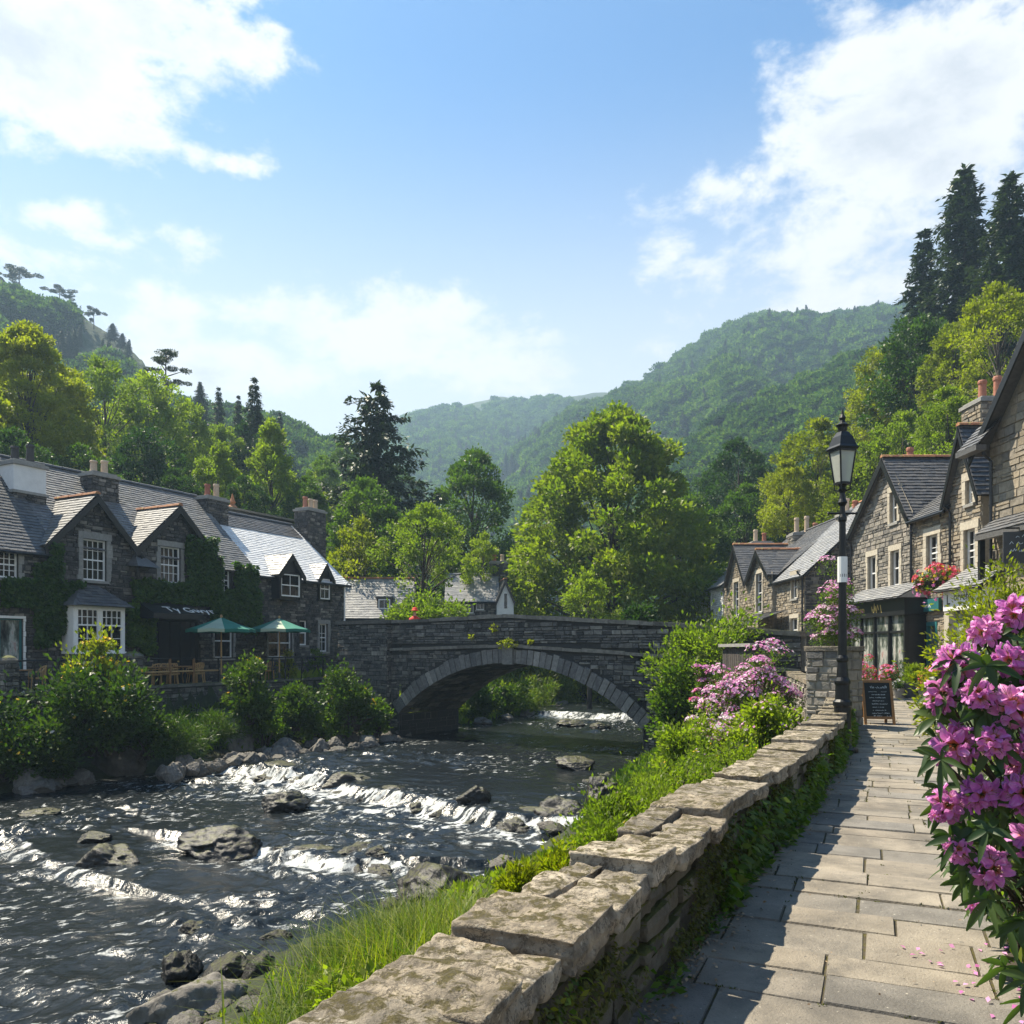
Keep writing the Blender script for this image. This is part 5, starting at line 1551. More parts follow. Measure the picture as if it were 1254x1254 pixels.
# lean-to porch of that house
pu0, pu1 = FF.u(928), FF.u(950)
mb = MB(); Op = FF.pt(pu0, 2.7, 2.2); Sp = (FF.pt(pu0, 3.5, 0) - Op)
slates(mb, Op, FF.U, Sp, pu1 - pu0 + 1.5, Sp.length, rg); slope_sheet(mb, [Op - Vector((0, 0, .03)), Op + FF.U * (pu1 - pu0 + 1.5) - Vector((0, 0, .03)), Op + FF.U * (pu1 - pu0 + 1.5) + Sp - Vector((0, 0, .03)), Op + Sp - Vector((0, 0, .03))])
po = mb.build('porch_roof', slate_dark, root)
mb = MB()
for k in range(3): mb.bar(FF.pt(pu0 + .1 + k * (pu1 - pu0 + 1.2) / 2, 0, 2.1), FF.pt(pu0 + .1 + k * (pu1 - pu0 + 1.2) / 2, 2.7, 2.1), .12)
FF.box(mb, pu0, pu1 + 1.5, 2.35, 2.68, 2.12, 2.18); FF.box(mb, pu0, pu1 + 1.5, 0, 2.6, .06, .12); mb.build('porch_front', black_paint, po)

# gable-ended house
FE = Fr((13.6, 60, 0), (0, -1, 0))
root = empty('gable_ended_house', FE.pt(FE.u(965), 0, -3), 'stone house whose long pale slate roof ends in a dark shaded gable wall', 'house')
u0, u1 = FE.u(948), FE.u(986)
ze, zr = FE.z(u1, 700), FE.z(u1, 640, -4.2) + .3
zr = 9.1
wins = [FE.rect(970, 704, 977, 733), FE.rect(969, 757, 978, 786)]
mb = MB(); facade(mb, FE, [(u0, ze), (u1, ze)], -.2, wins, rg); shell(mb, FE, u0, u1, 8.4, -.2, ze, 1, zr)
fe = Fr(FE.pt(u1, 0), (1, 0, 0))
rubble(mb, fe, 0, 8.4, -.2, ze, lambda *a: True, rg, mat=2)  # end wall in darker stone than the front: its shade is in the colour
rubble(mb, fe, 0, 8.4, ze, zr, lambda a, b, z0, z1: min(a, 8.4 - b) > (z1 - ze) * 4.2 / (zr - ze), rg, mat=2)
mb.build('wall', [warm_wall, warm_backing, slate_wall], root)
for q in wins: window(root, FE, q, 2, 2, surround=(lintel_warm, .15))
eave_roof(root, FE, u0 - .2, u1 + .25, ze, zr, 4.2, rg, slate_light, ridge_mat=terracotta)
drainpipe(root, FE, u1 - .1, 0, ze)
c = FE.pt(u0 + .5, 0, -4.2)
chimney(root, c, Fr((0, 0, 0), (1, 0, 0)), 1.9, 1.1, 6.5, P(987, 632, c.y).z, [(-.65, pot_buff, .7), (-.2, pot_red, .6), (.55, pot_buff, .95)], rg, grey_wall, warm_backing)
c = FE.pt(u1 - .7, 0, -4.2)
chimney(root, c, Fr((0, 0, 0), (1, 0, 0)), 1.7, 1.0, 6.5, P(1035, 629, c.y).z, [(-.3, pot_buff, .7), (.3, pot_red, .7)], rg, grey_wall, warm_backing)

# black-fronted shop under a broad gable
root = empty('black_front_shop', FRr.pt(U_(1080), 0, -3), 'stone gabled shop with a black shopfront and gold lettering', 'shop')
u0, u1 = U_(1044), U_(1118)
um = U_(1087)
zl, zp, zrr = FRr.z(u0, 655), FRr.z(um, 560), FRr.z(u1, 626)
wins = [FRr.rect(1064, 681, 1074, 723), FRr.rect(1092, 674, 1103, 717), FRr.rect(1091, 602, 1100, 640)]
shop = FRr.rect(1054, 758, 1110, 808)
mb = MB(); facade(mb, FRr, [(u0, zl), (um, zp), (u1, zrr)], -.2, wins, rg); shell(mb, FRr, u0, u1, 8, -.2, min(zl, zrr) - .2)
mb.build('wall', [grey_wall, warm_backing], root)
for q in wins: window(root, FRr, q, 2, 2, surround=(lintel_warm, .17), mats=white_paint)
gable_roof(root, FRr, u0, u1, min(zl, zrr), zp, 8, rg, slate_dark, um=um, mat_board=black_paint)
# shopfront
f2 = Fr(FRr.pt(0, 0, .75), FRr.U)
s0, s1 = f2.u(1038), f2.u(1109)
zf0, zf1 = f2.z((s0 + s1) / 2, 756), f2.z((s0 + s1) / 2, 737)
sm = MB()
f2.box(sm, s0, s1, 0, .55, -.75, 0); f2.box(sm, s0 - .08, s1 + .08, zf0, zf1 + .02, -.75, .08)
n = 4
for i in range(n + 1):
    u = s0 + (s1 - s0 - .12) * i / n; f2.box(sm, u, u + .12, .55, zf0, -.12, .02)
f2.box(sm, s0 + .12, s1 - .12, zf0 - .62, zf0 - .55, -.08, .0)
f2.box(sm, s0, s0 + .1, .55, zf0, -.75, -.12); f2.box(sm, s1 - .1, s1, .55, zf0, -.75, -.12)
so = sm.build('shopfront', black_paint, root, loc=f2.pt((s0 + s1) / 2, 0))
g = MB(); g.add([f2.pt(s0, .5, -.07), f2.pt(s1, .5, -.07), f2.pt(s1, zf0, -.07), f2.pt(s0, zf0, -.07)], [(0, 1, 2, 3)])
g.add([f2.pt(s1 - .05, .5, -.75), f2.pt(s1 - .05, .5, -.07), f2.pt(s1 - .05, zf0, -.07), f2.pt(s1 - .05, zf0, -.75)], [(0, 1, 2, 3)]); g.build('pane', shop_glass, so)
sg = MB(); text_obj('vrosm', .36, gold_paint, so, f2.pt(s0 + .85, (zf0 + zf1) / 2 - .1, .086), f2.U, (0, 0, 1)); scrawl(sg, f2.pt(s0 + 2.4, (zf0 + zf1) / 2 - .16, .08), f2.U, (0, 0, 1), .9, .30, random.Random(5), 4, f2.N * .006, .045)
sg.build('lettering', gold_paint, so)
# slate lean-to roof over the shopfront
rm = MB(); Op = f2.pt(s0 - .15, zf1 + .04, .3); Sp = FRr.pt(s0 - .15, zf1 + .62, .05) - Op
slates(rm, Op, FRr.U, Sp, s1 - s0 + .3, Sp.length, rg); E_ = FRr.U * (s1 - s0 + .3); dn = Vector((0, 0, -.03))
slope_sheet(rm, [Op + dn, Op + E_ + dn, Op + E_ + Sp + dn, Op + Sp + dn])
rm.prism([Op + E_ + dn, Op + E_ + Sp + dn, FRr.pt(s1 + .15, zf1 + .01, .05)], FRr.U * -.05); rm.prism([Op + dn, Op + Sp + dn, FRr.pt(s0 - .15, zf1 + .01, .05)], FRr.U * .05)
rm.build('shop_roof', slate_light, root)
drainpipe(root, FRr, u1 + .05, 0, zrr - .15)
drainpipe(root, FRr, u0 + .05, 0, zl - .15)
c = FRr.pt(u0 + .55, 0, -2.2)
chimney(root, c, Fr((0, 0, 0), (1, 0, 0)), 1.1, .9, 6, P(1070, 580, c.y).z, [(0, pot_red, .9)], rg, grey_wall, warm_backing)

# teal and white fronted shop, narrow gable beside eaves
root = empty('teal_front_shop', FRr.pt(U_(1160), 0, -3), 'warm stone shop with a teal doorway and a white signboard', 'shop')
u0, u1 = U_(1118) + .01, U_(1203)
ug0, ug1 = U_(1163), U_(1203)
ze = FRr.z(U_(1120), 632); zge, zgp = FRr.z(ug0, 612) + .1, FRr.z((ug0 + ug1) / 2, 521)
wins = [FRr.rect(1136, 655, 1150, 699), FRr.rect(1182, 648, 1196, 700), FRr.rect(1184, 588, 1193, 617)]
dr = FRr.rect(1124, 762, 1148, 850); dr = (dr[0], dr[1], 0, dr[3])
mb = MB(); facade(mb, FRr, [(u0, ze), (ug0 - .001, ze), (ug0, zge), ((ug0 + ug1) / 2, zgp), (ug1, zge)], -.2, wins + [dr], rg); shell(mb, FRr, u0, u1, 8, -.2, ze, 1)
mb.build('wall', [warm_wall, warm_backing], root)
for q in wins: window(root, FRr, q, 2, 3, surround=(lintel_warm, .2))
eave_roof(root, FRr, u0 + .05, ug0 + .1, ze, 9.0, 3.2, rg, slate_dark)
gable_roof(root, FRr, ug0, ug1, zge, zgp, 6, rg, slate_dark, over=.35)
dm = MB(); FRr.box(dm, dr[0], dr[0] + .12, 0, dr[3], -.12, .03); FRr.box(dm, dr[1] - .12, dr[1], 0, dr[3], -.12, .03); FRr.box(dm, dr[0] + .12, dr[1] - .12, dr[3] - .14, dr[3], -.12, .028)
um = (dr[0] + dr[1]) / 2; FRr.box(dm, um - .05, um + .05, 0, dr[3] - .14, -.12, .02); FRr.box(dm, dr[0] + .12, dr[1] - .12, 0, .35, -.12, .0)
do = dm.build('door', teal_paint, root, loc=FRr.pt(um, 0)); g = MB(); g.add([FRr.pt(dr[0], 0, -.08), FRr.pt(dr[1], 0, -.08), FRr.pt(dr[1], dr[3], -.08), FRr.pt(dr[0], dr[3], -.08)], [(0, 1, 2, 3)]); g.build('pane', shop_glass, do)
sr = FRr.rect(1122, 736, 1155, 749)
sm = MB(); FRr.box(sm, sr[0], sr[1], sr[2], sr[3] + .05, .05, .16); so = sm.build('fascia', teal_paint, root)
sg = MB(); scrawl(sg, FRr.pt(sr[0] + .25, sr[2] + .12, .16), FRr.U, (0, 0, 1), 1.1, .16, random.Random(9), 6, FRr.N * .005, .03); sg.build('lettering', chalk, so)
# white signboard on a boxed-out front with slate top
f3 = Fr(FRr.pt(0, 0, .9), FRr.U)
b0, b1 = f3.u(1155), f3.u(1206)
zb0, zb1 = f3.z(b0 + .4, 748), f3.z(b0 + .4, 724)
sm = MB(); f3.box(sm, b0, b1, zb0, zb1, -.9, 0); so = sm.build('signboard', sign_white, root, loc=f3.pt(b0, zb0))
sg = MB(); rr = random.Random(8); text_obj('L', .45, black_paint, so, f3.pt(b0 + .2, zb0 + .2, .006), f3.U, (0, 0, 1)); text_obj('orrefb', .36, black_paint, so, f3.pt(b0 + .62, zb0 + .3, .006), f3.U, (0, 0, 1)); scrawl(sg, f3.pt(b0 + 1.2, zb0 + .08, 0), f3.U, (0, 0, 1), .5, .07, rr, 3, f3.N * .006, .02)
sg.build('lettering', black_paint, so)
rm = MB(); Op = f3.pt(b0 - .15, zb1 + .04, .25); Sp = FRr.pt(b0 - .15, zb1 + .75, .05) - Op; E_ = FRr.U * (b1 - b0 + .3)
slates(rm, Op, FRr.U, Sp, b1 - b0 + .3, Sp.length, rg); slope_sheet(rm, [Op + dn, Op + E_ + dn, Op + E_ + Sp + dn, Op + Sp + dn]); rm.prism([Op + dn, Op + Sp + dn, FRr.pt(b0 - .15, zb1 + .01, .05)], FRr.U * .05)
rm.build('shop_roof', slate_light, root)
pm = MB(); f3.box(pm, b0 + .02, b0 + .3, 0, zb0, -.32, -.02); f3.box(pm, b1 - .3, b1 - .02, 0, zb0, -.32, -.02); f3.box(pm, b0 + .3, b1 - .3, 0, .6, -.3, -.05); po = pm.build('shopfront', lintel_warm, root)
g = MB(); g.add([f3.pt(b0 + .3, .6, -.2), f3.pt(b1 - .3, .6, -.2), f3.pt(b1 - .3, zb0, -.2), f3.pt(b0 + .3, zb0, -.2)], [(0, 1, 2, 3)]); g.build('pane', shop_glass, po)
drainpipe(root, FRr, U_(1167), zb1 + .7, ze - .05)
c = FRr.pt(U_(1150), 0, -3.4)
chimney(root, (17.6, 29.6), Fr((0, 0, 0), (1, 0, 0)), 1.9, 1.3, 7, P(1195, 498, 29.6).z, [(-.55, pot_red, .75), (.0, pot_red, .9), (.5, pot_buff, .5)], rg, warm_wall, warm_backing)

# nearest house at the picture edge
FN5 = Fr((14.2, 40, 0), (0, -1, 0))
root = empty('stone_corner_house', FN5.pt(FN5.u(1240), 0, -3), 'nearest stone house with the big black bargeboard and a hanging slate sign', 'house')
u0 = FN5.u(1213); u1 = u0 + 7.4; um = u0 + 3.7
ze = FN5.z(u0, 540); zp = ze + 3.9
w5 = (um - .6, um + .6, 4.6, 6.4)
mb = MB(); facade(mb, FN5, [(u0, ze), (um, zp), (u1, ze)], -.2, [w5], rg, ch=(.16, .32), cl=(.25, .7)); shell(mb, FN5, u0, u1, 8, -.2, ze)
fs = Fr(FN5.pt(u0, 0), (-1, 0, 0))
mb.build('wall', [warm_wall, warm_backing], root)
window(root, FN5, w5, 2, 3, surround=(lintel_warm, .2))
gable_roof(root, FN5, u0, u1, ze, zp, 8, rg, slate_dark, over=.5, front=.45)
drainpipe(root, FN5, u0 + .22, 0, ze - .4, d=.12)
# lean-to eaves beside it and the porch roof lower down
rm = MB(); Op = FN5.pt(u0 - .45, ze - .25, .75); Sp = FN5.pt(u0 - .45, ze + .55, .05) - Op; slates(rm, Op, FN5.U, Sp, 1.1, Sp.length, rg); slope_sheet(rm, [Op + dn, Op + FN5.U * 1.1 + dn, Op + FN5.U * 1.1 + Sp + dn, Op + Sp + dn]); FN5.box(rm, u0 - .45, u0 + .65, ze - .42, ze - .26, .5, .8); rm.build('side_roof', slate_dark, root)
rm = MB(); zq = FN5.z(u0 + .5, 652); Op = FN5.pt(u0 + .2, zq - .05, .6); Sp = FN5.pt(u0 + .2, zq + .40, .05) - Op; slates(rm, Op, FN5.U, Sp, 5, Sp.length, rg); slope_sheet(rm, [Op + dn, Op + FN5.U * 5 + dn, Op + FN5.U * 5 + Sp + dn, Op + Sp + dn]); FN5.box(rm, u0 + .2, u0 + 5.1, zq - .22, zq - .06, .4, .6)
po = rm.build('porch_roof', slate_dark, root)
pm = MB(); FN5.box(pm, u0 + .3, u0 + .42, 0, zq - .2, .4, .55); FN5.box(pm, u0 + 4.5, u0 + 4.62, 0, zq - .2, .4, .55); FN5.box(pm, u0, u0 + 4.6, .0, 2.6, .06, .14); pm.build('porch_front', black_paint, po)
# hanging sign, facing up the path
hs = Fr((13.55, 21.9, 0), (1, -.25, 0))
sm = MB(); zs = hs.z(0, 690); hs.box(sm, -.35, .55, zs, zs + .85, 0, .05); so = sm.build('hanging_sign', zinc, root)
sg = MB(); scrawl(sg, hs.pt(-.2, zs + .5, .05), hs.U, (0, 0, 1), .55, .08, rr, 5, hs.N * .004, .014); scrawl(sg, hs.pt(-.2, zs + .3, .05), hs.U, (0, 0, 1), .55, .08, rr, 6, hs.N * .004, .014); scrawl(sg, hs.pt(-.05, zs + .68, .05), hs.U, (0, 0, 1), .2, .1, rr, 2, hs.N * .004, .014); sg.build('lettering', chalk, so)
bm2 = MB(); bm2.bar(Vector((14.2, 21.8, zs + .95)), hs.pt(-.3, zs + .95, .02), .04); bm2.build('bracket', black_metal, so)
# ------------------------------------------------------------------ arched bridge
rb = random.Random(303)
BO = Vector((-4.97, 36.0, 0)); BU = Vector((.80, -.60, 0))
FBr = Fr(BO, BU)                                     # N faces the camera
BW, SPAN, ZS, RISE, RING = 4.0, 12.0, -1.24, 2.3, .56
RAD = (36 + RISE ** 2) / (2 * RISE); ZC = ZS + RISE - RAD; CU = 6.0
HALF = math.asin(6 / RAD)
deck_k = ([-9, -3.6, -.4, 6, 12.5, 18], [1.35, 1.50, 1.58, 1.74, 1.38, .85])
par_k = ([-9, -3.6, -.4, 6, 12.5, 18], [2.72, 2.74, 2.74, 2.84, 2.42, 1.95])
deck = lambda u: float(np.interp(u, *deck_k)); par_t = lambda u: float(np.interp(u, *par_k))
root = empty('arched_bridge', FBr.pt(6, -2.6, -2), 'dark stone bridge with one low arch over the river', 'bridge')
UB0, UB1 = -3.7, 17.5
mb = MB()
# near and far spandrel backing, as strips standing on the ring
def arc_z(u, R_):
    d = R_ ** 2 - (u - CU) ** 2
    return ZC + math.sqrt(d) if d > 0 else -99
us = list(np.linspace(UB0, UB1, 90))
for face_d, sg in ((0., 1), (-BW, -1)):
    for a, b in zip(us[:-1], us[1:]):
        za = max(-3.2, arc_z(a, RAD + .02)) if 0 < a < SPAN else -3.2; zb = max(-3.2, arc_z(b, RAD + .02)) if 0 < b < SPAN else -3.2
        if not (0 < a < SPAN and 0 < b < SPAN) and (0 < a < SPAN or 0 < b < SPAN): continue
        mb.add([FBr.pt(a, za, face_d), FBr.pt(b, zb, face_d), FBr.pt(b, par_t(b), face_d), FBr.pt(a, par_t(a), face_d)], [(0, 1, 2, 3)], 1, .5)
for a, b in ((-.3, 0.0), (12.0, 12.3)):
    for face_d in (0., -BW): mb.add([FBr.pt(a, -3.2, face_d), FBr.pt(b, -3.2, face_d), FBr.pt(b, par_t(b), face_d), FBr.pt(a, par_t(a), face_d)], [(0, 1, 2, 3)], 1, .5)
def okb(ua, ub, za, zb):
    for u in (ua, ub):
        for z in (za, zb):
            if math.hypot(u - CU, z - ZC) < RAD + RING + .02 and z > ZS - .25 - .0 and -.6 < u < 12.6: return False
            if z < ZS and 0 - .02 < u < SPAN + .02: return False
            if abs(z - deck(u) - .02) < .1: return False
        if zb > par_t(u) - .03: return False
    return True
rubble(mb, FBr, -.5, UB1, -3.0, 2.9, okb, rb, ch=(.09, .2), cl=(.18, .6), prot=(.015, .06))
rubble(mb, Fr(FBr.pt(UB1, 0, -BW), -BU), 0, UB1 - UB0, -3.0, 2.9, lambda ua, ub, za, zb: okb(UB1 - ub, UB1 - ua, za, zb), rb, ch=(.12, .24), cl=(.3, .7))
mb.build('spandrel_wall', [bridge_stone, slate_backing], root)
# inner parapet faces and roadway
mb = MB()
for a, b in zip(us[:-1], us[1:]):
    for d0 in (-.38, -BW + .38):
        mb.add([FBr.pt(a, deck(a), d0), FBr.pt(b, deck(b), d0), FBr.pt(b, par_t(b), d0), FBr.pt(a, par_t(a), d0)], [(0, 1, 2, 3)], 0, rb.random())
mb.build('parapet', bridge_stone, root)
mb = MB()
for a, b in zip(us[:-1], us[1:]): mb.add([FBr.pt(a, deck(a), -.38), FBr.pt(b, deck(b), -.38), FBr.pt(b, deck(b), -BW + .38), FBr.pt(a, deck(a), -BW + .38)], [(0, 1, 2, 3)], 0, .4)
mb.build('roadway', slab_mat, root)
# vault under the arch, and the abutments below the springing
mb = MB(); n = 40
for i in range(n):
    a0, a1 = -HALF + 2 * HALF * i / n, -HALF + 2 * HALF * (i + 1) / n
    p = lambda an, d: FBr.pt(CU + RAD * math.sin(an), ZC + RAD * math.cos(an), d)
    d = -.35
    k = 0
    while d > -BW:
        d2 = max(-BW, d - rb.uniform(.35, .8)); mb.add([p(a0 + .002, d), p(a1 - .002, d), p(a1 - .002, d2 + .01), p(a0 + .002, d2 + .01)], [(0, 1, 2, 3)], 0, rb.random()); d = d2
for u in (0, SPAN):
    fa = Fr(FBr.pt(u, 0, 0 if u == SPAN else -BW), FBr.N * (1 if u == 0 else -1))
    mb.add([fa.pt(0, -3.3), fa.pt(BW, -3.3), fa.pt(BW, ZS), fa.pt(0, ZS)], [(0, 1, 2, 3)], 1, .5)
    rubble(mb, fa, 0, BW, -3.0, ZS, lambda *a: True, rb, ch=(.15, .3), cl=(.3, .8))
mb.build('vault', [bridge_stone, slate_backing], root)
# ring of voussoirs
n = 47
for face in (0, 1):
    mb = MB()
    for i in range(n):
        a0, a1 = -HALF + 2 * HALF * i / n + .0016, -HALF + 2 * HALF * (i + 1) / n - .0016
        r0, r1 = RAD - .01, RAD + RING + rb.uniform(-.05, .05)
        pr = rb.uniform(.05, .10)
        q = lambda an, r: (CU + r * math.sin(an), ZC + r * math.cos(an))
        d0, d1 = (pr, -.36) if face == 0 else (-BW - pr, -BW + .36)
        c = .015
        pts = [q(a0, r0), q(a1, r0), q(a1, r1), q(a0, r1)]
        mb.prism([FBr.pt(*x, d1) for x in pts], FBr.N * (d0 - d1), 0, rb.random())
    mb.build('arch_ring', voussoir_mat, root)
# string course and coping
def strip(name, zf, h, d0, d1, mat, seg=(.5, 1.0), u0=UB0, u1=UB1, side=0, jit=.012):
    mb = MB(); u = u0
    while u < u1:
        l = min(rb.uniform(*seg), u1 - u); b = u + l - .012
        j = rb.uniform(-jit, jit)
        p = [FBr.pt(u, zf(u) + j, d0), FBr.pt(b, zf(b) + j, d0), FBr.pt(b, zf(b) + j, d1), FBr.pt(u, zf(u) + j, d1)]
        hh = h * rb.uniform(.85, 1.1)
        mb.prism(p if (d1 - d0) < 0 else p[::-1], (0, 0, hh), 0, rb.random()); u += l
    return mb.build(name, mat, root)
strip('string_course', lambda u: deck(u) - .06, .13, .11, -.05, bridge_moss, u0=-.5)
strip('coping', par_t, .15, .10, -.48, bridge_moss)
strip('coping', par_t, .15, -BW + .48, -BW - .10, bridge_moss)
# keystone boss with weeds
mb = MB(); FBr.box(mb, 5.85, 6.35, 1.0, 1.85, .06, .16); mb.build('keystone', voussoir_mat, root)
# left pier standing forward of the wall
mb = MB()
fp = Fr(FBr.pt(0, 0, .28), BU)
fp.box(mb, -3.7, -.5, -2.9, par_t(-2) - .02, -.34, -.0, 1)
rubble(mb, fp, -3.7, -.5, -2.4, par_t(-2) - .03, lambda *a: True, rb, ch=(.12, .24), cl=(.25, .65))
fp2 = Fr(FBr.pt(-.5, 0, .28), -FBr.N); rubble(mb, fp2, 0, .3, -2.4, par_t(-1) - .05, lambda *a: True, rb, ch=(.12, .24), cl=(.2, .3))
mb.build('pier', [bridge_stone, slate_backing], root)
mb = MB(); fp.box(mb, -3.78, -.42, par_t(-2) + .0, par_t(-2) + .17, -.50, .09); mb.build('pier_cap', bridge_moss, root)

# weeds rooted in the keystone
rng = np.random.default_rng(8)
C = np.array([FBr.pt(5.9 + .25 * i, 1.75 + .12 * rng.random(), .15) for i in range(3)] + [FBr.pt(5.4, 2.45, .1), FBr.pt(4.2, 2.1, .08), FBr.pt(7.2, 1.9, .1)], float)
V, Fq, rnd = clump_leaves(C, np.array([.22, .2, .16, .16, .08, .08]), 90, .11, .06, rng)
np_obj('wall_weed', V, Fq, rnd, leaf_yellow, loc=C[0], label='tufts of yellow-green weed growing from the bridge wall above the arch', cat='plant')

# person in red crossing the bridge
pu = FBr.u(508, -1.6); p0 = FBr.pt(pu, deck(pu), -1.6)
root = empty('person', p0, 'person in a red coat and red hat crossing the bridge', 'person', kind='thing')
bm3 = bpy.data.meshes.new('body')
J = [(0, 0, .98), (0, 0, 1.25), (0, 0, 1.48), (0, -.01, 1.58), (0, -.02, 1.74), (.10, 0, .92), (.11, -.05, .5), (.11, .02, .08), (.11, -.10, .03), (-.10, 0, .92), (-.11, .1, .52), (-.11, .18, .10), (-.11, .07, .04), (.20, 0, 1.43), (.25, .03, 1.15), (.24, -.08, .92), (-.20, 0, 1.43), (-.25, -.02, 1.15), (-.23, -.12, .93)]
Ed = [(0, 1), (1, 2), (2, 3), (3, 4), (0, 5), (5, 6), (6, 7), (7, 8), (0, 9), (9, 10), (10, 11), (11, 12), (2, 13), (13, 14), (14, 15), (2, 16), (16, 17), (17, 18)]
Rr = [.15, .14, .13, .055, .10, .09, .06, .045, .035, .09, .06, .045, .035, .06, .048, .035, .06, .048, .035]
bm3.from_pydata(J, Ed, [])
ob = bpy.data.objects.new('body', bm3); COL.objects.link(ob)
md = ob.modifiers.new('skin', 'SKIN'); 
for v_, r_ in zip(bm3.skin_vertices[0].data, Rr): v_.radius = (r_, r_)
bm3.skin_vertices[0].data[0].use_root = True
ob.modifiers.new('sub', 'SUBSURF').levels = 2
dg = bpy.context.evaluated_depsgraph_get()
me = bpy.data.meshes.new_from_object(ob.evaluated_get(dg)); me.name = 'body'
bpy.data.objects.remove(ob)
me.materials.clear()
ob = link_mesh('body', me, [skin], root)
mb = MB(); mb.lathe([(.23, .62), (.25, .9), (.20, 1.12), (.235, 1.38), (.17, 1.5), (.08, 1.56)], 14, p0)
for sx in (1, -1): mb.tube([p0 + Vector((.17 * sx, 0, 1.45)), p0 + Vector((.26 * sx, 0, 1.17)), p0 + Vector((.24 * sx, -.1, .96))], [.085, .075, .06], 8)
mb.build('coat', red_cloth, root, smooth=True)
mb = MB(); mb.lathe([(.20, 1.80), (.19, 1.82), (.115, 1.83), (.11, 1.92), (.05, 1.96)], 14, p0); mb.build('hat', red_cloth, root, smooth=True)
mb = MB()
for sx, dy in ((.11, 0), (-.11, .1)): mb.tube([p0 + Vector((sx * .9, 0, .9)), p0 + Vector((sx, dy * .9, .5)), p0 + Vector((sx, dy * 1.7, .1))], [.11, .085, .07], 8)
mb.build('trousers', dark_cloth, root, smooth=True)
# ------------------------------------------------------------------ terrace
rt = random.Random(404)
FT = Fr(TA - TU * 8, TU)
TL = (TB - TA).length + 8.6
root = empty('retaining_wall', FT.pt(TL / 2, TZ - 1), 'mossy dark retaining wall holding up the inn terrace', 'wall', kind='thing')
mb = MB()
facade(mb, FT, [(0, TZ - .02), (TL, TZ - .02)], -1.6, [], rt, ch=(.12, .26), cl=(.2, .6), prot=(.01, .07))
mb.build('masonry', [bridge_stone, slate_backing], root)
mb = MB(); u = 0
while u < TL:
    l = min(rt.uniform(.5, 1.), TL - u); mb.obox(FT.pt(u, TZ - .02, .10), FT.U * (l - .012), -FT.N * .5, Vector((0, 0, .10 + rt.uniform(-.01, .02))), 0, rt.random()); u += l
mb.build('coping', bridge_moss, root)
mb = MB(); a_, b_ = FT.pt(0, TZ, -.4), FT.pt(TL, TZ, -.4)
mb.add([a_, b_, FL.pt(18.6, TZ, .0), FL.pt(-8, TZ, 0)], [(0, 1, 2, 3)], 0, .4); mb.build('terrace_paving', slab_mat, kind='structure')

def ft_u(px): return FT.u(px)
# stone piers on the terrace edge
def pier(px0, px1, py_top, label, rng):
    u0, u1 = ft_u(px0), ft_u(px1); z1 = FT.z(u0, py_top)
    fr = Fr(FT.pt(u0, 0, .02), FT.U); wd = u1 - u0
    root = empty('stone_pier', FT.pt((u0 + u1) / 2, TZ, -.2), label, 'pier')
    mb = MB(); fr.box(mb, 0, wd, TZ, z1, -wd, -.02, 1)
    for f2, L in ((fr, wd), (Fr(fr.pt(wd, 0), -FT.N), wd), (Fr(fr.pt(0, 0, -wd), FT.N), wd)):
        rubble(mb, f2, 0, L, TZ, z1, lambda *a: True, rng, ch=(.12, .2), cl=(.2, .4))
    mb.build('shaft', [bridge_stone, slate_backing], root)
    mb = MB(); c = fr.pt(wd / 2, z1, -wd / 2); rz = math.atan2(FT.U.y, FT.U.x)
    mb.lathe([(wd * .62, 0), (wd * .64, .08), (wd * .5, .17), (wd * .2, .24)], 12, c); mb.build('cap', bridge_moss, root)
pier(161, 177, 806, 'round-capped stone pier between the shrubs and the terrace chairs', rt)
pier(6, 23, 812, 'stone pier at the picture edge by the teal shop door', rt)
# railing
root = empty('terrace_railing', FT.pt(ft_u(280), TZ, -.1), 'thin black railing along the inn terrace edge', 'railing')
mb = MB(); u0, u1 = ft_u(178), ft_u(404)
zt = lambda u: TZ + 1.08
mb.tube([FT.pt(u0, zt(u0), -.12), FT.pt(u1, zt(u1), -.12)], .028, 8); mb.tube([FT.pt(ft_u(24), zt(0), -.12), FT.pt(ft_u(160), zt(0), -.12)], .028, 8)
mb.build('rail', black_metal, root)
mb = MB()
mb.tube([FT.pt(u0, TZ + .58, -.12), FT.pt(ft_u(270), TZ + .58, -.12)], .035, 6); mb.build('lower_rail', rattan, root)
for px in (211, 240, 270, 300, 322, 336, 352, 372, 398, 45, 75, 110):
    u = ft_u(px); wood = px in (211, 240)
    mb = MB(); mb.tube([FT.pt(u, TZ, -.12), FT.pt(u, zt(u), -.12)], .055 if wood else .035, 8); mb.build('post', timber if wood else black_metal, root, loc=FT.pt(u, TZ, -.12))

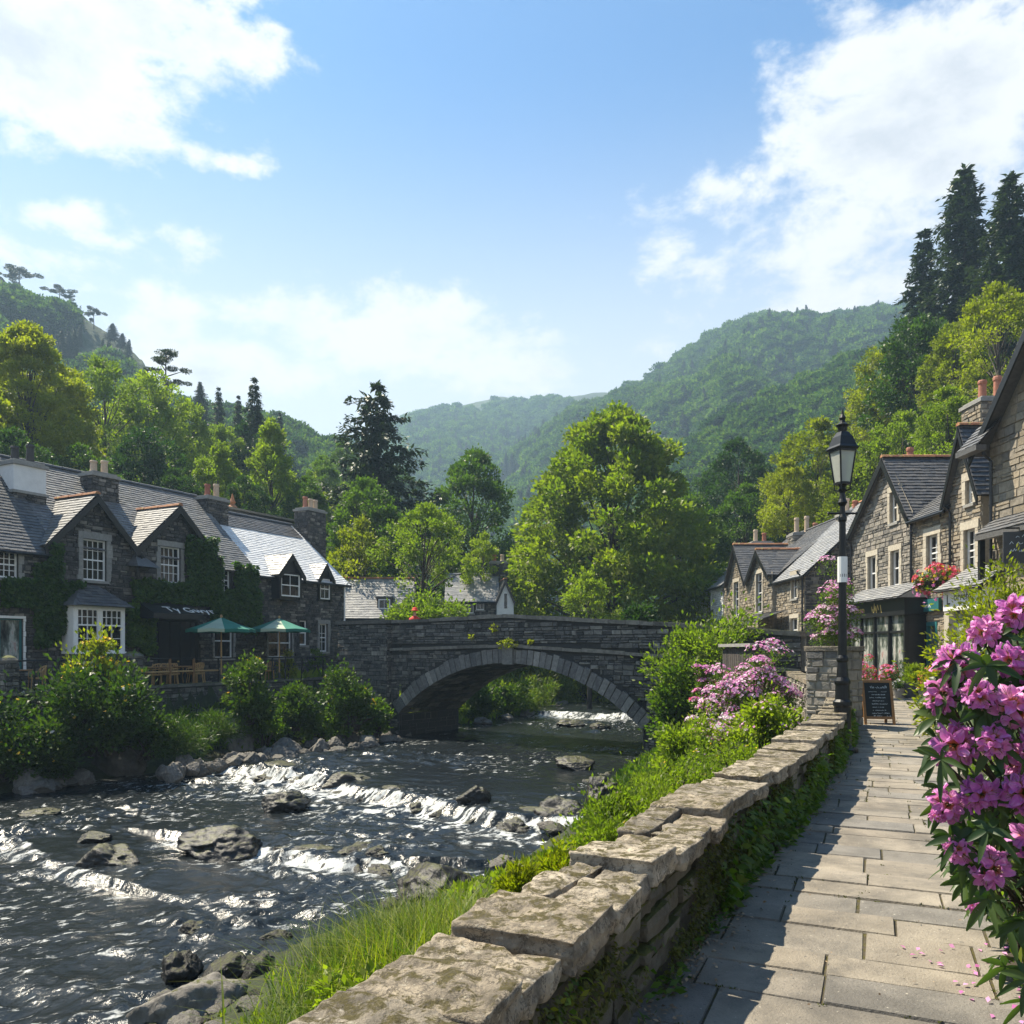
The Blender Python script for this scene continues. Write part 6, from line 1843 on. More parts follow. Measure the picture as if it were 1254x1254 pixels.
# chairs and tables
def make_chair():
    root = empty('terrace_chair', (0, 0, 0), 'pale rattan armchair drawn up on the inn terrace', 'chair', 'chairs on the inn terrace')
    mb = MB(); mb.box((0, 0, .44), (.46, .46, .06)); mb.build('seat', rattan, root)
    mb = MB()
    for k in range(9):
        a = R(200 + 140 * k / 8); mb.tube([(math.cos(a) * .25, math.sin(a) * .25, .46), (math.cos(a) * .28, math.sin(a) * .28, .66 if k in (0, 8) else .86)], .016, 5)
    mb.tube([(math.cos(R(200 + 14 * k)) * .28, math.sin(R(200 + 14 * k)) * .28, .66 + .2 * math.sin(math.pi * k / 10) ** .5) for k in range(11)], .024, 6)
    mb.build('backrest', rattan, root)
    for sx in (1, -1):
        mb = MB(); mb.tube([(.26 * sx, -.1, .66), (.27 * sx, .2, .65), (.22 * sx, .22, .45)], .02, 6); mb.build('armrest', rattan, root)
        for sy in (1, -1):
            mb = MB(); mb.tube([(.2 * sx, .2 * sy, .42), (.23 * sx, .23 * sy, 0)], .022, 6); mb.build('leg', rattan, root)
    return root
def make_table():
    root = empty('terrace_table', (0, 0, 0), 'small round wooden table on the inn terrace', 'table', 'tables on the inn terrace')
    mb = MB(); mb.lathe([(.42, .71), (.43, .725), (.42, .745)], 20); mb.build('tabletop', timber, root)
    mb = MB(); mb.lathe([(.04, .03), (.035, .71)], 8); mb.build('pedestal', black_metal, root)
    mb = MB(); mb.lathe([(.25, 0), (.24, .03), (.05, .05)], 14); mb.build('foot', black_metal, root)
    return root
ch0, tb0 = make_chair(), make_table()
first = [True, True]
for px, dd in ((194, -.8), (216, -1.0), (240, -.8), (258, -1.3), (337, -1.1), (60, -1.5)):
    p = FT.pt(ft_u(px) , TZ + .015, dd)
    o = tb0 if first[1] else copy_tree(tb0); first[1] = False; o.location = p
    for k in range(2):
        c = ch0 if first[0] else copy_tree(ch0); first[0] = False
        sg = 1 if k else -1
        c.location = p + FT.U * (.62 * sg) + FT.N * rt.uniform(-.2, .25); c.rotation_euler.z = math.atan2(FT.U.y, FT.U.x) + (R(90) if k else R(-90)) + rt.uniform(-.4, .4)
        if px == 337: c['label'] = 'pale rattan armchair drawn up on the inn terrace'
# parasols
def parasol(px, py_apex, py_rim, Y, halfpx, label, rot):
    ap = P(px, py_apex, Y); zr = P(px, py_rim, Y).z; r = halfpx / F * Y
    base = Vector((ap.x, ap.y, TZ + .02))
    root = empty('parasol', base, label, 'parasol')
    mb = MB(); n = 8; rim = [Vector((ap.x + r * math.cos(2 * math.pi * (k + rot) / n), ap.y + r * math.sin(2 * math.pi * (k + rot) / n), zr)) for k in range(n)]
    for k in range(n):
        a, b = rim[k], rim[(k + 1) % n]; mrim = (a + b) / 2 * 1.0; mrim = ap.lerp(mrim, .985); mrim.z = zr + .03
        h1, h2 = ap.lerp(a, .5) + Vector((0, 0, -.02)), ap.lerp(b, .5) + Vector((0, 0, -.02))
        mat = 1 if k == 5 else 0
        mb.add([ap, h1, h2], [(0, 1, 2)], mat, rt.random()); mb.add([h1, a, mrim, b, h2], [(0, 1, 2, 3, 4)], mat, rt.random())
        mb.add([a, mrim, b, b - Vector((0, 0, .14)), mrim - Vector((0, 0, .13)), a - Vector((0, 0, .14))], [(0, 1, 4, 5), (1, 2, 3, 4)], mat, rt.random())
    mb.build('canopy', [canvas_green, canvas_cream], root, loc=ap)
    for k in range(n):
        rb_ = MB(); rb_.bar(ap - Vector((0, 0, .06)), rim[k] - Vector((0, 0, .03)), .025); rb_.build('rib', timber, root)
    mb = MB(); mb.tube([base, ap + Vector((0, 0, .05))], .032, 8); mb.lathe([(.05, 0), (.06, .06), (.02, .12)], 8, ap); mb.build('pole', rattan, root)
    mb = MB(); mb.lathe([(.3, 0), (.3, .06), (.06, .1), (.05, .35)], 14, base); mb.build('base', zinc, root)
parasol(271, 756, 771, 34.6, 41, 'green parasol nearest the inn door', .55)
parasol(342, 757, 771, 38.0, 38, 'green parasol in front of the whitewashed house', .6)

# ------------------------------------------------------------------ bushes, ivy and banks
def bush(name, loc, size, mat, label, cat='shrub', n=26, nl=150, leaf=.12, seed=1, flowers=None, group=None, flat=.8, ratio=.55, stems=True, droop=.1, fsize=.07, fn=260, prick=.25, upright=0):
    """low plant: stems, foliage in clumps and, where it blooms, blossom"""
    rng = np.random.default_rng(seed)
    loc = Vector(loc); w_, d_, h_ = size
    q = sph(rng, n); q[:, 2] = np.abs(q[:, 2]); rr = rng.random(n)[:, None] ** .38
    C = q * rr * np.array([w_ / 2, d_ / 2, h_ * .92]) * .86 + np.array([0, 0, h_ * .08])
    C *= (1 + .18 * rng.normal(size=(n, 1)) * .6)
    rc = np.full(n, (w_ + d_ + h_) / 3) * rng.uniform(.10, .19, n)
    V, Fq, rnd = clump_leaves(C, rc, nl, leaf, leaf * ratio, rng, flat=flat, outc=np.array([0, 0, 0.]), droop=droop)
    ns = n * 14; pick = rng.integers(0, n, ns); qq = sph(rng, ns); qq[:, 2] = np.abs(qq[:, 2]) + upright
    V2, F2 = leaf_quads(C[pick] + nrm(qq) * (rc[pick] * rng.uniform(.9, 1.0 + prick * 2.2, ns))[:, None], qq + rng.normal(size=qq.shape) * .3, leaf * 1.1, leaf * ratio, rng)
    V = np.concatenate([V, V2]); Fq = np.concatenate([Fq, F2 + 4 * len(Fq)]); rnd = np.concatenate([rnd, rng.random(ns)])
    root = empty(name, loc, label, cat, group)
    np_obj('foliage', V + np.array(loc), Fq, rnd, mat, root)
    if stems:
        mb = MB()
        for i in range(0, n, 2): mb.tube([loc + Vector((rng.normal() * w_ * .06, rng.normal() * d_ * .06, -.15)), loc + Vector(C[i]) * .55 + Vector((0, 0, .05)), loc + Vector(C[i])], [.025 * h_ + .006, .012 * h_ + .004, .004], 5, cap=False)
        mb.build('stem', bark, root)
    if flowers:
        for fm, fn_ in flowers:
            pick = rng.integers(0, n, fn_); q = sph(rng, fn_); q[:, 2] = np.abs(q[:, 2]) * 1.1
            # towards the outside of the plant
            o = nrm(C[pick] + 1e-3); q = nrm(q + o * .8)
            Pf = C[pick] + q * (rc[pick] * rng.uniform(.95, 1.2, fn_))[:, None]
            # each blossom is five petals
            k = 5; ref = nrm(np.cross(q, rng.normal(size=q.shape))); bn = np.cross(q, ref)
            Vs, Fs = [], []
            for i in range(k):
                an = 2 * np.pi * i / k; dd = ref * np.cos(an) + bn * np.sin(an) + q * .35
                v_, f_ = leaf_quads(Pf, dd, fsize * rng.uniform(.7, 1.2, fn_), fsize * .8, rng, fold=.1, up=q)
                Vs.append(v_); Fs.append(f_ + i * 4 * fn_)
            np_obj('blossom', np.concatenate(Vs) + np.array(loc), np.concatenate(Fs), np.tile(rng.random(fn_), k), fm, root)
    return root

def gz(x, y): return float(terrain_h(np.array([x]), np.array([y]))[0])
def bush_px(name, px, py_top, py_base, Y, wpx, mat, label, depth=.8, **kw):
    x = (px - CX) / F * Y; z0 = EYE + (HY - py_base) / F * Y; h = (py_base - py_top) / F * Y; wd = wpx / F * Y
    return bush(name, (x, Y, z0), (wd, wd * depth, h), mat, label, **kw)

# left bank, from the picture edge to the bridge
bush_px('flowering_shrub', 118, 800, 918, 25.6, 150, leaf_bank, 'largest shrub on the left bank, tipped with yellow flowers under the bay window', n=70, nl=170, leaf=.17, seed=11, flowers=[(petal_yellow, 46), (petal_white, 40)], fsize=.07, prick=.5, upright=.8)
bush_px('flowering_shrub', 112, 772, 850, 26.3, 70, leaf_yellow, 'upright yellow-green sprays rising out of the largest bank shrub', n=22, nl=110, leaf=.15, seed=12, flowers=[(petal_yellow, 60)], fsize=.10, prick=.9, upright=1.2)
bush_px('bank_shrub', 22, 860, 950, 24.0, 120, leaf_bank, 'shrub with orange flecks at the picture edge on the left bank', n=46, nl=150, leaf=.15, seed=13, flowers=[(petal_yellow, 30)], prick=.4)
bush_px('bank_shrub', -50, 840, 940, 23.5, 120, leaf_deep, 'dark shrub cut off by the picture edge low on the left bank', n=40, nl=140, leaf=.16, seed=14)
bush_px('bank_shrub', 178, 862, 925, 26.6, 80, leaf_bank, 'green shrub hanging down the bank below the round-capped pier', n=30, nl=140, leaf=.14, seed=15, prick=.4)
bush_px('rounded_shrub', 302, 805, 882, 30.6, 70, leaf_bank, 'rounded leafy shrub poking above the terrace edge under the parasols', n=40, nl=170, leaf=.15, seed=16, flowers=[(petal_yellow, 34)], prick=.4, upright=.8)
bush_px('bank_shrub', 362, 836, 890, 32.6, 74, leaf_bank, 'trailing shrub covering the retaining wall beside the rounded shrub', n=34, nl=150, leaf=.15, seed=17, prick=.3)
bush_px('bank_shrub', 432, 800, 890, 34.0, 74, leaf_bank, 'pointed shrub growing against the bridge pier', n=44, nl=160, leaf=.15, seed=18, prick=.4, upright=.8, flowers=[(petal_yellow, 26)])
bush_px('bank_shrub', 462, 850, 900, 34.4, 40, leaf_green, 'small shrub at the foot of the bridge pier', n=20, nl=130, leaf=.14, seed=19)
bush_px('bank_shrub', 222, 872, 925, 27.4, 90, leaf_bank, 'mossy grass hummock above the pale boulder', n=34, nl=150, leaf=.2, ratio=.12, seed=20, prick=.4, upright=.5, stems=False)
bush_px('bank_shrub', 268, 868, 905, 29.4, 60, leaf_bank, 'grassy hummock right of the pale boulder', n=24, nl=150, leaf=.2, ratio=.12, seed=21, prick=.4, stems=False)
bush_px('bank_shrub', 325, 870, 908, 31.4, 60, leaf_green, 'low shrub above the heap of bank stones', n=22, nl=130, leaf=.14, seed=22)
bush_px('bank_shrub', 392, 860, 905, 33.0, 60, leaf_green, 'low shrub between the stone heap and the pointed shrub', n=22, nl=130, leaf=.14, seed=23)
bush_px('bank_shrub', 60, 880, 950, 24.6, 90, leaf_deep, 'dark low shrub under the largest shrub', n=30, nl=140, leaf=.15, seed=24)
bush_px('potted_shrub', 352, 789, 831, 38.4, 22, leaf_yellow, 'small yellow-green shrub at the second parasol', n=12, nl=90, leaf=.1, seed=25)
bush_px('potted_shrub', 386, 788, 829, 40.6, 24, leaf_green, 'small green shrub by the last window of the whitewashed house', n=12, nl=90, leaf=.1, seed=26)
# bridge ends and beyond
bush_px('bridge_shrub', 520, 722, 768, 44, 92, leaf_lime, 'rounded yellow-green shrub behind the bridge parapet and red-coated person', n=40, nl=160, leaf=.22, seed=27, prick=.4)
bush_px('bridge_shrub', 868, 745, 880, 26.0, 132, leaf_lime, 'large yellow-green bush covering the near end of the bridge', n=80, nl=190, leaf=.15, seed=28, prick=.5, upright=.4)
bush_px('bridge_shrub', 826, 800, 905, 25.2, 60, leaf_green, 'trailing green bush hanging down beside the near bridge end', n=34, nl=150, leaf=.13, seed=29, prick=.4)
bush_px('bridge_shrub', 778, 738, 775, 36, 60, leaf_deep, 'dark low bush behind the falling end of the bridge wall', n=20, nl=120, leaf=.16, seed=30)
# bank seen through the arch
for i, (px, t_, b_, Y, wp, mt) in enumerate([(610, 815, 880, 47, 90, leaf_green), (655, 822, 875, 52, 60, leaf_grass), (690, 830, 872, 56, 50, leaf_lime), (585, 822, 886, 44, 60, leaf_green), (720, 822, 862, 62, 70, leaf_green), (640, 845, 880, 48, 46, leaf_grass)]):
    bush_px('far_bank_shrub', px, t_, b_, Y, wp, mt, ['leafy shrub just inside the left of the bridge opening', 'pale grass tussock in the middle of the bridge opening', 'bright grass tussock near the rapids seen under the arch', 'dark shrub half hidden by the bridge vault', 'shrub at the bend of the river seen under the arch', 'low tussock at the water edge seen under the arch'][i], n=30, nl=150, leaf=.28 if mt is leaf_grass else .2, ratio=.14 if mt is leaf_grass else .55, seed=60 + i, prick=.4, stems=False)
# flower bank on the right
bush_px('flowering_shrub', 925, 786, 893, 18.5, 118, leaf_green, 'big mound of small pink and white blossom beside the stone pillar', n=60, nl=120, leaf=.07, seed=31, flowers=[(petal_pink, 1500), (petal_pale, 1100), (petal_white, 300)], fsize=.042, flat=.9)
bush_px('flowering_shrub', 868, 800, 880, 21, 50, leaf_green, 'slender deep-pink flowering shrub by the dark wooden fence', n=26, nl=90, leaf=.08, seed=32, flowers=[(petal_pink, 420), (petal_red, 60)], fsize=.05, prick=.5)
bush_px('flowering_shrub', 872, 860, 935, 16.2, 90, leaf_lime, 'pale pink flowers sprinkled over the lower bank', n=34, nl=120, leaf=.07, seed=33, flowers=[(petal_pale, 520), (petal_white, 260), (petal_pink, 160)], fsize=.035)
bush_px('flowering_shrub', 940, 850, 912, 14.5, 90, leaf_lime, 'bright leafy clump under the pink mound, next to the wall coping', n=34, nl=150, leaf=.09, seed=34, flowers=[(petal_pale, 150), (petal_pink, 60)], fsize=.035, prick=.4)
bush_px('bank_shrub', 838, 872, 960, 15.5, 80, leaf_lime, 'yellow-green clump where the right bank meets the water', n=34, nl=140, leaf=.09, seed=35, prick=.5)
# lush strip along the river side of the wall
rs2 = random.Random(66)
strip_labels = ['bright ferny clump by the wall where the lamp stands', 'yellow-green clump along the river side of the wall, second from the lamp', 'leafy clump along the river side of the wall, third from the lamp', 'lime-coloured clump along the river side of the wall, fourth from the lamp', 'yellow-green clump spilling towards the mossy river boulder', 'leafy clump beside the first overgrown coping stones', 'low clump of yellow flowers behind the coping stones', 'small yellow sprig by the large wet boulder']
for i, (px, t_, b_, Y, wp, mt) in enumerate([(900, 905, 960, 11.4, 110, leaf_lime), (862, 915, 985, 10.2, 120, leaf_lime), (820, 930, 1005, 9.0, 120, leaf_lime), (790, 950, 1020, 8.2, 110, leaf_lime), (752, 975, 1045, 7.4, 110, leaf_lime), (735, 1000, 1050, 6.4, 90, leaf_lime), (690, 1040, 1080, 6.0, 80, leaf_yellow), (640, 1060, 1098, 5.4, 60, leaf_yellow)]):
    bush_px('leafy_plant', px, t_, b_ + 14, Y, wp, mt, strip_labels[i], n=46, nl=170, leaf=.046, seed=40 + i, prick=.9, upright=.7, ratio=(.55, .3, .5, .22)[i % 4], flowers=[(petal_yellow, 20), (petal_pale, 14)] if i in (0, 1, 4, 6) else None, fsize=.022)
# right side of the path
bush('yellow_shrub', (8.75, 14.0, 0), (3.3, 2.6, 3.45), leaf_yellow, 'tall yellow-green shrub behind the rhododendron', n=170, nl=190, leaf=.095, seed=51, prick=.35, ratio=.42)
bush('yellow_shrub', (11.2, 18.0, 0), (2.0, 2.0, 2.0), leaf_yellow, 'lower yellow-green shrub on the shop side of the tall one', n=34, nl=130, leaf=.11, seed=52, prick=.6, ratio=.4)
bush('flowering_shrub', (10.7, 27.2, 1.6), (1.75, 1.6, 2.75), leaf_green, 'hanging mass of mauve flowers between the pillar and the lamp post', n=46, nl=110, leaf=.09, seed=53, flowers=[(petal_pale, 700), (petal_pink, 420)], fsize=.06, stems=False)
mb = MB(); 

# undergrowth and grass nobody could count
def scatter(name, pts, L, Wd, mat, seed, up=.9, spread=.6, kind='stuff', clump=0):
    rng = np.random.default_rng(seed); n = len(pts)
    D = rng.normal(size=(n, 3)) * spread + np.array([0, 0, up])
    Ls = L * rng.uniform(.5, 1.4, n)
    V, Fq = leaf_quads(pts, D, Ls, Ls * Wd, rng)
    return np_obj(name, V, Fq, rng.random(n), mat, kind=kind)
rng = np.random.default_rng(71)
def bank_pts(side, n, y0, y1, lo=.02, hi=1.0, seed=0):
    rng = np.random.default_rng(seed)
    y = rng.uniform(y0, y1, n); t_ = rng.uniform(lo, hi, n)
    if side == 'r':
        a = np.interp(y, RY, RX); b = np.interp(y, EY, EX) - WALL_T; x = a + (b - a) * t_
    else:
        b = np.interp(y, LY, LX); x = b - t_ * 6.
        ed = (x - TA.x) * TN.x + (y - TA.y) * TN.y
        k = ed > .15; x, y = x[k], y[k]
    den = fbm(x * .8, y * .8, seed + 4, 3); k = den > .38
    x, y = x[k], y[k]
    return np.stack([x, y, terrain_h(x, y) - .02], -1)
scatter('undergrowth', bank_pts('r', 16000, 5, 16, .30, 1., 1), .13, .45, leaf_lime, 1)
scatter('undergrowth', bank_pts('r', 9000, 3.5, 10, .0, 1., 11), .10, .3, leaf_grass, 12)
scatter('undergrowth', bank_pts('r', 14000, 16, 30, .12, 1., 2), .20, .45, leaf_green, 2)
scatter('undergrowth', bank_pts('l', 42000, 8, 36, .16, 1., 3), .24, .4, leaf_green, 3)
scatter('undergrowth', bank_pts('r', 9000, 38, 80, .05, 1., 4), .45, .4, leaf_green, 4)
yy = np.random.default_rng(9).uniform(38, 90, 16000); xx = np.interp(yy, LY, LX) - np.random.default_rng(10).uniform(.4, 9, 16000)
scatter('undergrowth', np.stack([xx, yy, terrain_h(xx, yy)], -1), .45, .35, leaf_lime, 5)

# grass tufts: curved blades
def grass_tuft(name, C, label, n=700, h=(.25, .6), spread=(.5, .5), seed=1, mat=leaf_grass, wide=.012, cat='grass tuft', lean=.35):
    rng = np.random.default_rng(seed); C = np.array(C, float)
    base = C + np.stack([rng.normal(size=n) * spread[0] * .5, rng.normal(size=n) * spread[1] * .5, np.zeros(n)], -1)
    base[:, 2] = terrain_h(base[:, 0], base[:, 1]) - .02
    az = rng.random(n) * 2 * np.pi; ln = np.abs(rng.normal(size=n)) * lean + .08; H = rng.uniform(*h, n)
    dirv = np.stack([np.cos(az), np.sin(az), 0 * az], -1); side = np.stack([-np.sin(az), np.cos(az), 0 * az], -1)
    segs = 4; rows = []
    for k in range(segs + 1):
        s = k / segs
        p = base + dirv * (ln * H * s ** 2 * 1.3)[:, None] + np.array([0, 0, 1.]) * (H * (s - .28 * ln * s ** 2.5))[:, None]
        wd = (wide * (1 - s) ** .7 + .0012)
        rows += [p - side * wd / 2, p + side * wd / 2]
    V = np.stack(rows, 1).reshape(-1, 3); m_ = 2 * (segs + 1)
    fs = np.concatenate([np.stack([np.arange(n) * m_ + 2 * k, np.arange(n) * m_ + 2 * k + 1, np.arange(n) * m_ + 2 * k + 3, np.arange(n) * m_ + 2 * k + 2], -1) for k in range(segs)])
    return np_obj(name, V, fs, np.tile(rng.random(n), segs), mat, loc=(C[0], C[1], gz(C[0], C[1])), label=label, cat=cat)
grass_tuft('grass_tuft', (-1.15, 7.4, 0), 'tall bright grass tuft beside the nearest coping stones', 3200, (.3, .8), (.8, .8), 1, lean=.38)
grass_tuft('grass_tuft', (-.75, 6.7, 0), 'bright grass at the wall behind the tall tuft', 2400, (.35, .8), (.8, .7), 2, lean=.45)
grass_tuft('grass_tuft', (-1.55, 6.2, 0), 'grass drooping towards the near river stones', 1100, (.2, .5), (.45, .6), 3, lean=.6)
grass_tuft('grass_tuft', (-1.35, 5.0, 0), 'low grass in the corner of the wall and the nearest stones', 1400, (.15, .4), (.6, .8), 4, lean=.6)
grass_tuft('grass_tuft', (-.25, 8.4, 0), 'grass tuft in front of the large wet boulder', 900, (.25, .5), (.6, .6), 5)
for i, (px, py, Y) in enumerate([(475, 1195, 5.6), (430, 1180, 6.2), (515, 1150, 6.0)]):
    x = (px - CX) / F * Y
    bush('broadleaf_weed', (x, Y, gz(x, Y) + .02), (.8, .8, .42), leaf_lime, ['broad-leaved weed nearest the wall among the grass', 'broad-leaved weed on the river side of the grass', 'broad-leaved weed highest among the grass'][i], cat='weed', n=22, nl=46, leaf=.075, ratio=.5, seed=80 + i, prick=.5, stems=False)

# ivy on the inn
def ivy(name, patches, label, n, seed, leaf=.16, depth=.28, mat=leaf_ivy):
    rng = np.random.default_rng(seed); V_, F_, r_ = [], [], []
    off = 0
    for px0, py0, px1, py1, dens in patches:
        u0, u1 = FL.u(px0), FL.u(px1); k = int(n * dens)
        a = rng.random(k); b = rng.random(k)
        # ragged edge
        keep = fbm(a * 5 + seed, b * 5 + px0 * .1, seed, 4) > .36 * (np.maximum(np.abs(a - .5), np.abs(b - .5)) * 2) ** 2 + .12
        a, b = a[keep], b[keep]; k = len(a)
        u = u0 + (u1 - u0) * a; Yc = np.array([FL.pt(float((u0 + u1) / 2), 0).y]); z = EYE + (HY - (py0 + (py1 - py0) * b)) / F * Yc
        d = .05 + depth * rng.random(k) ** 1.2 * (.35 + 1.0 * fbm(u * 1.6, z * 1.6, seed + 1, 3))
        p = np.array(FL.O) + np.array(FL.U) * u[:, None] + np.array(FL.N) * d[:, None] + np.array([0, 0, 1.]) * z[:, None]
        D = np.array(FL.N) * .5 + np.array([0, 0, -.7]) + rng.normal(size=(k, 3)) * .5
        v, f = leaf_quads(p, D, leaf * rng.uniform(.6, 1.3, k), leaf * .75, rng, up=np.array(FL.N) + np.array([0, 0, .4]))
        V_.append(v); F_.append(f + off); off += 4 * k; r_.append(rng.random(k))
    V = np.concatenate(V_); c = V.mean(0)
    return np_obj(name, V, np.concatenate(F_), np.concatenate(r_), mat, loc=c, label=label, cat='ivy', kind='thing')
ivy('climbing_ivy', [(160, 712, 262, 738, 1.6), (225, 655, 262, 720, .9), (238, 680, 268, 735, .8), (255, 722, 315, 760, 1.2), (284, 690, 312, 740, .8), (296, 735, 314, 775, .5), (225, 660, 250, 690, .3)], 'dense green ivy over the door awning and the second gable of the inn', 5200, 5)
ivy('climbing_ivy', [(0, 710, 85, 742, 1.2), (40, 690, 70, 790, 1.0), (62, 725, 92, 775, .6), (56, 664, 72, 700, .3), (84, 712, 100, 730, .2)], 'green creeper around the bay window and first cottage corner', 4200, 6)
ivy('climbing_ivy', [(153, 738, 182, 790, .9), (168, 742, 186, 800, .4)], 'dark creeper hanging between the bay window and the inn door', 3600, 7)

# ------------------------------------------------------------------ rocks
def rock_mesh(seed, flat=.6, rough=.42, sub=5):
    import bmesh
    bm = bmesh.new(); bmesh.ops.create_icosphere(bm, subdivisions=sub, radius=1)
    off = Vector((seed * 7.3, seed * 3.1, seed * 1.7))
    for v in bm.verts:
        n = v.co.normalized()
        d = 1 + rough * (mnoise.noise(n * 1.1 + off)) + rough * .45 * mnoise.noise(n * 2.6 + off) + rough * .18 * mnoise.noise(n * 6 + off) + .035 * mnoise.noise(n * 13 + off) + .018 * mnoise.noise(n * 30 + off)
        # facets: flatten towards random planes
        for k in range(9):
            pn = Vector((math.sin(seed * 3 + k * 2.1), math.cos(seed * 5 + k * 1.3), math.sin(seed + k * 4.4) * .8)).normalized()
            t_ = n.dot(pn)
            if t_ > .60: d = min(d, .76 / t_ * (1 + .07 * mnoise.noise(n * 5 + off) + .03 * mnoise.noise(n * 14 + off)))
        v.co = n * d
        v.co.z *= flat
    me = bpy.data.meshes.new('boulder'); bm.to_mesh(me); bm.free()
    me.polygons.foreach_set('use_smooth', [True] * len(me.polygons))
    return me
river_rock = stone_mat('wet_river_rock', [(.006, .005, .004), (.018, .015, .011)], 4.5, .7, 1.0, .42, moss=(.05, .05, .005), moss_amt=.24, bscale=11, objrnd=True)
pale_rock = stone_mat('pale_bank_rock', [(.10, .092, .08), (.17, .155, .135), (.07, .066, .058)], 4.5, .6, 1.0, .85, moss=(.06, .062, .01), moss_amt=.10, bscale=8, objrnd=True)
RM = [rock_mesh(i + 1, (.62, .5, .7, .55, .66, .45)[i]) for i in range(6)]
_k = [0]
def rock(loc, size, mat, label, rz, name='boulder', group=None, i=None, cat='rock'):
    _k[0] += 1
    me = RM[(_k[0] if i is None else i) % 6]
    o = bpy.data.objects.new(name, me); COL.objects.link(o)
    if not me.materials: me.materials.append(river_rock)
    o.material_slots[0].link = 'OBJECT'; o.material_slots[0].material = mat
    o.location = loc; o.scale = size; o.rotation_euler = (0, 0, rz)
    tag(o, label, cat, group)
    return o
def rock_px(px, py_base, wpx, hpx, z, mat, label, **kw):
    g = G(px, py_base, z); s = g.y / F; w_ = wpx * s / 2 * 1.12; h_ = hpx * s
    return rock((g.x, g.y + w_ * .5, z + h_ * .18), (w_, w_ * .8, h_ * 1.22), mat, label, rr_.uniform(0, 6.28) if 'rz' not in kw else kw.pop('rz'), **kw)
rr_ = random.Random(515)
RV = [(345, 994, 62, 26, -2.5, 'small mossy boulder in the river below the main rapid'), (262, 1048, 106, 38, -2.45, 'broad mossy boulder mid-river, with a white wake'), (122, 1066, 84, 26, -2.5, 'dark mossy boulder toward the river foam at the picture edge'),
      (582, 986, 44, 26, -2.3, 'mossy boulder sitting on the lip of the main rapid'), (690, 1010, 66, 28, -2.45, 'mossy boulder at the far end of the main rapid, by the right bank'), (706, 943, 46, 20, -2.25, 'pale boulder near the right bank below the bridge'),
      (460, 1052, 42, 15, -2.45, 'small low boulder left of the large wet one'), (530, 1106, 118, 50, -2.55, 'large wet boulder close to the wall, draped in moss'), (232, 1146, 40, 14, -2.58, 'tiny mossy stone alone in the near water'),
      (335, 1155, 38, 15, -2.58, 'small stone by the grass in the near water'), (216, 1204, 52, 32, -2.55, 'mossy stone leftmost of the near cluster'), (270, 1206, 62, 36, -2.52, 'mossy stone in the middle of the near cluster'), (318, 1210, 60, 44, -2.45, 'yellow-mossed stone against the grass in the near cluster'),
      (110, 1032, 40, 14, -2.4, 'low mossy stone upstream of the dark foam-side boulder'), (740, 985, 56, 30, -2.2, 'wet stone tucked under the bank plants'), (735, 893, 30, 9, -2.2, 'brown stone in the water seen under the arch'), (700, 890, 34, 8, -2.2, 'flat dark stone in the water seen under the arch'), (655, 1000, 40, 12, -2.35, 'low dark stone in the main rapid'), (40, 1000, 50, 8, -2.5, 'barely showing stone in the dark water by the bank'),
      (480, 975, 50, 14, -2.38, 'foam-washed stone in the middle of the main rapid'), (420, 962, 60, 14, -2.38, 'foam-washed stone near the start of the main rapid'), (330, 944, 60, 11, -2.35, 'dark low stone at the bank end of the main rapid'), (430, 1052, 60, 14, -2.5, 'dark stone under the short second rapid'), (365, 1052, 70, 18, -2.5, 'dark stone splitting the white wake mid-river')]
for i, (px, py, wp, hp, z, lb) in enumerate(RV): rock_px(px, py, wp, hp, z, river_rock, lb, i=i)
BKL = [(280, 922, 60, 46, -2.3, 'pale angular boulder, biggest at the left water edge'), (30, 970, 44, 32, -2.5, 'pale boulder at the dark water edge below the bank shrubs'), (142, 945, 64, 42, -2.4, 'rounded boulder under the mossy bank'), (212, 1285, 130, 92, -2.5, 'big pale stone cut by the bottom of the picture'), (96, 958, 30, 18, -2.45, 'small grey boulder between two larger ones'), (345, 924, 46, 24, -2.3, 'broad pale stone among the bank stones'), (470, 1240, 80, 40, -1.6, 'pale rock wedged between grass and wall'), (330, 1262, 90, 40, -2.3, 'mossy rock behind the big pale stone')]
for i, (px, py, wp, hp, z, lb) in enumerate(BKL): rock_px(px, py, wp, hp, z, pale_rock, lb, i=i + 2)
for k in range(90):
    t_ = rr_.random(); px = 195 + t_ * 300; py = np.interp(px, [190, 300, 400, 500], [956, 938, 928, 913]) - rr_.uniform(0, 20) * (1 if px > 320 else .5)
    sz = rr_.uniform(11, 27)
    rock_px(px, py, sz, sz * rr_.uniform(.5, .75), -2.42 + rr_.uniform(0, .16), pale_rock, 'grey water-worn stone in the heap along the left water edge', name='bank_stone', group='stones along the left water edge', cat='stone')
for k in range(22):
    Y = rr_.uniform(9, 30); x = float(np.interp(Y, RY, RX)) + rr_.uniform(-.5, .4); s = rr_.uniform(.15, .42)
    rock((x, Y, -2.45 + s * .2), (s, s * .85, s * .8), rr_.choice([river_rock, pale_rock]), 'water-worn stone along the right water edge', rr_.uniform(0, 6), name='bank_stone', group='stones along the right water edge', cat='stone')
for k in range(46):
    Y = rr_.uniform(5.2, 9.5); xa = float(np.interp(Y, RY, RX)); x = xa + rr_.uniform(-.3, 1.6); s = rr_.uniform(.06, .22)
    rock((x, Y, gz(x, Y) + s * .15), (s, s * .85, s * .75), rr_.choice([river_rock, pale_rock]), 'small stone on the bank below the near wall', rr_.uniform(0, 6), name='bank_stone', group='small stones below the near wall', cat='stone')
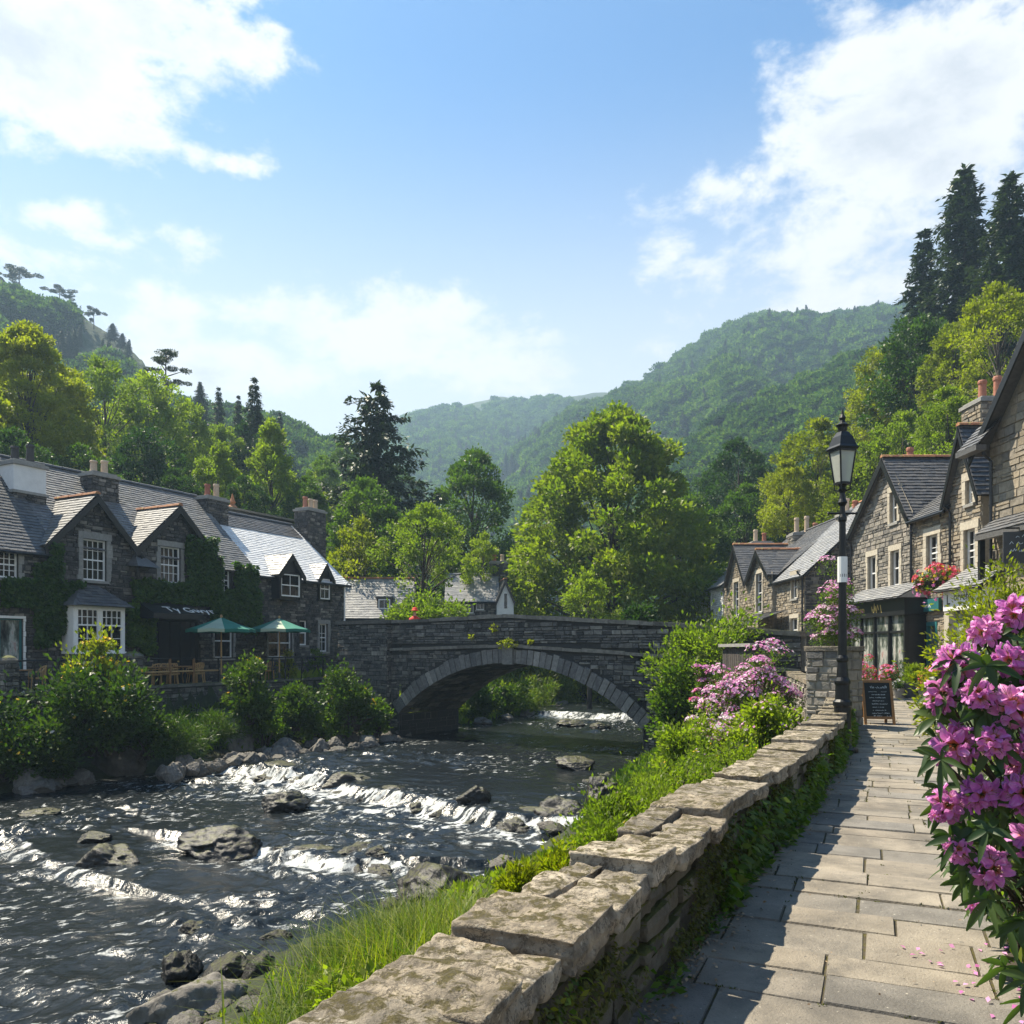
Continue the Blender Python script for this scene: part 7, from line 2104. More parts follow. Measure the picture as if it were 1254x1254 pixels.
for k in range(24):
    Y = rr_.uniform(41, 60); sd_ = rr_.random() < .6; x = float(np.interp(Y, LY, LX)) + rr_.uniform(-.3, .8) if sd_ else float(np.interp(Y, RY, RX)) + rr_.uniform(-.8, .2); s = rr_.uniform(.25, .6)
    rock((x, Y, -2.25 + s * .2), (s, s * .85, s * .8), pale_rock, 'stone at the water edge upstream of the bridge', rr_.uniform(0, 6), name='bank_stone', group='stones upstream of the bridge', cat='stone')
for k in range(26):
    Y = rr_.uniform(10, 25); x = float(np.interp(Y, LY, LX)) + rr_.uniform(-.3, .5); s = rr_.uniform(.25, .6)
    rock((x, Y, -2.5 + s * .2), (s, s * .85, s * .8), pale_rock, 'mossy stone at the shaded left water edge', rr_.uniform(0, 6), name='bank_stone', group='stones at the shaded left edge', cat='stone')
for k in range(34):
    # drowned ledges that make the rapids
    line = W1 if k < 22 else W2
    seg = rr_.randrange(len(line) - 1); tq = rr_.random(); x = line[seg][0] * (1 - tq) + line[seg + 1][0] * tq; y = line[seg][1] * (1 - tq) + line[seg + 1][1] * tq
    s = rr_.uniform(.25, .6)
    rock((x, y - .05, -2.56 if k < 22 else -2.66), (s, s * .6, s * .7), river_rock, 'dark ledge stone breaking the water in the rapids', rr_.uniform(0, 6), name='ledge_stone', group='ledge stones in the rapids', cat='stone')
# ------------------------------------------------------------------ the near stone wall
rn = random.Random(909)
import bmesh
pth = [Vector((x, y, 0)) for x, y in zip(WX[1:], WY[1:])]
pth[0] = Vector((-1.25, -.6, 0))
seglen = [(b - a).length for a, b in zip(pth[:-1], pth[1:])]
TOT = sum(seglen)
def wall_at(s):
    """point on the path-side base of the wall and the direction along it"""
    s = max(0, min(s, TOT - 1e-4)); i = 0
    while s > seglen[i]: s -= seglen[i]; i += 1
    # smooth direction
    p = pth[i].lerp(pth[i + 1], s / seglen[i])
    d = (pth[i + 1] - pth[i]).normalized()
    k = s / seglen[i]
    if k < .5 and i > 0: d = d.lerp((pth[i] - pth[i - 1]).normalized(), .5 - k).normalized()
    elif k > .5 and i < len(pth) - 2: d = d.lerp((pth[i + 2] - pth[i + 1]).normalized(), k - .5).normalized()
    return p, d
WT, WH = .33, .49                    # body thickness, height under the coping
wall_root = empty('garden_wall', wall_at(3)[0], 'curving mossy stone wall with rough flat coping along the path', 'wall', kind='thing')
def rough_block(mb, corners, h, rng, mat=0, seedv=None, cuts=4, amp=.018, round_=.010):
    """quarried block: corners = 4 plan points (ccw) at the underside; subdivided, worn and chipped"""
    bm = bmesh.new()
    lo = [bm.verts.new(c) for c in corners]; hi = [bm.verts.new(Vector(c) + Vector((0, 0, h))) for c in corners]
    bm.faces.new(lo[::-1]); bm.faces.new(hi)
    for i in range(4): j = (i + 1) % 4; bm.faces.new((lo[i], lo[j], hi[j], hi[i]))
    bmesh.ops.bevel(bm, geom=bm.edges[:], offset=round_, segments=2, affect='EDGES', profile=.6)
    bmesh.ops.subdivide_edges(bm, edges=[e for e in bm.edges if e.calc_length() > .05], cuts=cuts, use_grid_fill=True)
    bmesh.ops.triangulate(bm, faces=[f for f in bm.faces if len(f.verts) > 4])
    bm.normal_update()
    off = Vector((rng.uniform(0, 99), rng.uniform(0, 99), rng.uniform(0, 99)))
    for v in bm.verts:
        d = mnoise.noise(v.co * 5 + off) * amp * .8 + mnoise.noise(v.co * 13 + off) * amp * .7 + mnoise.noise(v.co * 30 + off) * amp * .55 + mnoise.noise(v.co * 60 + off) * amp * .25 - max(0, mnoise.noise(v.co * 9 - off) - .25) * amp * 2.2
        lay = mnoise.noise(Vector((v.co.x * 2, v.co.y * 2, v.co.z * 22)) + off) * amp * .8 * (1 - abs(v.normal.z))
        v.co += v.normal * (d + lay)
    bm.verts.ensure_lookup_table()
    vs = [v.co.copy() for v in bm.verts]; fs = [tuple(v.index for v in f.verts) for f in bm.faces]
    bm.verts.index_update()
    mb.add(vs, [tuple(v.index for v in f.verts) for f in bm.faces], mat, rng.random())
    bm.free()
mb = MB(); s = 0.
top_leaf_spots = []
while s < TOT - .2:
    near = s < 6
    l = rn.uniform(.26, .46) if near else rn.uniform(.28, .6)
    l = min(l, TOT - s)
    p0, d0 = wall_at(s + .008); p1, d1 = wall_at(s + l - .008)
    n0 = Vector((-d0.y, d0.x, 0)); n1 = Vector((-d1.y, d1.x, 0))
    ov = .055 + rn.uniform(-.03, .035); ob_ = .04 + rn.uniform(-.05, .05) + .10 * max(0, 1 - s / 4)
    h = rn.uniform(.085, .135); z = WH + .02 + rn.uniform(-.012, .012)
    split = near and rn.random() < .42
    inner0, inner1 = p0 - n0 * ov, p1 - n1 * (ov + rn.uniform(-.02, .02)); out0, out1 = p0 + n0 * (WT + ob_), p1 + n1 * (WT + ob_ + rn.uniform(-.04, .04))
    def q(a, b, t): return a.lerp(b, t)
    sets = [(inner0, inner1, out1, out0)] if not split else [(inner0, inner1, q(inner1, out1, .56), q(inner0, out0, .60)), (q(inner0, out0, .63), q(inner1, out1, .59), out1, out0)]
    for cs in sets:
        zz = z + (rn.uniform(-.02, .015) if split else 0)
        # tilt a little
        cc = [Vector((c.x, c.y, zz + rn.uniform(-.010, .010))) for c in cs]
        rough_block(mb, [cc[0], cc[1], cc[2], cc[3]], h * (rn.uniform(.8, 1.) if split else 1), rn, cuts=10 if s < 4 else (6 if s < 8 else 2), amp=.017)
    s += l
cop = mb.build('coping', wall_cap, wall_root, smooth=True)
# body: rubble on the path side and river side over a dark core
mb = MB(); n = 60
for i in range(n):
    a, b = TOT * i / n, TOT * (i + 1) / n
    (p0, d0), (p1, d1) = wall_at(a), wall_at(b)
    n0, n1 = Vector((-d0.y, d0.x, 0)), Vector((-d1.y, d1.x, 0))
    up = Vector((0, 0, WH)); dn_ = Vector((0, 0, -.12)); dr = Vector((0, 0, -1.1))
    q0, q1 = p0 + n0 * .03, p1 + n1 * .03; r0_, r1_ = p0 + n0 * (WT - .02), p1 + n1 * (WT - .02)
    mb.add([q0 + dn_, q1 + dn_, q1 + up, q0 + up], [(3, 2, 1, 0)], 1, .5); mb.add([r0_ + dr, r1_ + dr, r1_ + up, r0_ + up], [(0, 1, 2, 3)], 1, .5)
z = -.05
while z < WH + .01:
    h = min(rn.uniform(.06, .13), WH - z + .03); s = -rn.uniform(0, .2)
    while s < TOT:
        l = rn.uniform(.12, .38); a, b = max(s, 0), min(s + l, TOT); s += l
        if b - a < .05: continue
        (p0, d0), (p1, d1) = wall_at(a + .006), wall_at(b - .006); n0 = Vector((-d0.y, d0.x, 0)); n1 = Vector((-d1.y, d1.x, 0))
        pr = rn.uniform(-.02, .035)
        o0, o1 = p0 - n0 * pr, p1 - n1 * pr
        if a < 9: rough_block(mb, [Vector((c.x, c.y, z + .006)) for c in (o0, o1, o1 + n1 * .14, o0 + n0 * .14)], h - .012, rn, cuts=3 if a < 5 else 1, amp=.014, round_=min(.02, h * .18))
        else: mb.prism([Vector((c.x, c.y, z + .006)) for c in (o0, o1, o1 + n1 * .14, o0 + n0 * .14)], (0, 0, h - .012), 0, rn.random())
        if rn.random() < .8:
            r0_, r1_ = p0 + n0 * (WT + rn.uniform(0, .03)), p1 + n1 * (WT + rn.uniform(0, .03))
            mb.prism([Vector((c.x, c.y, z + .006)) for c in (r0_ - n0 * .12, r1_ - n1 * .12, r1_, r0_)], (0, 0, h - .012), 0, rn.random())
    z += h
mb.build('masonry', [wall_stone, soil], wall_root, smooth=False)

# creeping plants and moss on the path face
rng = np.random.default_rng(33)
def wall_face_plants(name, n, L, Wd, mat, seed, s0=0, s1=TOT, zlo=.0, zhi=.48, thr=.45, dep=.06, fs=1.7, droop=-.5):
    rng = np.random.default_rng(seed)
    ss = rng.uniform(s0, s1, n); zz = zlo + (zhi - zlo) * rng.random(n)
    k = fbm(ss * fs, zz * 2.6, seed, 4) > thr + .10 * (zz / .5); ss, zz = ss[k], zz[k]
    pts, D, nn = [], [], []
    for a, z_ in zip(ss, zz):
        p, d = wall_at(float(a)); nv = Vector((d.y, -d.x, 0))
        pts.append(p + nv * (.015 + dep * rng.random()) + Vector((0, 0, z_))); D.append(nv * .7 + Vector((0, 0, droop))); nn.append(nv)
    pts = np.array(pts); D = np.array(D) + rng.normal(size=(len(pts), 3)) * .5
    Ls = L * rng.uniform(.5, 1.5, len(pts)) * (1 + .5 * (ss > 6))
    V, Fq = leaf_quads(pts, D, Ls, Ls * Wd, rng, up=np.array(nn) + np.array([0, 0, .5]))
    return np_obj(name, V, Fq, rng.random(len(pts)), mat, kind='stuff')
moss_leaf = leaf_mat('moss_sprig', (.035, .045, .006), (.11, .115, .012), .25)
wall_face_plants('wall_moss', 42000, .020, .6, moss_leaf, 3, thr=.40, dep=.035)
wall_face_plants('wall_creeper', 7000, .034, .6, leaf_ivy, 4, s0=1., thr=.53, dep=.06)
wall_face_plants('wall_creeper', 4200, .042, .5, leaf_yellow, 5, s0=1.2, thr=.60, dep=.09, fs=1.1)
wall_face_plants('wall_creeper', 3600, .045, .55, leaf_green, 6, s0=6, thr=.47, dep=.10, zlo=-.02, zhi=.44)
wall_face_plants('wall_foot_weeds', 1500, .045, .5, leaf_ivy, 7, zlo=-.02, zhi=.10, thr=.55, dep=.09, droop=.3)
# crumbs of soil and leaf litter along the foot of the wall
rngl = np.random.default_rng(12); n = 2600
ss = rngl.uniform(0, TOT, n); ex = np.abs(rngl.normal(size=n)) * .09 + .01; pts = []
for a, e in zip(ss, ex):
    p, d = wall_at(float(a)); pts.append(p + Vector((d.y, -d.x, 0)) * e + Vector((0, 0, .008 + .01 * rngl.random())))
V, Fq = leaf_quads(np.array(pts), rngl.normal(size=(n, 3)) * np.array([1, 1, .15]), .03 * rngl.uniform(.4, 1.3, n), .018, rngl, up=np.array([0, 0, 1.]))
litter = flower_mat('leaf_litter', (.10, .055, .02), (.42, .30, .18), .1)
np_obj('fallen_leaves', V, Fq, rngl.random(n), litter, kind='stuff')
n = 900; xs_ = rngl.uniform(-1, 6, n); ys_ = rngl.uniform(1.5, 16, n); ex = np.interp(ys_, EY, EX); k = (xs_ > ex) & (xs_ < ex + 3.2); xs_, ys_ = xs_[k], ys_[k]
V, Fq = leaf_quads(np.stack([xs_, ys_, np.full(len(xs_), .012)], -1), rngl.normal(size=(len(xs_), 3)) * np.array([1, 1, .1]), .018 * rngl.uniform(.4, 1.5, len(xs_)), .010, rngl, up=np.array([0, 0, 1.]))
np_obj('fallen_leaves', V, Fq, rngl.random(len(xs_)), litter, kind='stuff')

# stone pillar where the wall ends
pc = Vector((6.75, 17.1, 0)); prz = R(38); ph = 1.56
root = empty('stone_pillar', pc, 'square stone pillar with a flat cap at the end of the wall', 'pillar')
fr0 = Fr((0, 0, 0), (math.cos(prz), math.sin(prz), 0)); pw = .78
mb = MB(); mb.box(pc + Vector((0, 0, ph / 2 - .1)), (pw, pw, ph + .2), prz, 1)
for k in range(4):
    an = prz + k * math.pi / 2; d = Vector((math.cos(an), math.sin(an), 0)); nn = Vector((d.y, -d.x, 0))
    rubble(mb, Fr(pc - d * pw / 2 + nn * pw / 2, d), 0, pw, 0, ph, lambda *a: True, rn, ch=(.12, .24), cl=(.2, .45))
mb.build('shaft', [grey_wall, warm_backing], root)
mb = MB(); rough_block(mb, [pc + Vector((math.cos(prz + math.pi / 4 + k * math.pi / 2) * .62, math.sin(prz + math.pi / 4 + k * math.pi / 2) * .62, ph)) for k in range(4)], .10, rn, cuts=2, amp=.012); mb.build('cap', wall_cap, root, smooth=True)
# wall running on towards the bridge behind the flowers, and the dark wooden fence
fw = Fr((6.4, 17.4, 0), Vector((8.6, 25.6, 0)) - Vector((6.4, 17.4, 0))); Lw = 8.3
root = empty('low_wall', fw.pt(Lw / 2, 0), 'low stone wall between the square pillar and the bridge', 'wall', kind='thing')
mb = MB(); fw.box(mb, 0, Lw, -.5, .8, .02, .34, 1); f2 = Fr(fw.pt(Lw, 0, 0.02), -fw.U); rubble(mb, f2, 0, Lw, -.4, .8, lambda *a: True, rn); rubble(mb, Fr(fw.pt(0, 0, .34), fw.U), 0, Lw, -.1, .8, lambda *a: True, rn); mb.build('masonry', [grey_wall, warm_backing], root)
mb = MB(); u = 0
while u < Lw: l = min(rn.uniform(.4, .8), Lw - u); fw.box(mb, u, u + l - .01, .8, .9 + rn.uniform(0, .02), -.03, .38, 0, rn.random()); u += l
mb.build('coping', wall_cap, root)
fa, fb_ = P(886, 795, 22.5), P(908, 795, 20.5)
ffn = Fr((fa.x, fa.y, 0), fb_ - fa); Lf = 3.2
root = empty('wooden_fence', ffn.pt(1, 0), 'dark weathered wooden fence among the pink flowers', 'fence')
mb = MB()
for k in range(14): ffn.box(mb, k * .23, k * .23 + .2, 0, 1.62 + .02 * (k % 3), 0, .025, 0, rn.random())
mb.build('board', dark_wood := plain_mat('weathered_board', (.05, .042, .036), .8, var=.35, scale=9), root)
mb = MB(); ffn.box(mb, -.1, 3.3, 1.66, 1.74, -.06, .12); ffn.box(mb, -.1, 3.3, .5, .6, -.05, -.002); mb.build('rail', lintel_grey, root)
for k in (0, 1.5, 3.1):
    mb = MB(); ffn.box(mb, k, k + .1, -.3, 1.64, -.12, -.052); mb.build('post', dark_wood, root, loc=ffn.pt(k, 0))

# ------------------------------------------------------------------ street lamp
lp = Vector((5.16, 12.75, 0))
root = empty('street_lamp', lp, 'black cast-iron street lamp with a square glass lantern at the wall', 'street lamp')
mb = MB()
mb.lathe([(.27, 0), (.27, .06), (.165, .10), (.15, .14), (.145, .75), (.165, .78), (.165, .84), (.128, .88), (.122, 1.12), (.14, 1.15), (.14, 1.19), (.105, 1.25), (.10, 1.32)], 20, lp)
mb.build('base', black_metal, root, smooth=False)
mb = MB()
mb.lathe([(.10, 1.32), (.085, 1.5), (.105, 1.53), (.105, 1.57), (.078, 1.62), (.066, 2.9), (.085, 2.93), (.085, 2.98), (.062, 3.02), (.056, 3.85), (.075, 3.88), (.075, 3.93), (.05, 3.98), (.045, 4.12), (.085, 4.18), (.06, 4.24), (.045, 4.34), (.07, 4.40), (.04, 4.46)], 16, lp)
mb.build('post', black_metal, root, loc=lp + Vector((0, 0, 1.3)), smooth=False)
mb = MB(); mb.tube([lp + Vector((-.24, 0, 4.0)), lp + Vector((.24, 0, 4.0))], .018, 8)
for sx in (-1, 1): mb.lathe([(.01, -.03), (.03, 0), (.01, .03)], 8, lp + Vector((.25 * sx, 0, 4.0)))
mb.build('ladder_bar', black_metal, root, loc=lp + Vector((0, 0, 4)))
mb = MB(); mb.lathe([(.086, 2.84), (.086, 3.27)], 14, lp, close=False); mb.build('notice', sign_white, root, loc=lp + Vector((0, 0, 2.8)))
lz0, lz1, rb0, rb1 = 4.50, 5.05, .10, .162; lrot = R(45 + 14)
def ring4(r, z): return [lp + Vector((math.cos(lrot + k * math.pi / 2) * r * 1.414 * .98, math.sin(lrot + k * math.pi / 2) * r * 1.414 * .98, z)) for k in range(4)]
lan = MB(); A_, B_ = ring4(rb0, lz0), ring4(rb1, lz1)
for k in range(4):
    j = (k + 1) % 4
    lan.tube([A_[k], B_[k]], .016, 6); lan.bar(A_[k], A_[j], .03, .035); lan.bar(B_[k], B_[j], .035, .045)
lan.tube([lp + Vector((0, 0, 4.44)), lp + Vector((0, 0, 4.52))], [.05, .12], 10)
for k in range(4): lan.tube([lp + Vector((0, 0, 4.36)), lp.lerp(A_[k], .9) * 1 + Vector((0, 0, 0)) if False else (lp + Vector((A_[k].x - lp.x, A_[k].y - lp.y, 4.40)) * 1), A_[k]], .012, 5)
lo = lan.build('lantern', black_metal, root, loc=lp + Vector((0, 0, 4.45)))
g = MB()
for k in range(4): j = (k + 1) % 4; g.add([A_[k], A_[j], B_[j], B_[k]], [(0, 1, 2, 3)])
g.build('glass', lantern_glass, lo)
g = MB(); g.lathe([(.02, 4.52), (.05, 4.6), (.07, 4.74), (.05, 4.86), (.02, 4.9)], 10, lp); g.build('bulb', curtain, lo, smooth=True)
rf = MB()
lev = [(.195, 5.06), (.205, 5.09), (.175, 5.13), (.125, 5.28), (.075, 5.36), (.06, 5.37)]
V_ = []
for r_, z_ in lev: V_ += ring4(r_, z_)
fs_ = [(i * 4 + k, i * 4 + (k + 1) % 4, i * 4 + 4 + (k + 1) % 4, i * 4 + 4 + k) for i in range(len(lev) - 1) for k in range(4)] + [(3, 2, 1, 0)]
rf.add(V_, fs_)
rf.lathe([(.07, 5.36), (.085, 5.44), (.12, 5.48), (.06, 5.52), (.045, 5.56), (.06, 5.6), (.03, 5.66), (.012, 5.74)], 12, lp)
rf.build('lantern_hood', black_metal, lo)
for o_ in (root,): o_.scale = (.86, .86, .93)

# ------------------------------------------------------------------ A-board
ab = Vector((7.82, 17.55, 0)); 
root = empty('menu_board', ab, 'wooden A-board with a chalked black menu panel standing on the path', 'A-board', rz=0)
arz = R(-7); fa0 = Fr(ab, (math.cos(arz), math.sin(arz), 0))
def aboard(front):
    sg = -1 if front else 1
    w_, H_, spl = .63, .93, .26
    # leaning frame: axes along u and up the slope
    ux = fa0.U; foot = fa0.N * (spl * (1 if front else -1)); up = (Vector((0, 0, H_)) - foot).normalized(); nn = ux.cross(up) * (1 if front else -1)
    O = ab + foot - ux * w_ / 2; L = math.hypot(H_, spl)
    mb = MB(); b = .055
    for k in (0, w_ - b): mb.obox(O + ux * k, ux * b, up * L, nn * .03, 0)
    for z_ in (.12, L - b): mb.obox(O + ux * b + up * z_, ux * (w_ - 2 * b), up * b, nn * .028, 0)
    po = mb.build('frame', timber, root, loc=O)
    mb = MB(); mb.obox(O + ux * b + up * (.12 + b) + nn * .004, ux * (w_ - 2 * b), up * (L - 2 * b - .12), nn * .012, 0); pb = mb.build('board', board_black, po)
    if front:
        t_ = MB(); rr = random.Random(3); base = O + ux * (b + .05) + nn * .016
        y = L - b - .13
        for wd, ind, h_, n_ in ((.36, .06, .05, 7), (.40, .03, .012, 2), (.28, .09, .022, 9), (.30, .04, .024, 9), (.24, .10, .022, 7), (.32, .08, .026, 9), (.22, .09, .02, 7), (.24, .09, .018, 7), (.34, .07, .024, 10), (.16, .10, .055, 4)):
            scrawl(t_, base + ux * ind + up * y, ux, up, wd, h_, rr, n_, nn * .002, .0055); y -= .068 if h_ < .04 else .075
        scrawl(t_, base + ux * .33 + up * (y + .075), ux, up, .12, .03, rr, 4, nn * .002, .006)
        t_.build('lettering', chalk, pb)
aboard(True); aboard(False)

# ------------------------------------------------------------------ planters by the shops
def planter(loc, w_, h_, pot, mat, label, seed, flowers=None, round_=True, fh=.5, leaf=.06, group=None, ratio=.5, upright=0):
    loc = Vector(loc)
    root = empty('planter', loc, label, 'planter', group)
    mb = MB(); mb.lathe([(w_ * .36, 0), (w_ * .5, h_ * .9), (w_ * .53, h_ * .9), (w_ * .53, h_), (w_ * .46, h_), (w_ * .44, h_ * .85)], 16 if round_ else 4, loc, rot=R(45)); mb.build('pot', pot, root)
    rng = np.random.default_rng(seed); n = 16; q = sph(rng, n); q[:, 2] = np.abs(q[:, 2])
    C = q * np.array([w_ * .55, w_ * .55, fh]) * rng.random((n, 1)) ** .4 * .85 + np.array([0, 0, h_])
    rc = rng.uniform(.12, .2, n) * w_ * 1.3
    V, Fq, rnd = clump_leaves(C, rc, 110, leaf, leaf * ratio, rng, outc=np.array([0, 0, h_ * .6]), droop=.1 - upright)
    np_obj('foliage', V + np.array(loc), Fq, rnd, mat, root)
    for fm, fn_ in flowers or []:
        pick = rng.integers(0, n, fn_); q = nrm(sph(rng, fn_) + np.array([0, 0, .5])); Pf = C[pick] + q * (rc[pick] * 1.08)[:, None]
        Vs, Fs = [], []; ref = nrm(np.cross(q, rng.normal(size=q.shape))); bn = np.cross(q, ref)
        for i in range(5):
            an = 2 * np.pi * i / 5; v_, f_ = leaf_quads(Pf, ref * np.cos(an) + bn * np.sin(an) + q * .3, .06, .05, rng, up=q); Vs.append(v_); Fs.append(f_ + i * 4 * fn_)
        np_obj('blossom', np.concatenate(Vs) + np.array(loc), np.concatenate(Fs), np.tile(rng.random(fn_), 5), fm, root)
def gp(px, x): return (x, x * F / (px - CX), 0)
planter(gp(1062, 12.9), .7, .5, pot_buff, leaf_lime, 'buff pot of red and pink flowers at the far end of the black shopfront', 1, [(petal_red, 90), (petal_pink, 60)], fh=.95)
planter(gp(1090, 13.05), .75, .45, stone_pot, leaf_green, 'pale stone tub of pink geraniums below the black shopfront', 2, [(petal_red, 120), (petal_pink, 60)], fh=.75)
planter(gp(1107, 13.2), .75, .4, zinc, leaf_deep, 'dark clipped round bush in a pot before the black shopfront', 3, fh=1.15, leaf=.05)
planter(gp(1120, 13.2), .8, .5, zinc, leaf_lime, 'grey pot with a spreading yellow-green fern', 4, fh=.62, leaf=.14, ratio=.22, upright=.4)
planter(gp(1101, 12.75), .4, .32, stone_pot, leaf_green, 'small stone trough tucked between the round bush and the fern', 5, [(petal_white, 40)], fh=.3)
planter(gp(1142, 13.4), .9, .35, stone_pot, leaf_yellow, 'stone pot of orange and yellow flowers beside the teal doorway', 6, [(petal_yellow, 90), (petal_red, 40)], fh=.8)
planter(gp(1156, 13.2), .6, .35, zinc, leaf_lime, 'low pot of bright leaves nearest the rhododendron', 7, fh=.4, leaf=.1, ratio=.3)
# hanging basket on the wall between the two shops
hb = P(1138, 712, 26.8); hb = Vector((13.95, hb.y, hb.z))
root = empty('hanging_basket', hb, 'overflowing hanging basket of red and yellow flowers between the shopfronts', 'hanging basket')
mb = MB(); mb.lathe([(.05, -.35), (.3, -.25), (.42, 0), (.36, 0)], 14, hb); mb.build('basket', soil, root)
mb = MB(); mb.tube([hb + Vector((.62, 0, .55)), hb + Vector((.0, 0, .6)), hb + Vector((0, 0, .5))], .02, 6)
for k in range(3): mb.tube([hb + Vector((0, 0, .5)), hb + Vector((math.cos(k * 2.1) * .38, math.sin(k * 2.1) * .38, 0))], .008, 4)
mb.build('bracket', black_metal, root)
rng = np.random.default_rng(55); n = 26; q = sph(rng, n); C = q * np.array([.62, .62, .42]) * .8; rc = np.full(n, .2)
V, Fq, rnd = clump_leaves(C, rc, 90, .09, .05, rng); np_obj('foliage', V + np.array(hb), Fq, rnd, leaf_green, root)
for fm, fn_, dz in ((petal_red, 190, .06), (petal_yellow, 70, .0), (petal_pink, 70, -.25)):
    pick = rng.integers(0, n, fn_); q = nrm(sph(rng, fn_) + nrm(C[pick]) * .7); Pf = C[pick] + q * .23 + np.array([0, 0, dz]); v_, f_ = [], []
    ref = nrm(np.cross(q, rng.normal(size=q.shape))); bn = np.cross(q, ref)
    for i in range(5):
        an = 2 * np.pi * i / 5; a_, b_ = leaf_quads(Pf, ref * np.cos(an) + bn * np.sin(an) + q * .3, .075, .06, rng, up=q); v_.append(a_); f_.append(b_ + i * 4 * fn_)
    np_obj('blossom', np.concatenate(v_) + np.array(hb), np.concatenate(f_), np.tile(rng.random(fn_), 5), fm, root)

# ------------------------------------------------------------------ rhododendron
rh = Vector((2.45, 3.75, 0))
root = empty('rhododendron', rh, 'rhododendron in full magenta bloom leaning over the path edge', 'shrub')
rg2 = np.random.default_rng(77)
def petal_mesh(L=.052, Wd=.036, nu=7, nv=6):
    """one ruffled petal: narrow throat opening to a wide wavy rim; local +Z along the flower axis, +X outwards"""
    V, al = [], []
    for i in range(nu):
        s = i / (nu - 1)
        for j in range(nv):
            v = j / (nv - 1) * 2 - 1
            wd = Wd * (.16 + .84 * math.sin(min(s * 1.15, 1) * math.pi * .5) ** 1.1) * (1 - .75 * (max(0, s - .5) / .5) ** 1.3)
            ang = 1.18 - 1.05 * s ** .9                   # from steep funnel to spreading
            r = .006 + L * (s * math.cos(1.18 - .55 * s)); z = L * (s * .86 - .40 * s * s)
            ruff = .0055 * math.sin(v * 6.5 + s * 3) * s ** 1.5
            V.append((r, v * wd / 2, z + ruff - .10 * wd * v * v * (1 - s))); al.append(s * (1 - .12 * abs(v)))
    Fq = [(i * nv + j, (i + 1) * nv + j, (i + 1) * nv + j + 1, i * nv + j + 1) for i in range(nu - 1) for j in range(nv - 1)]
    return np.array(V), np.array(Fq), np.array(al)
pV, pF, pA = petal_mesh()
def truss(seed, nfl=8, R0=.034):
    rng = np.random.default_rng(seed); Vs, Fs, As, Rn = [], [], [], []; off = 0; st = []
    for k in range(nfl):
        t_ = (k + .5) / nfl; ph = math.acos(1 - t_ * 1.15); az = k * 2.39996 + rng.normal() * .15
        ax = np.array([math.sin(ph) * math.cos(az), math.sin(ph) * math.sin(az), math.cos(ph)])
        c = ax * R0 * rng.uniform(.75, 1.05) * np.array([1, 1, .8]); sc = rng.uniform(.9, 1.2)
        ref = nrm(np.cross(ax, rng.normal(size=3))); bn = np.cross(ax, ref); st.append(c)
        fr_ = rng.random()
        for q in range(5):
            an = 2 * np.pi * q / 5 + rng.normal() * .08
            d = ref * math.cos(an) + bn * math.sin(an); t2 = np.cross(ax, d)
            tilt = rng.normal() * .10
            M = np.stack([d * math.cos(tilt) + ax * math.sin(tilt), t2, ax * math.cos(tilt) - d * math.sin(tilt)], 0)
            Vs.append(pV * sc * rng.uniform(.9, 1.1) @ M + c); Fs.append(pF + off); off += len(pV); As.append(pA); Rn.append(np.full(len(pF), np.clip(fr_ * .6 + rng.random() * .4, 0, 1)))
        # stamens
    me = np_mesh('flower_truss', np.concatenate(Vs), np.concatenate(Fs), np.concatenate(Rn), smooth=True, attrs={'along': np.concatenate(As)})
    me.materials.append(petal_rhodo)
    sm = MB()
    for c in st:
        c = Vector(c); ax = c.normalized()
        sm.tube([Vector((0, 0, -.03)), c], [.004, .003], 5, 0)
        for q in range(4):
            d = (ax + Vector(rng.normal(size=3)) * .22).normalized(); sm.tube([c, c + d * .045], [.0012, .0008], 4, 1); sm.add([c + d * .045 + Vector(x) * .0025 for x in ((1, 0, 0), (0, 1, 0), (0, 0, 1), (-1, -1, -1))], [(0, 1, 2), (0, 3, 1), (1, 3, 2), (2, 3, 0)], 1)
    m2 = bpy.data.meshes.new('stamens'); m2.from_pydata(sm.v, [], sm.f); a_ = m2.attributes.new('rnd', 'FLOAT', 'FACE'); a_.data.foreach_set('value', sm.c); m2.polygons.foreach_set('material_index', sm.m)
    m2.materials.append(leaf_lime); m2.materials.append(litter); m2.update()
    return me, m2
TRM = [truss(s) for s in (1, 2, 3, 4)]
TP = [(1205, 775, 3.05), (1243, 752, 3.1), (1172, 812, 2.98), (1236, 808, 2.92), (1198, 850, 2.86), (1152, 852, 3.0), (1240, 866, 2.84), (1172, 911, 2.96), (1217, 909, 2.84), (1160, 985, 3.02), (1200, 972, 2.92), (1252, 972, 2.84), (1174, 1040, 3.0), (1214, 1062, 2.94), (1268, 1030, 2.9), (1275, 905, 2.8), (1280, 800, 2.9), (1256, 930, 2.95), (1285, 740, 3.2), (1262, 835, 3.0), (1290, 980, 2.7), (1300, 860, 2.7)]
def orient(o, z, rng):
    q = Vector(z).to_track_quat('Z', 'Y'); o.rotation_mode = 'QUATERNION'
    from mathutils import Quaternion
    o.rotation_quaternion = q @ Quaternion((0, 0, 1), rng.random() * 6.28)
whorls = []
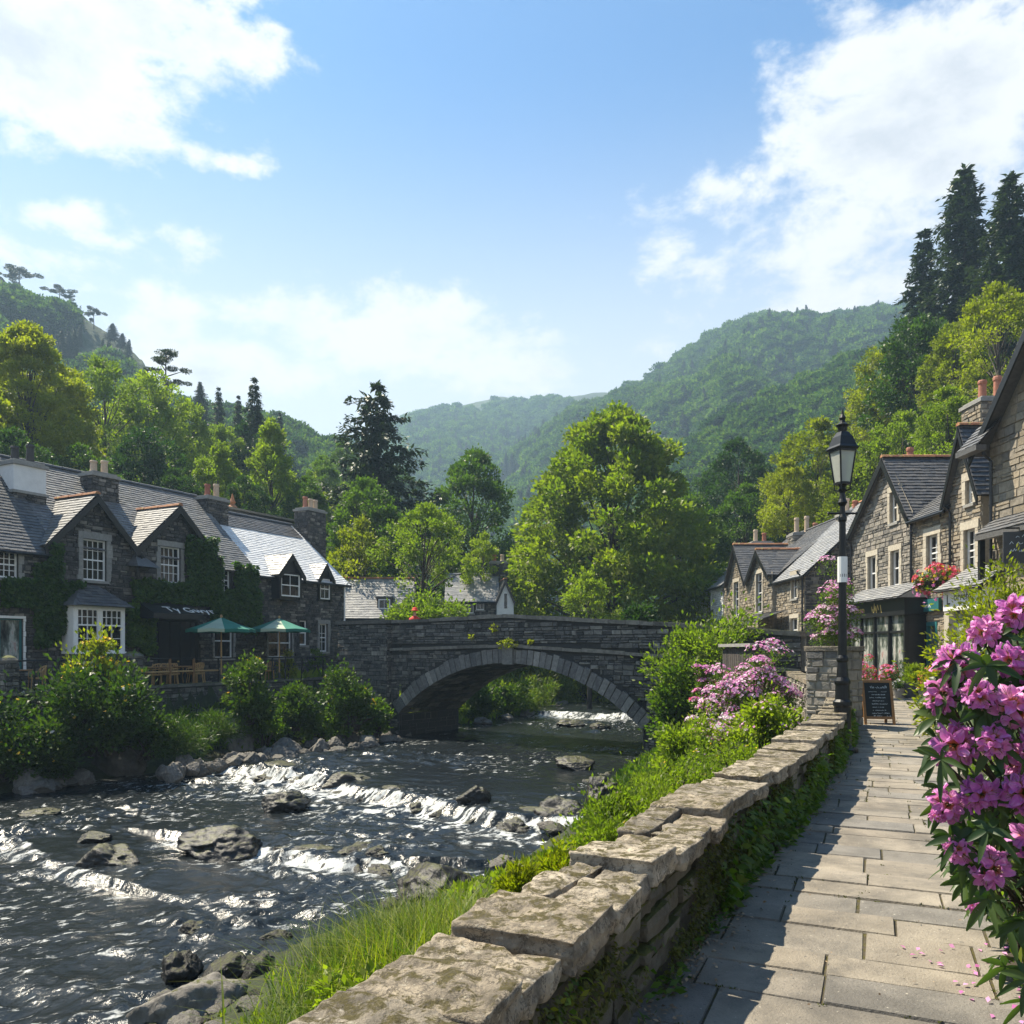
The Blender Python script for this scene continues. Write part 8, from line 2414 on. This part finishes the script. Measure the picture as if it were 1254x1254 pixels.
for i, (px, py, Y) in enumerate(TP):
    p = P(px, py, Y * 1.10); me, m2 = TRM[i % 4]
    outd = Vector(((p.x - 2.75) * .9, -1.0, (p.z - .8) * .55)).normalized() + Vector(rg2.normal(size=3)) * .16
    o = bpy.data.objects.new('flower_truss', me); COL.objects.link(o); o.parent = root; o.location = p - rh; orient(o, outd, rg2)
    sc = rg2.uniform(.82, 1.22); o.scale = (sc, sc, sc)
    s2 = bpy.data.objects.new('stamens', m2); COL.objects.link(s2); s2.parent = o
    whorls.append((np.array(p - outd.normalized() * .045), np.array(outd.normalized()), 9))
# more shoots without bloom, filling the bush
def inside(p):
    x = (p[0] / p[1]) * F + CX; y = HY - (p[2] - EYE) / p[1] * F
    edge = np.interp(y, [730, 780, 850, 900, 960, 1000, 1060, 1100, 1140, 1190, 1215], [1222, 1180, 1148, 1140, 1152, 1148, 1160, 1184, 1202, 1230, 1252])
    return x > edge
cnt = 0
while cnt < 470:
    p = np.array([rg2.uniform(1.6, 3.6), rg2.uniform(3.1, 4.6), rg2.uniform(.08, 1.72)])
    if not inside(p): continue
    d = nrm(np.array([(p[0] - 2.75) * .8, (p[1] - 4.3), (p[2] - .6) * .5 + .1]) + rg2.normal(size=3) * .3); whorls.append((p, d, int(rg2.integers(6, 10)))); cnt += 1
# leaf: long ellipse folded along the midrib, drooping
def long_leaves(spec, rng, L=.105, Wd=.030, m_=6):
    Vs, Fs, Rn = [], [], []; off = 0
    for c, ax, k in spec:
        ref = nrm(np.cross(ax, rng.normal(size=3))); bn = np.cross(ax, ref)
        for i in range(k):
            an = 2 * np.pi * i / k + rng.normal() * .2; d = nrm((ref * math.cos(an) + bn * math.sin(an)) * rng.uniform(.8, 1.1) + ax * rng.uniform(-.15, .55))
            side = nrm(np.cross(d, ax + rng.normal(size=3) * .1)); up = np.cross(side, d); l = L * rng.uniform(.65, 1.25); w_ = Wd * rng.uniform(.8, 1.2)
            for q in range(m_ + 1):
                s = q / m_; wd = w_ * math.sin(math.pi * (s * .94 + .03)) ** .75; p = c + d * l * s - np.array([0, 0, 1]) * (.35 * l * s * s) 
                Vs += [p - side * wd / 2 + up * wd * .16, p, p + side * wd / 2 + up * wd * .16]
            for q in range(m_):
                a = off + q * 3; Fs += [(a, a + 3, a + 4, a + 1), (a + 1, a + 4, a + 5, a + 2)]
            Rn += [rng.random()] * (2 * m_); off += 3 * (m_ + 1)
    return np.array(Vs), np.array(Fs), np.array(Rn)
V, Fq, rnd = long_leaves(whorls, rg2)
np_obj('foliage', V, Fq, rnd, leaf_rhodo, root, smooth=True)
mb = MB()
for c, ax, k in whorls[:180]:
    c = Vector(c); b0 = rh + Vector((rg2.normal() * .12 + .55, .25 + rg2.normal() * .15, -.05)); mid = b0.lerp(c, .55) + Vector((0, .12, .12)); mb.tube([b0, mid, c], [.013, .008, .004], 5, cap=False)
mb.build('stem', bark, root)
# buds on two lower shoots and fallen petals
me, m2 = TRM[0]
for px, py, Y, sc in ((1194, 1112, 3.5, .45), (1150, 930, 3.3, .4), (1146, 1000, 3.3, .35)):
    p = P(px, py, Y); o = bpy.data.objects.new('flower_truss', me); COL.objects.link(o); o.parent = root; o.location = p - rh; orient(o, (-.3, -.6, .6), rg2); o.scale = (sc, sc, sc * 1.3)
n = 90; xs_ = rg2.uniform(2.05, 3.0, n); ys_ = rg2.uniform(3.4, 4.4, n)
V, Fq = leaf_quads(np.stack([xs_, ys_, np.full(n, .012)], -1), rg2.normal(size=(n, 3)) * np.array([1, 1, .2]), .035, .022, rg2, up=np.array([0, 0, 1.])); np_obj('fallen_petals', V, Fq, rg2.random(n), petal_pink, kind='stuff')
# soil bed the shrubs grow from
mb = MB(); yb = list(np.arange(1.0, 19, .75))
for a, b in zip(yb[:-1], yb[1:]):
    la, lb = (float(np.interp(y, [0, 3.3, 4.2, 9, 12, 16, 19], [2.3, 2.32, 2.5, 4.95, 6.6, 8.7, 10.6])) + .06 * math.sin(y * 3) for y in (a, b))
    mb.add([(la, a, .006), (la + 9, a, .02), (lb + 9, b, .02), (lb, b, .006), (la + .25, a, .05), (lb + .25, b, .05)], [(0, 4, 5, 3), (4, 1, 2, 5)], 0, .5)
mb.build('soil_bed', soil, kind='structure')
scx = rg2.uniform(0, 1, 5000); scy = rg2.uniform(1.5, 18, 5000); lx = np.interp(scy, [0, 3.3, 4.2, 9, 12, 16, 19], [2.3, 2.32, 2.5, 4.95, 6.6, 8.7, 10.6]) + .05 + scx ** 1.5 * 3
scatter('undergrowth', np.stack([lx, scy, np.full(5000, .04)], -1), .10, .4, leaf_lime, 77)

# small weeds and moss cushions rooted in the paving joints
rw2 = np.random.default_rng(21); n = 5200
vx = rw2.uniform(-1.0, 9.5, n); vy = rw2.uniform(1.4, 17.5, n); ex = np.interp(vy, EY, EX); off = vx - ex
k = (off > 0) & (off < 3.8) & (fbm(vx * 1.3, vy * 1.3, 5, 3) > .50)
# keep only points that fall on a joint of the path mesh
pj = bpy.data.objects['path'].data
P_ = np.empty(len(pj.vertices) * 3); pj.vertices.foreach_get('co', P_); P_ = P_.reshape(-1, 3)
low = P_[np.abs(P_[:, 2] + .015) < .012]; low = low[(low[:, 1] < 17) & (low[:, 1] > 1)]
sel = rw2.integers(0, len(low), 1500); a = low[sel]
ang_ = R(-24); e1 = np.array([math.cos(ang_), math.sin(ang_), 0]); e2 = np.array([-math.sin(ang_), math.cos(ang_), 0])
pp = a + np.where(rw2.random((1500, 1)) < .6, e1, e2) * rw2.uniform(-.18, .18, (1500, 1)); pp[:, 2] = -.004
kk = fbm(pp[:, 0] * 1.1, pp[:, 1] * 1.1, 9, 3) > .46; pp = pp[kk]; pp = np.repeat(pp, 5, 0) + rw2.normal(size=(len(pp) * 5, 3)) * np.array([.008, .008, 0])
V, Fq = leaf_quads(pp, rw2.normal(size=pp.shape) * .7 + np.array([0, 0, .6]), .016 * rw2.uniform(.5, 1.5, len(pp)), .009, rw2)
np_obj('joint_weeds', V, Fq, rw2.random(len(pp)), moss_leaf, kind='stuff')
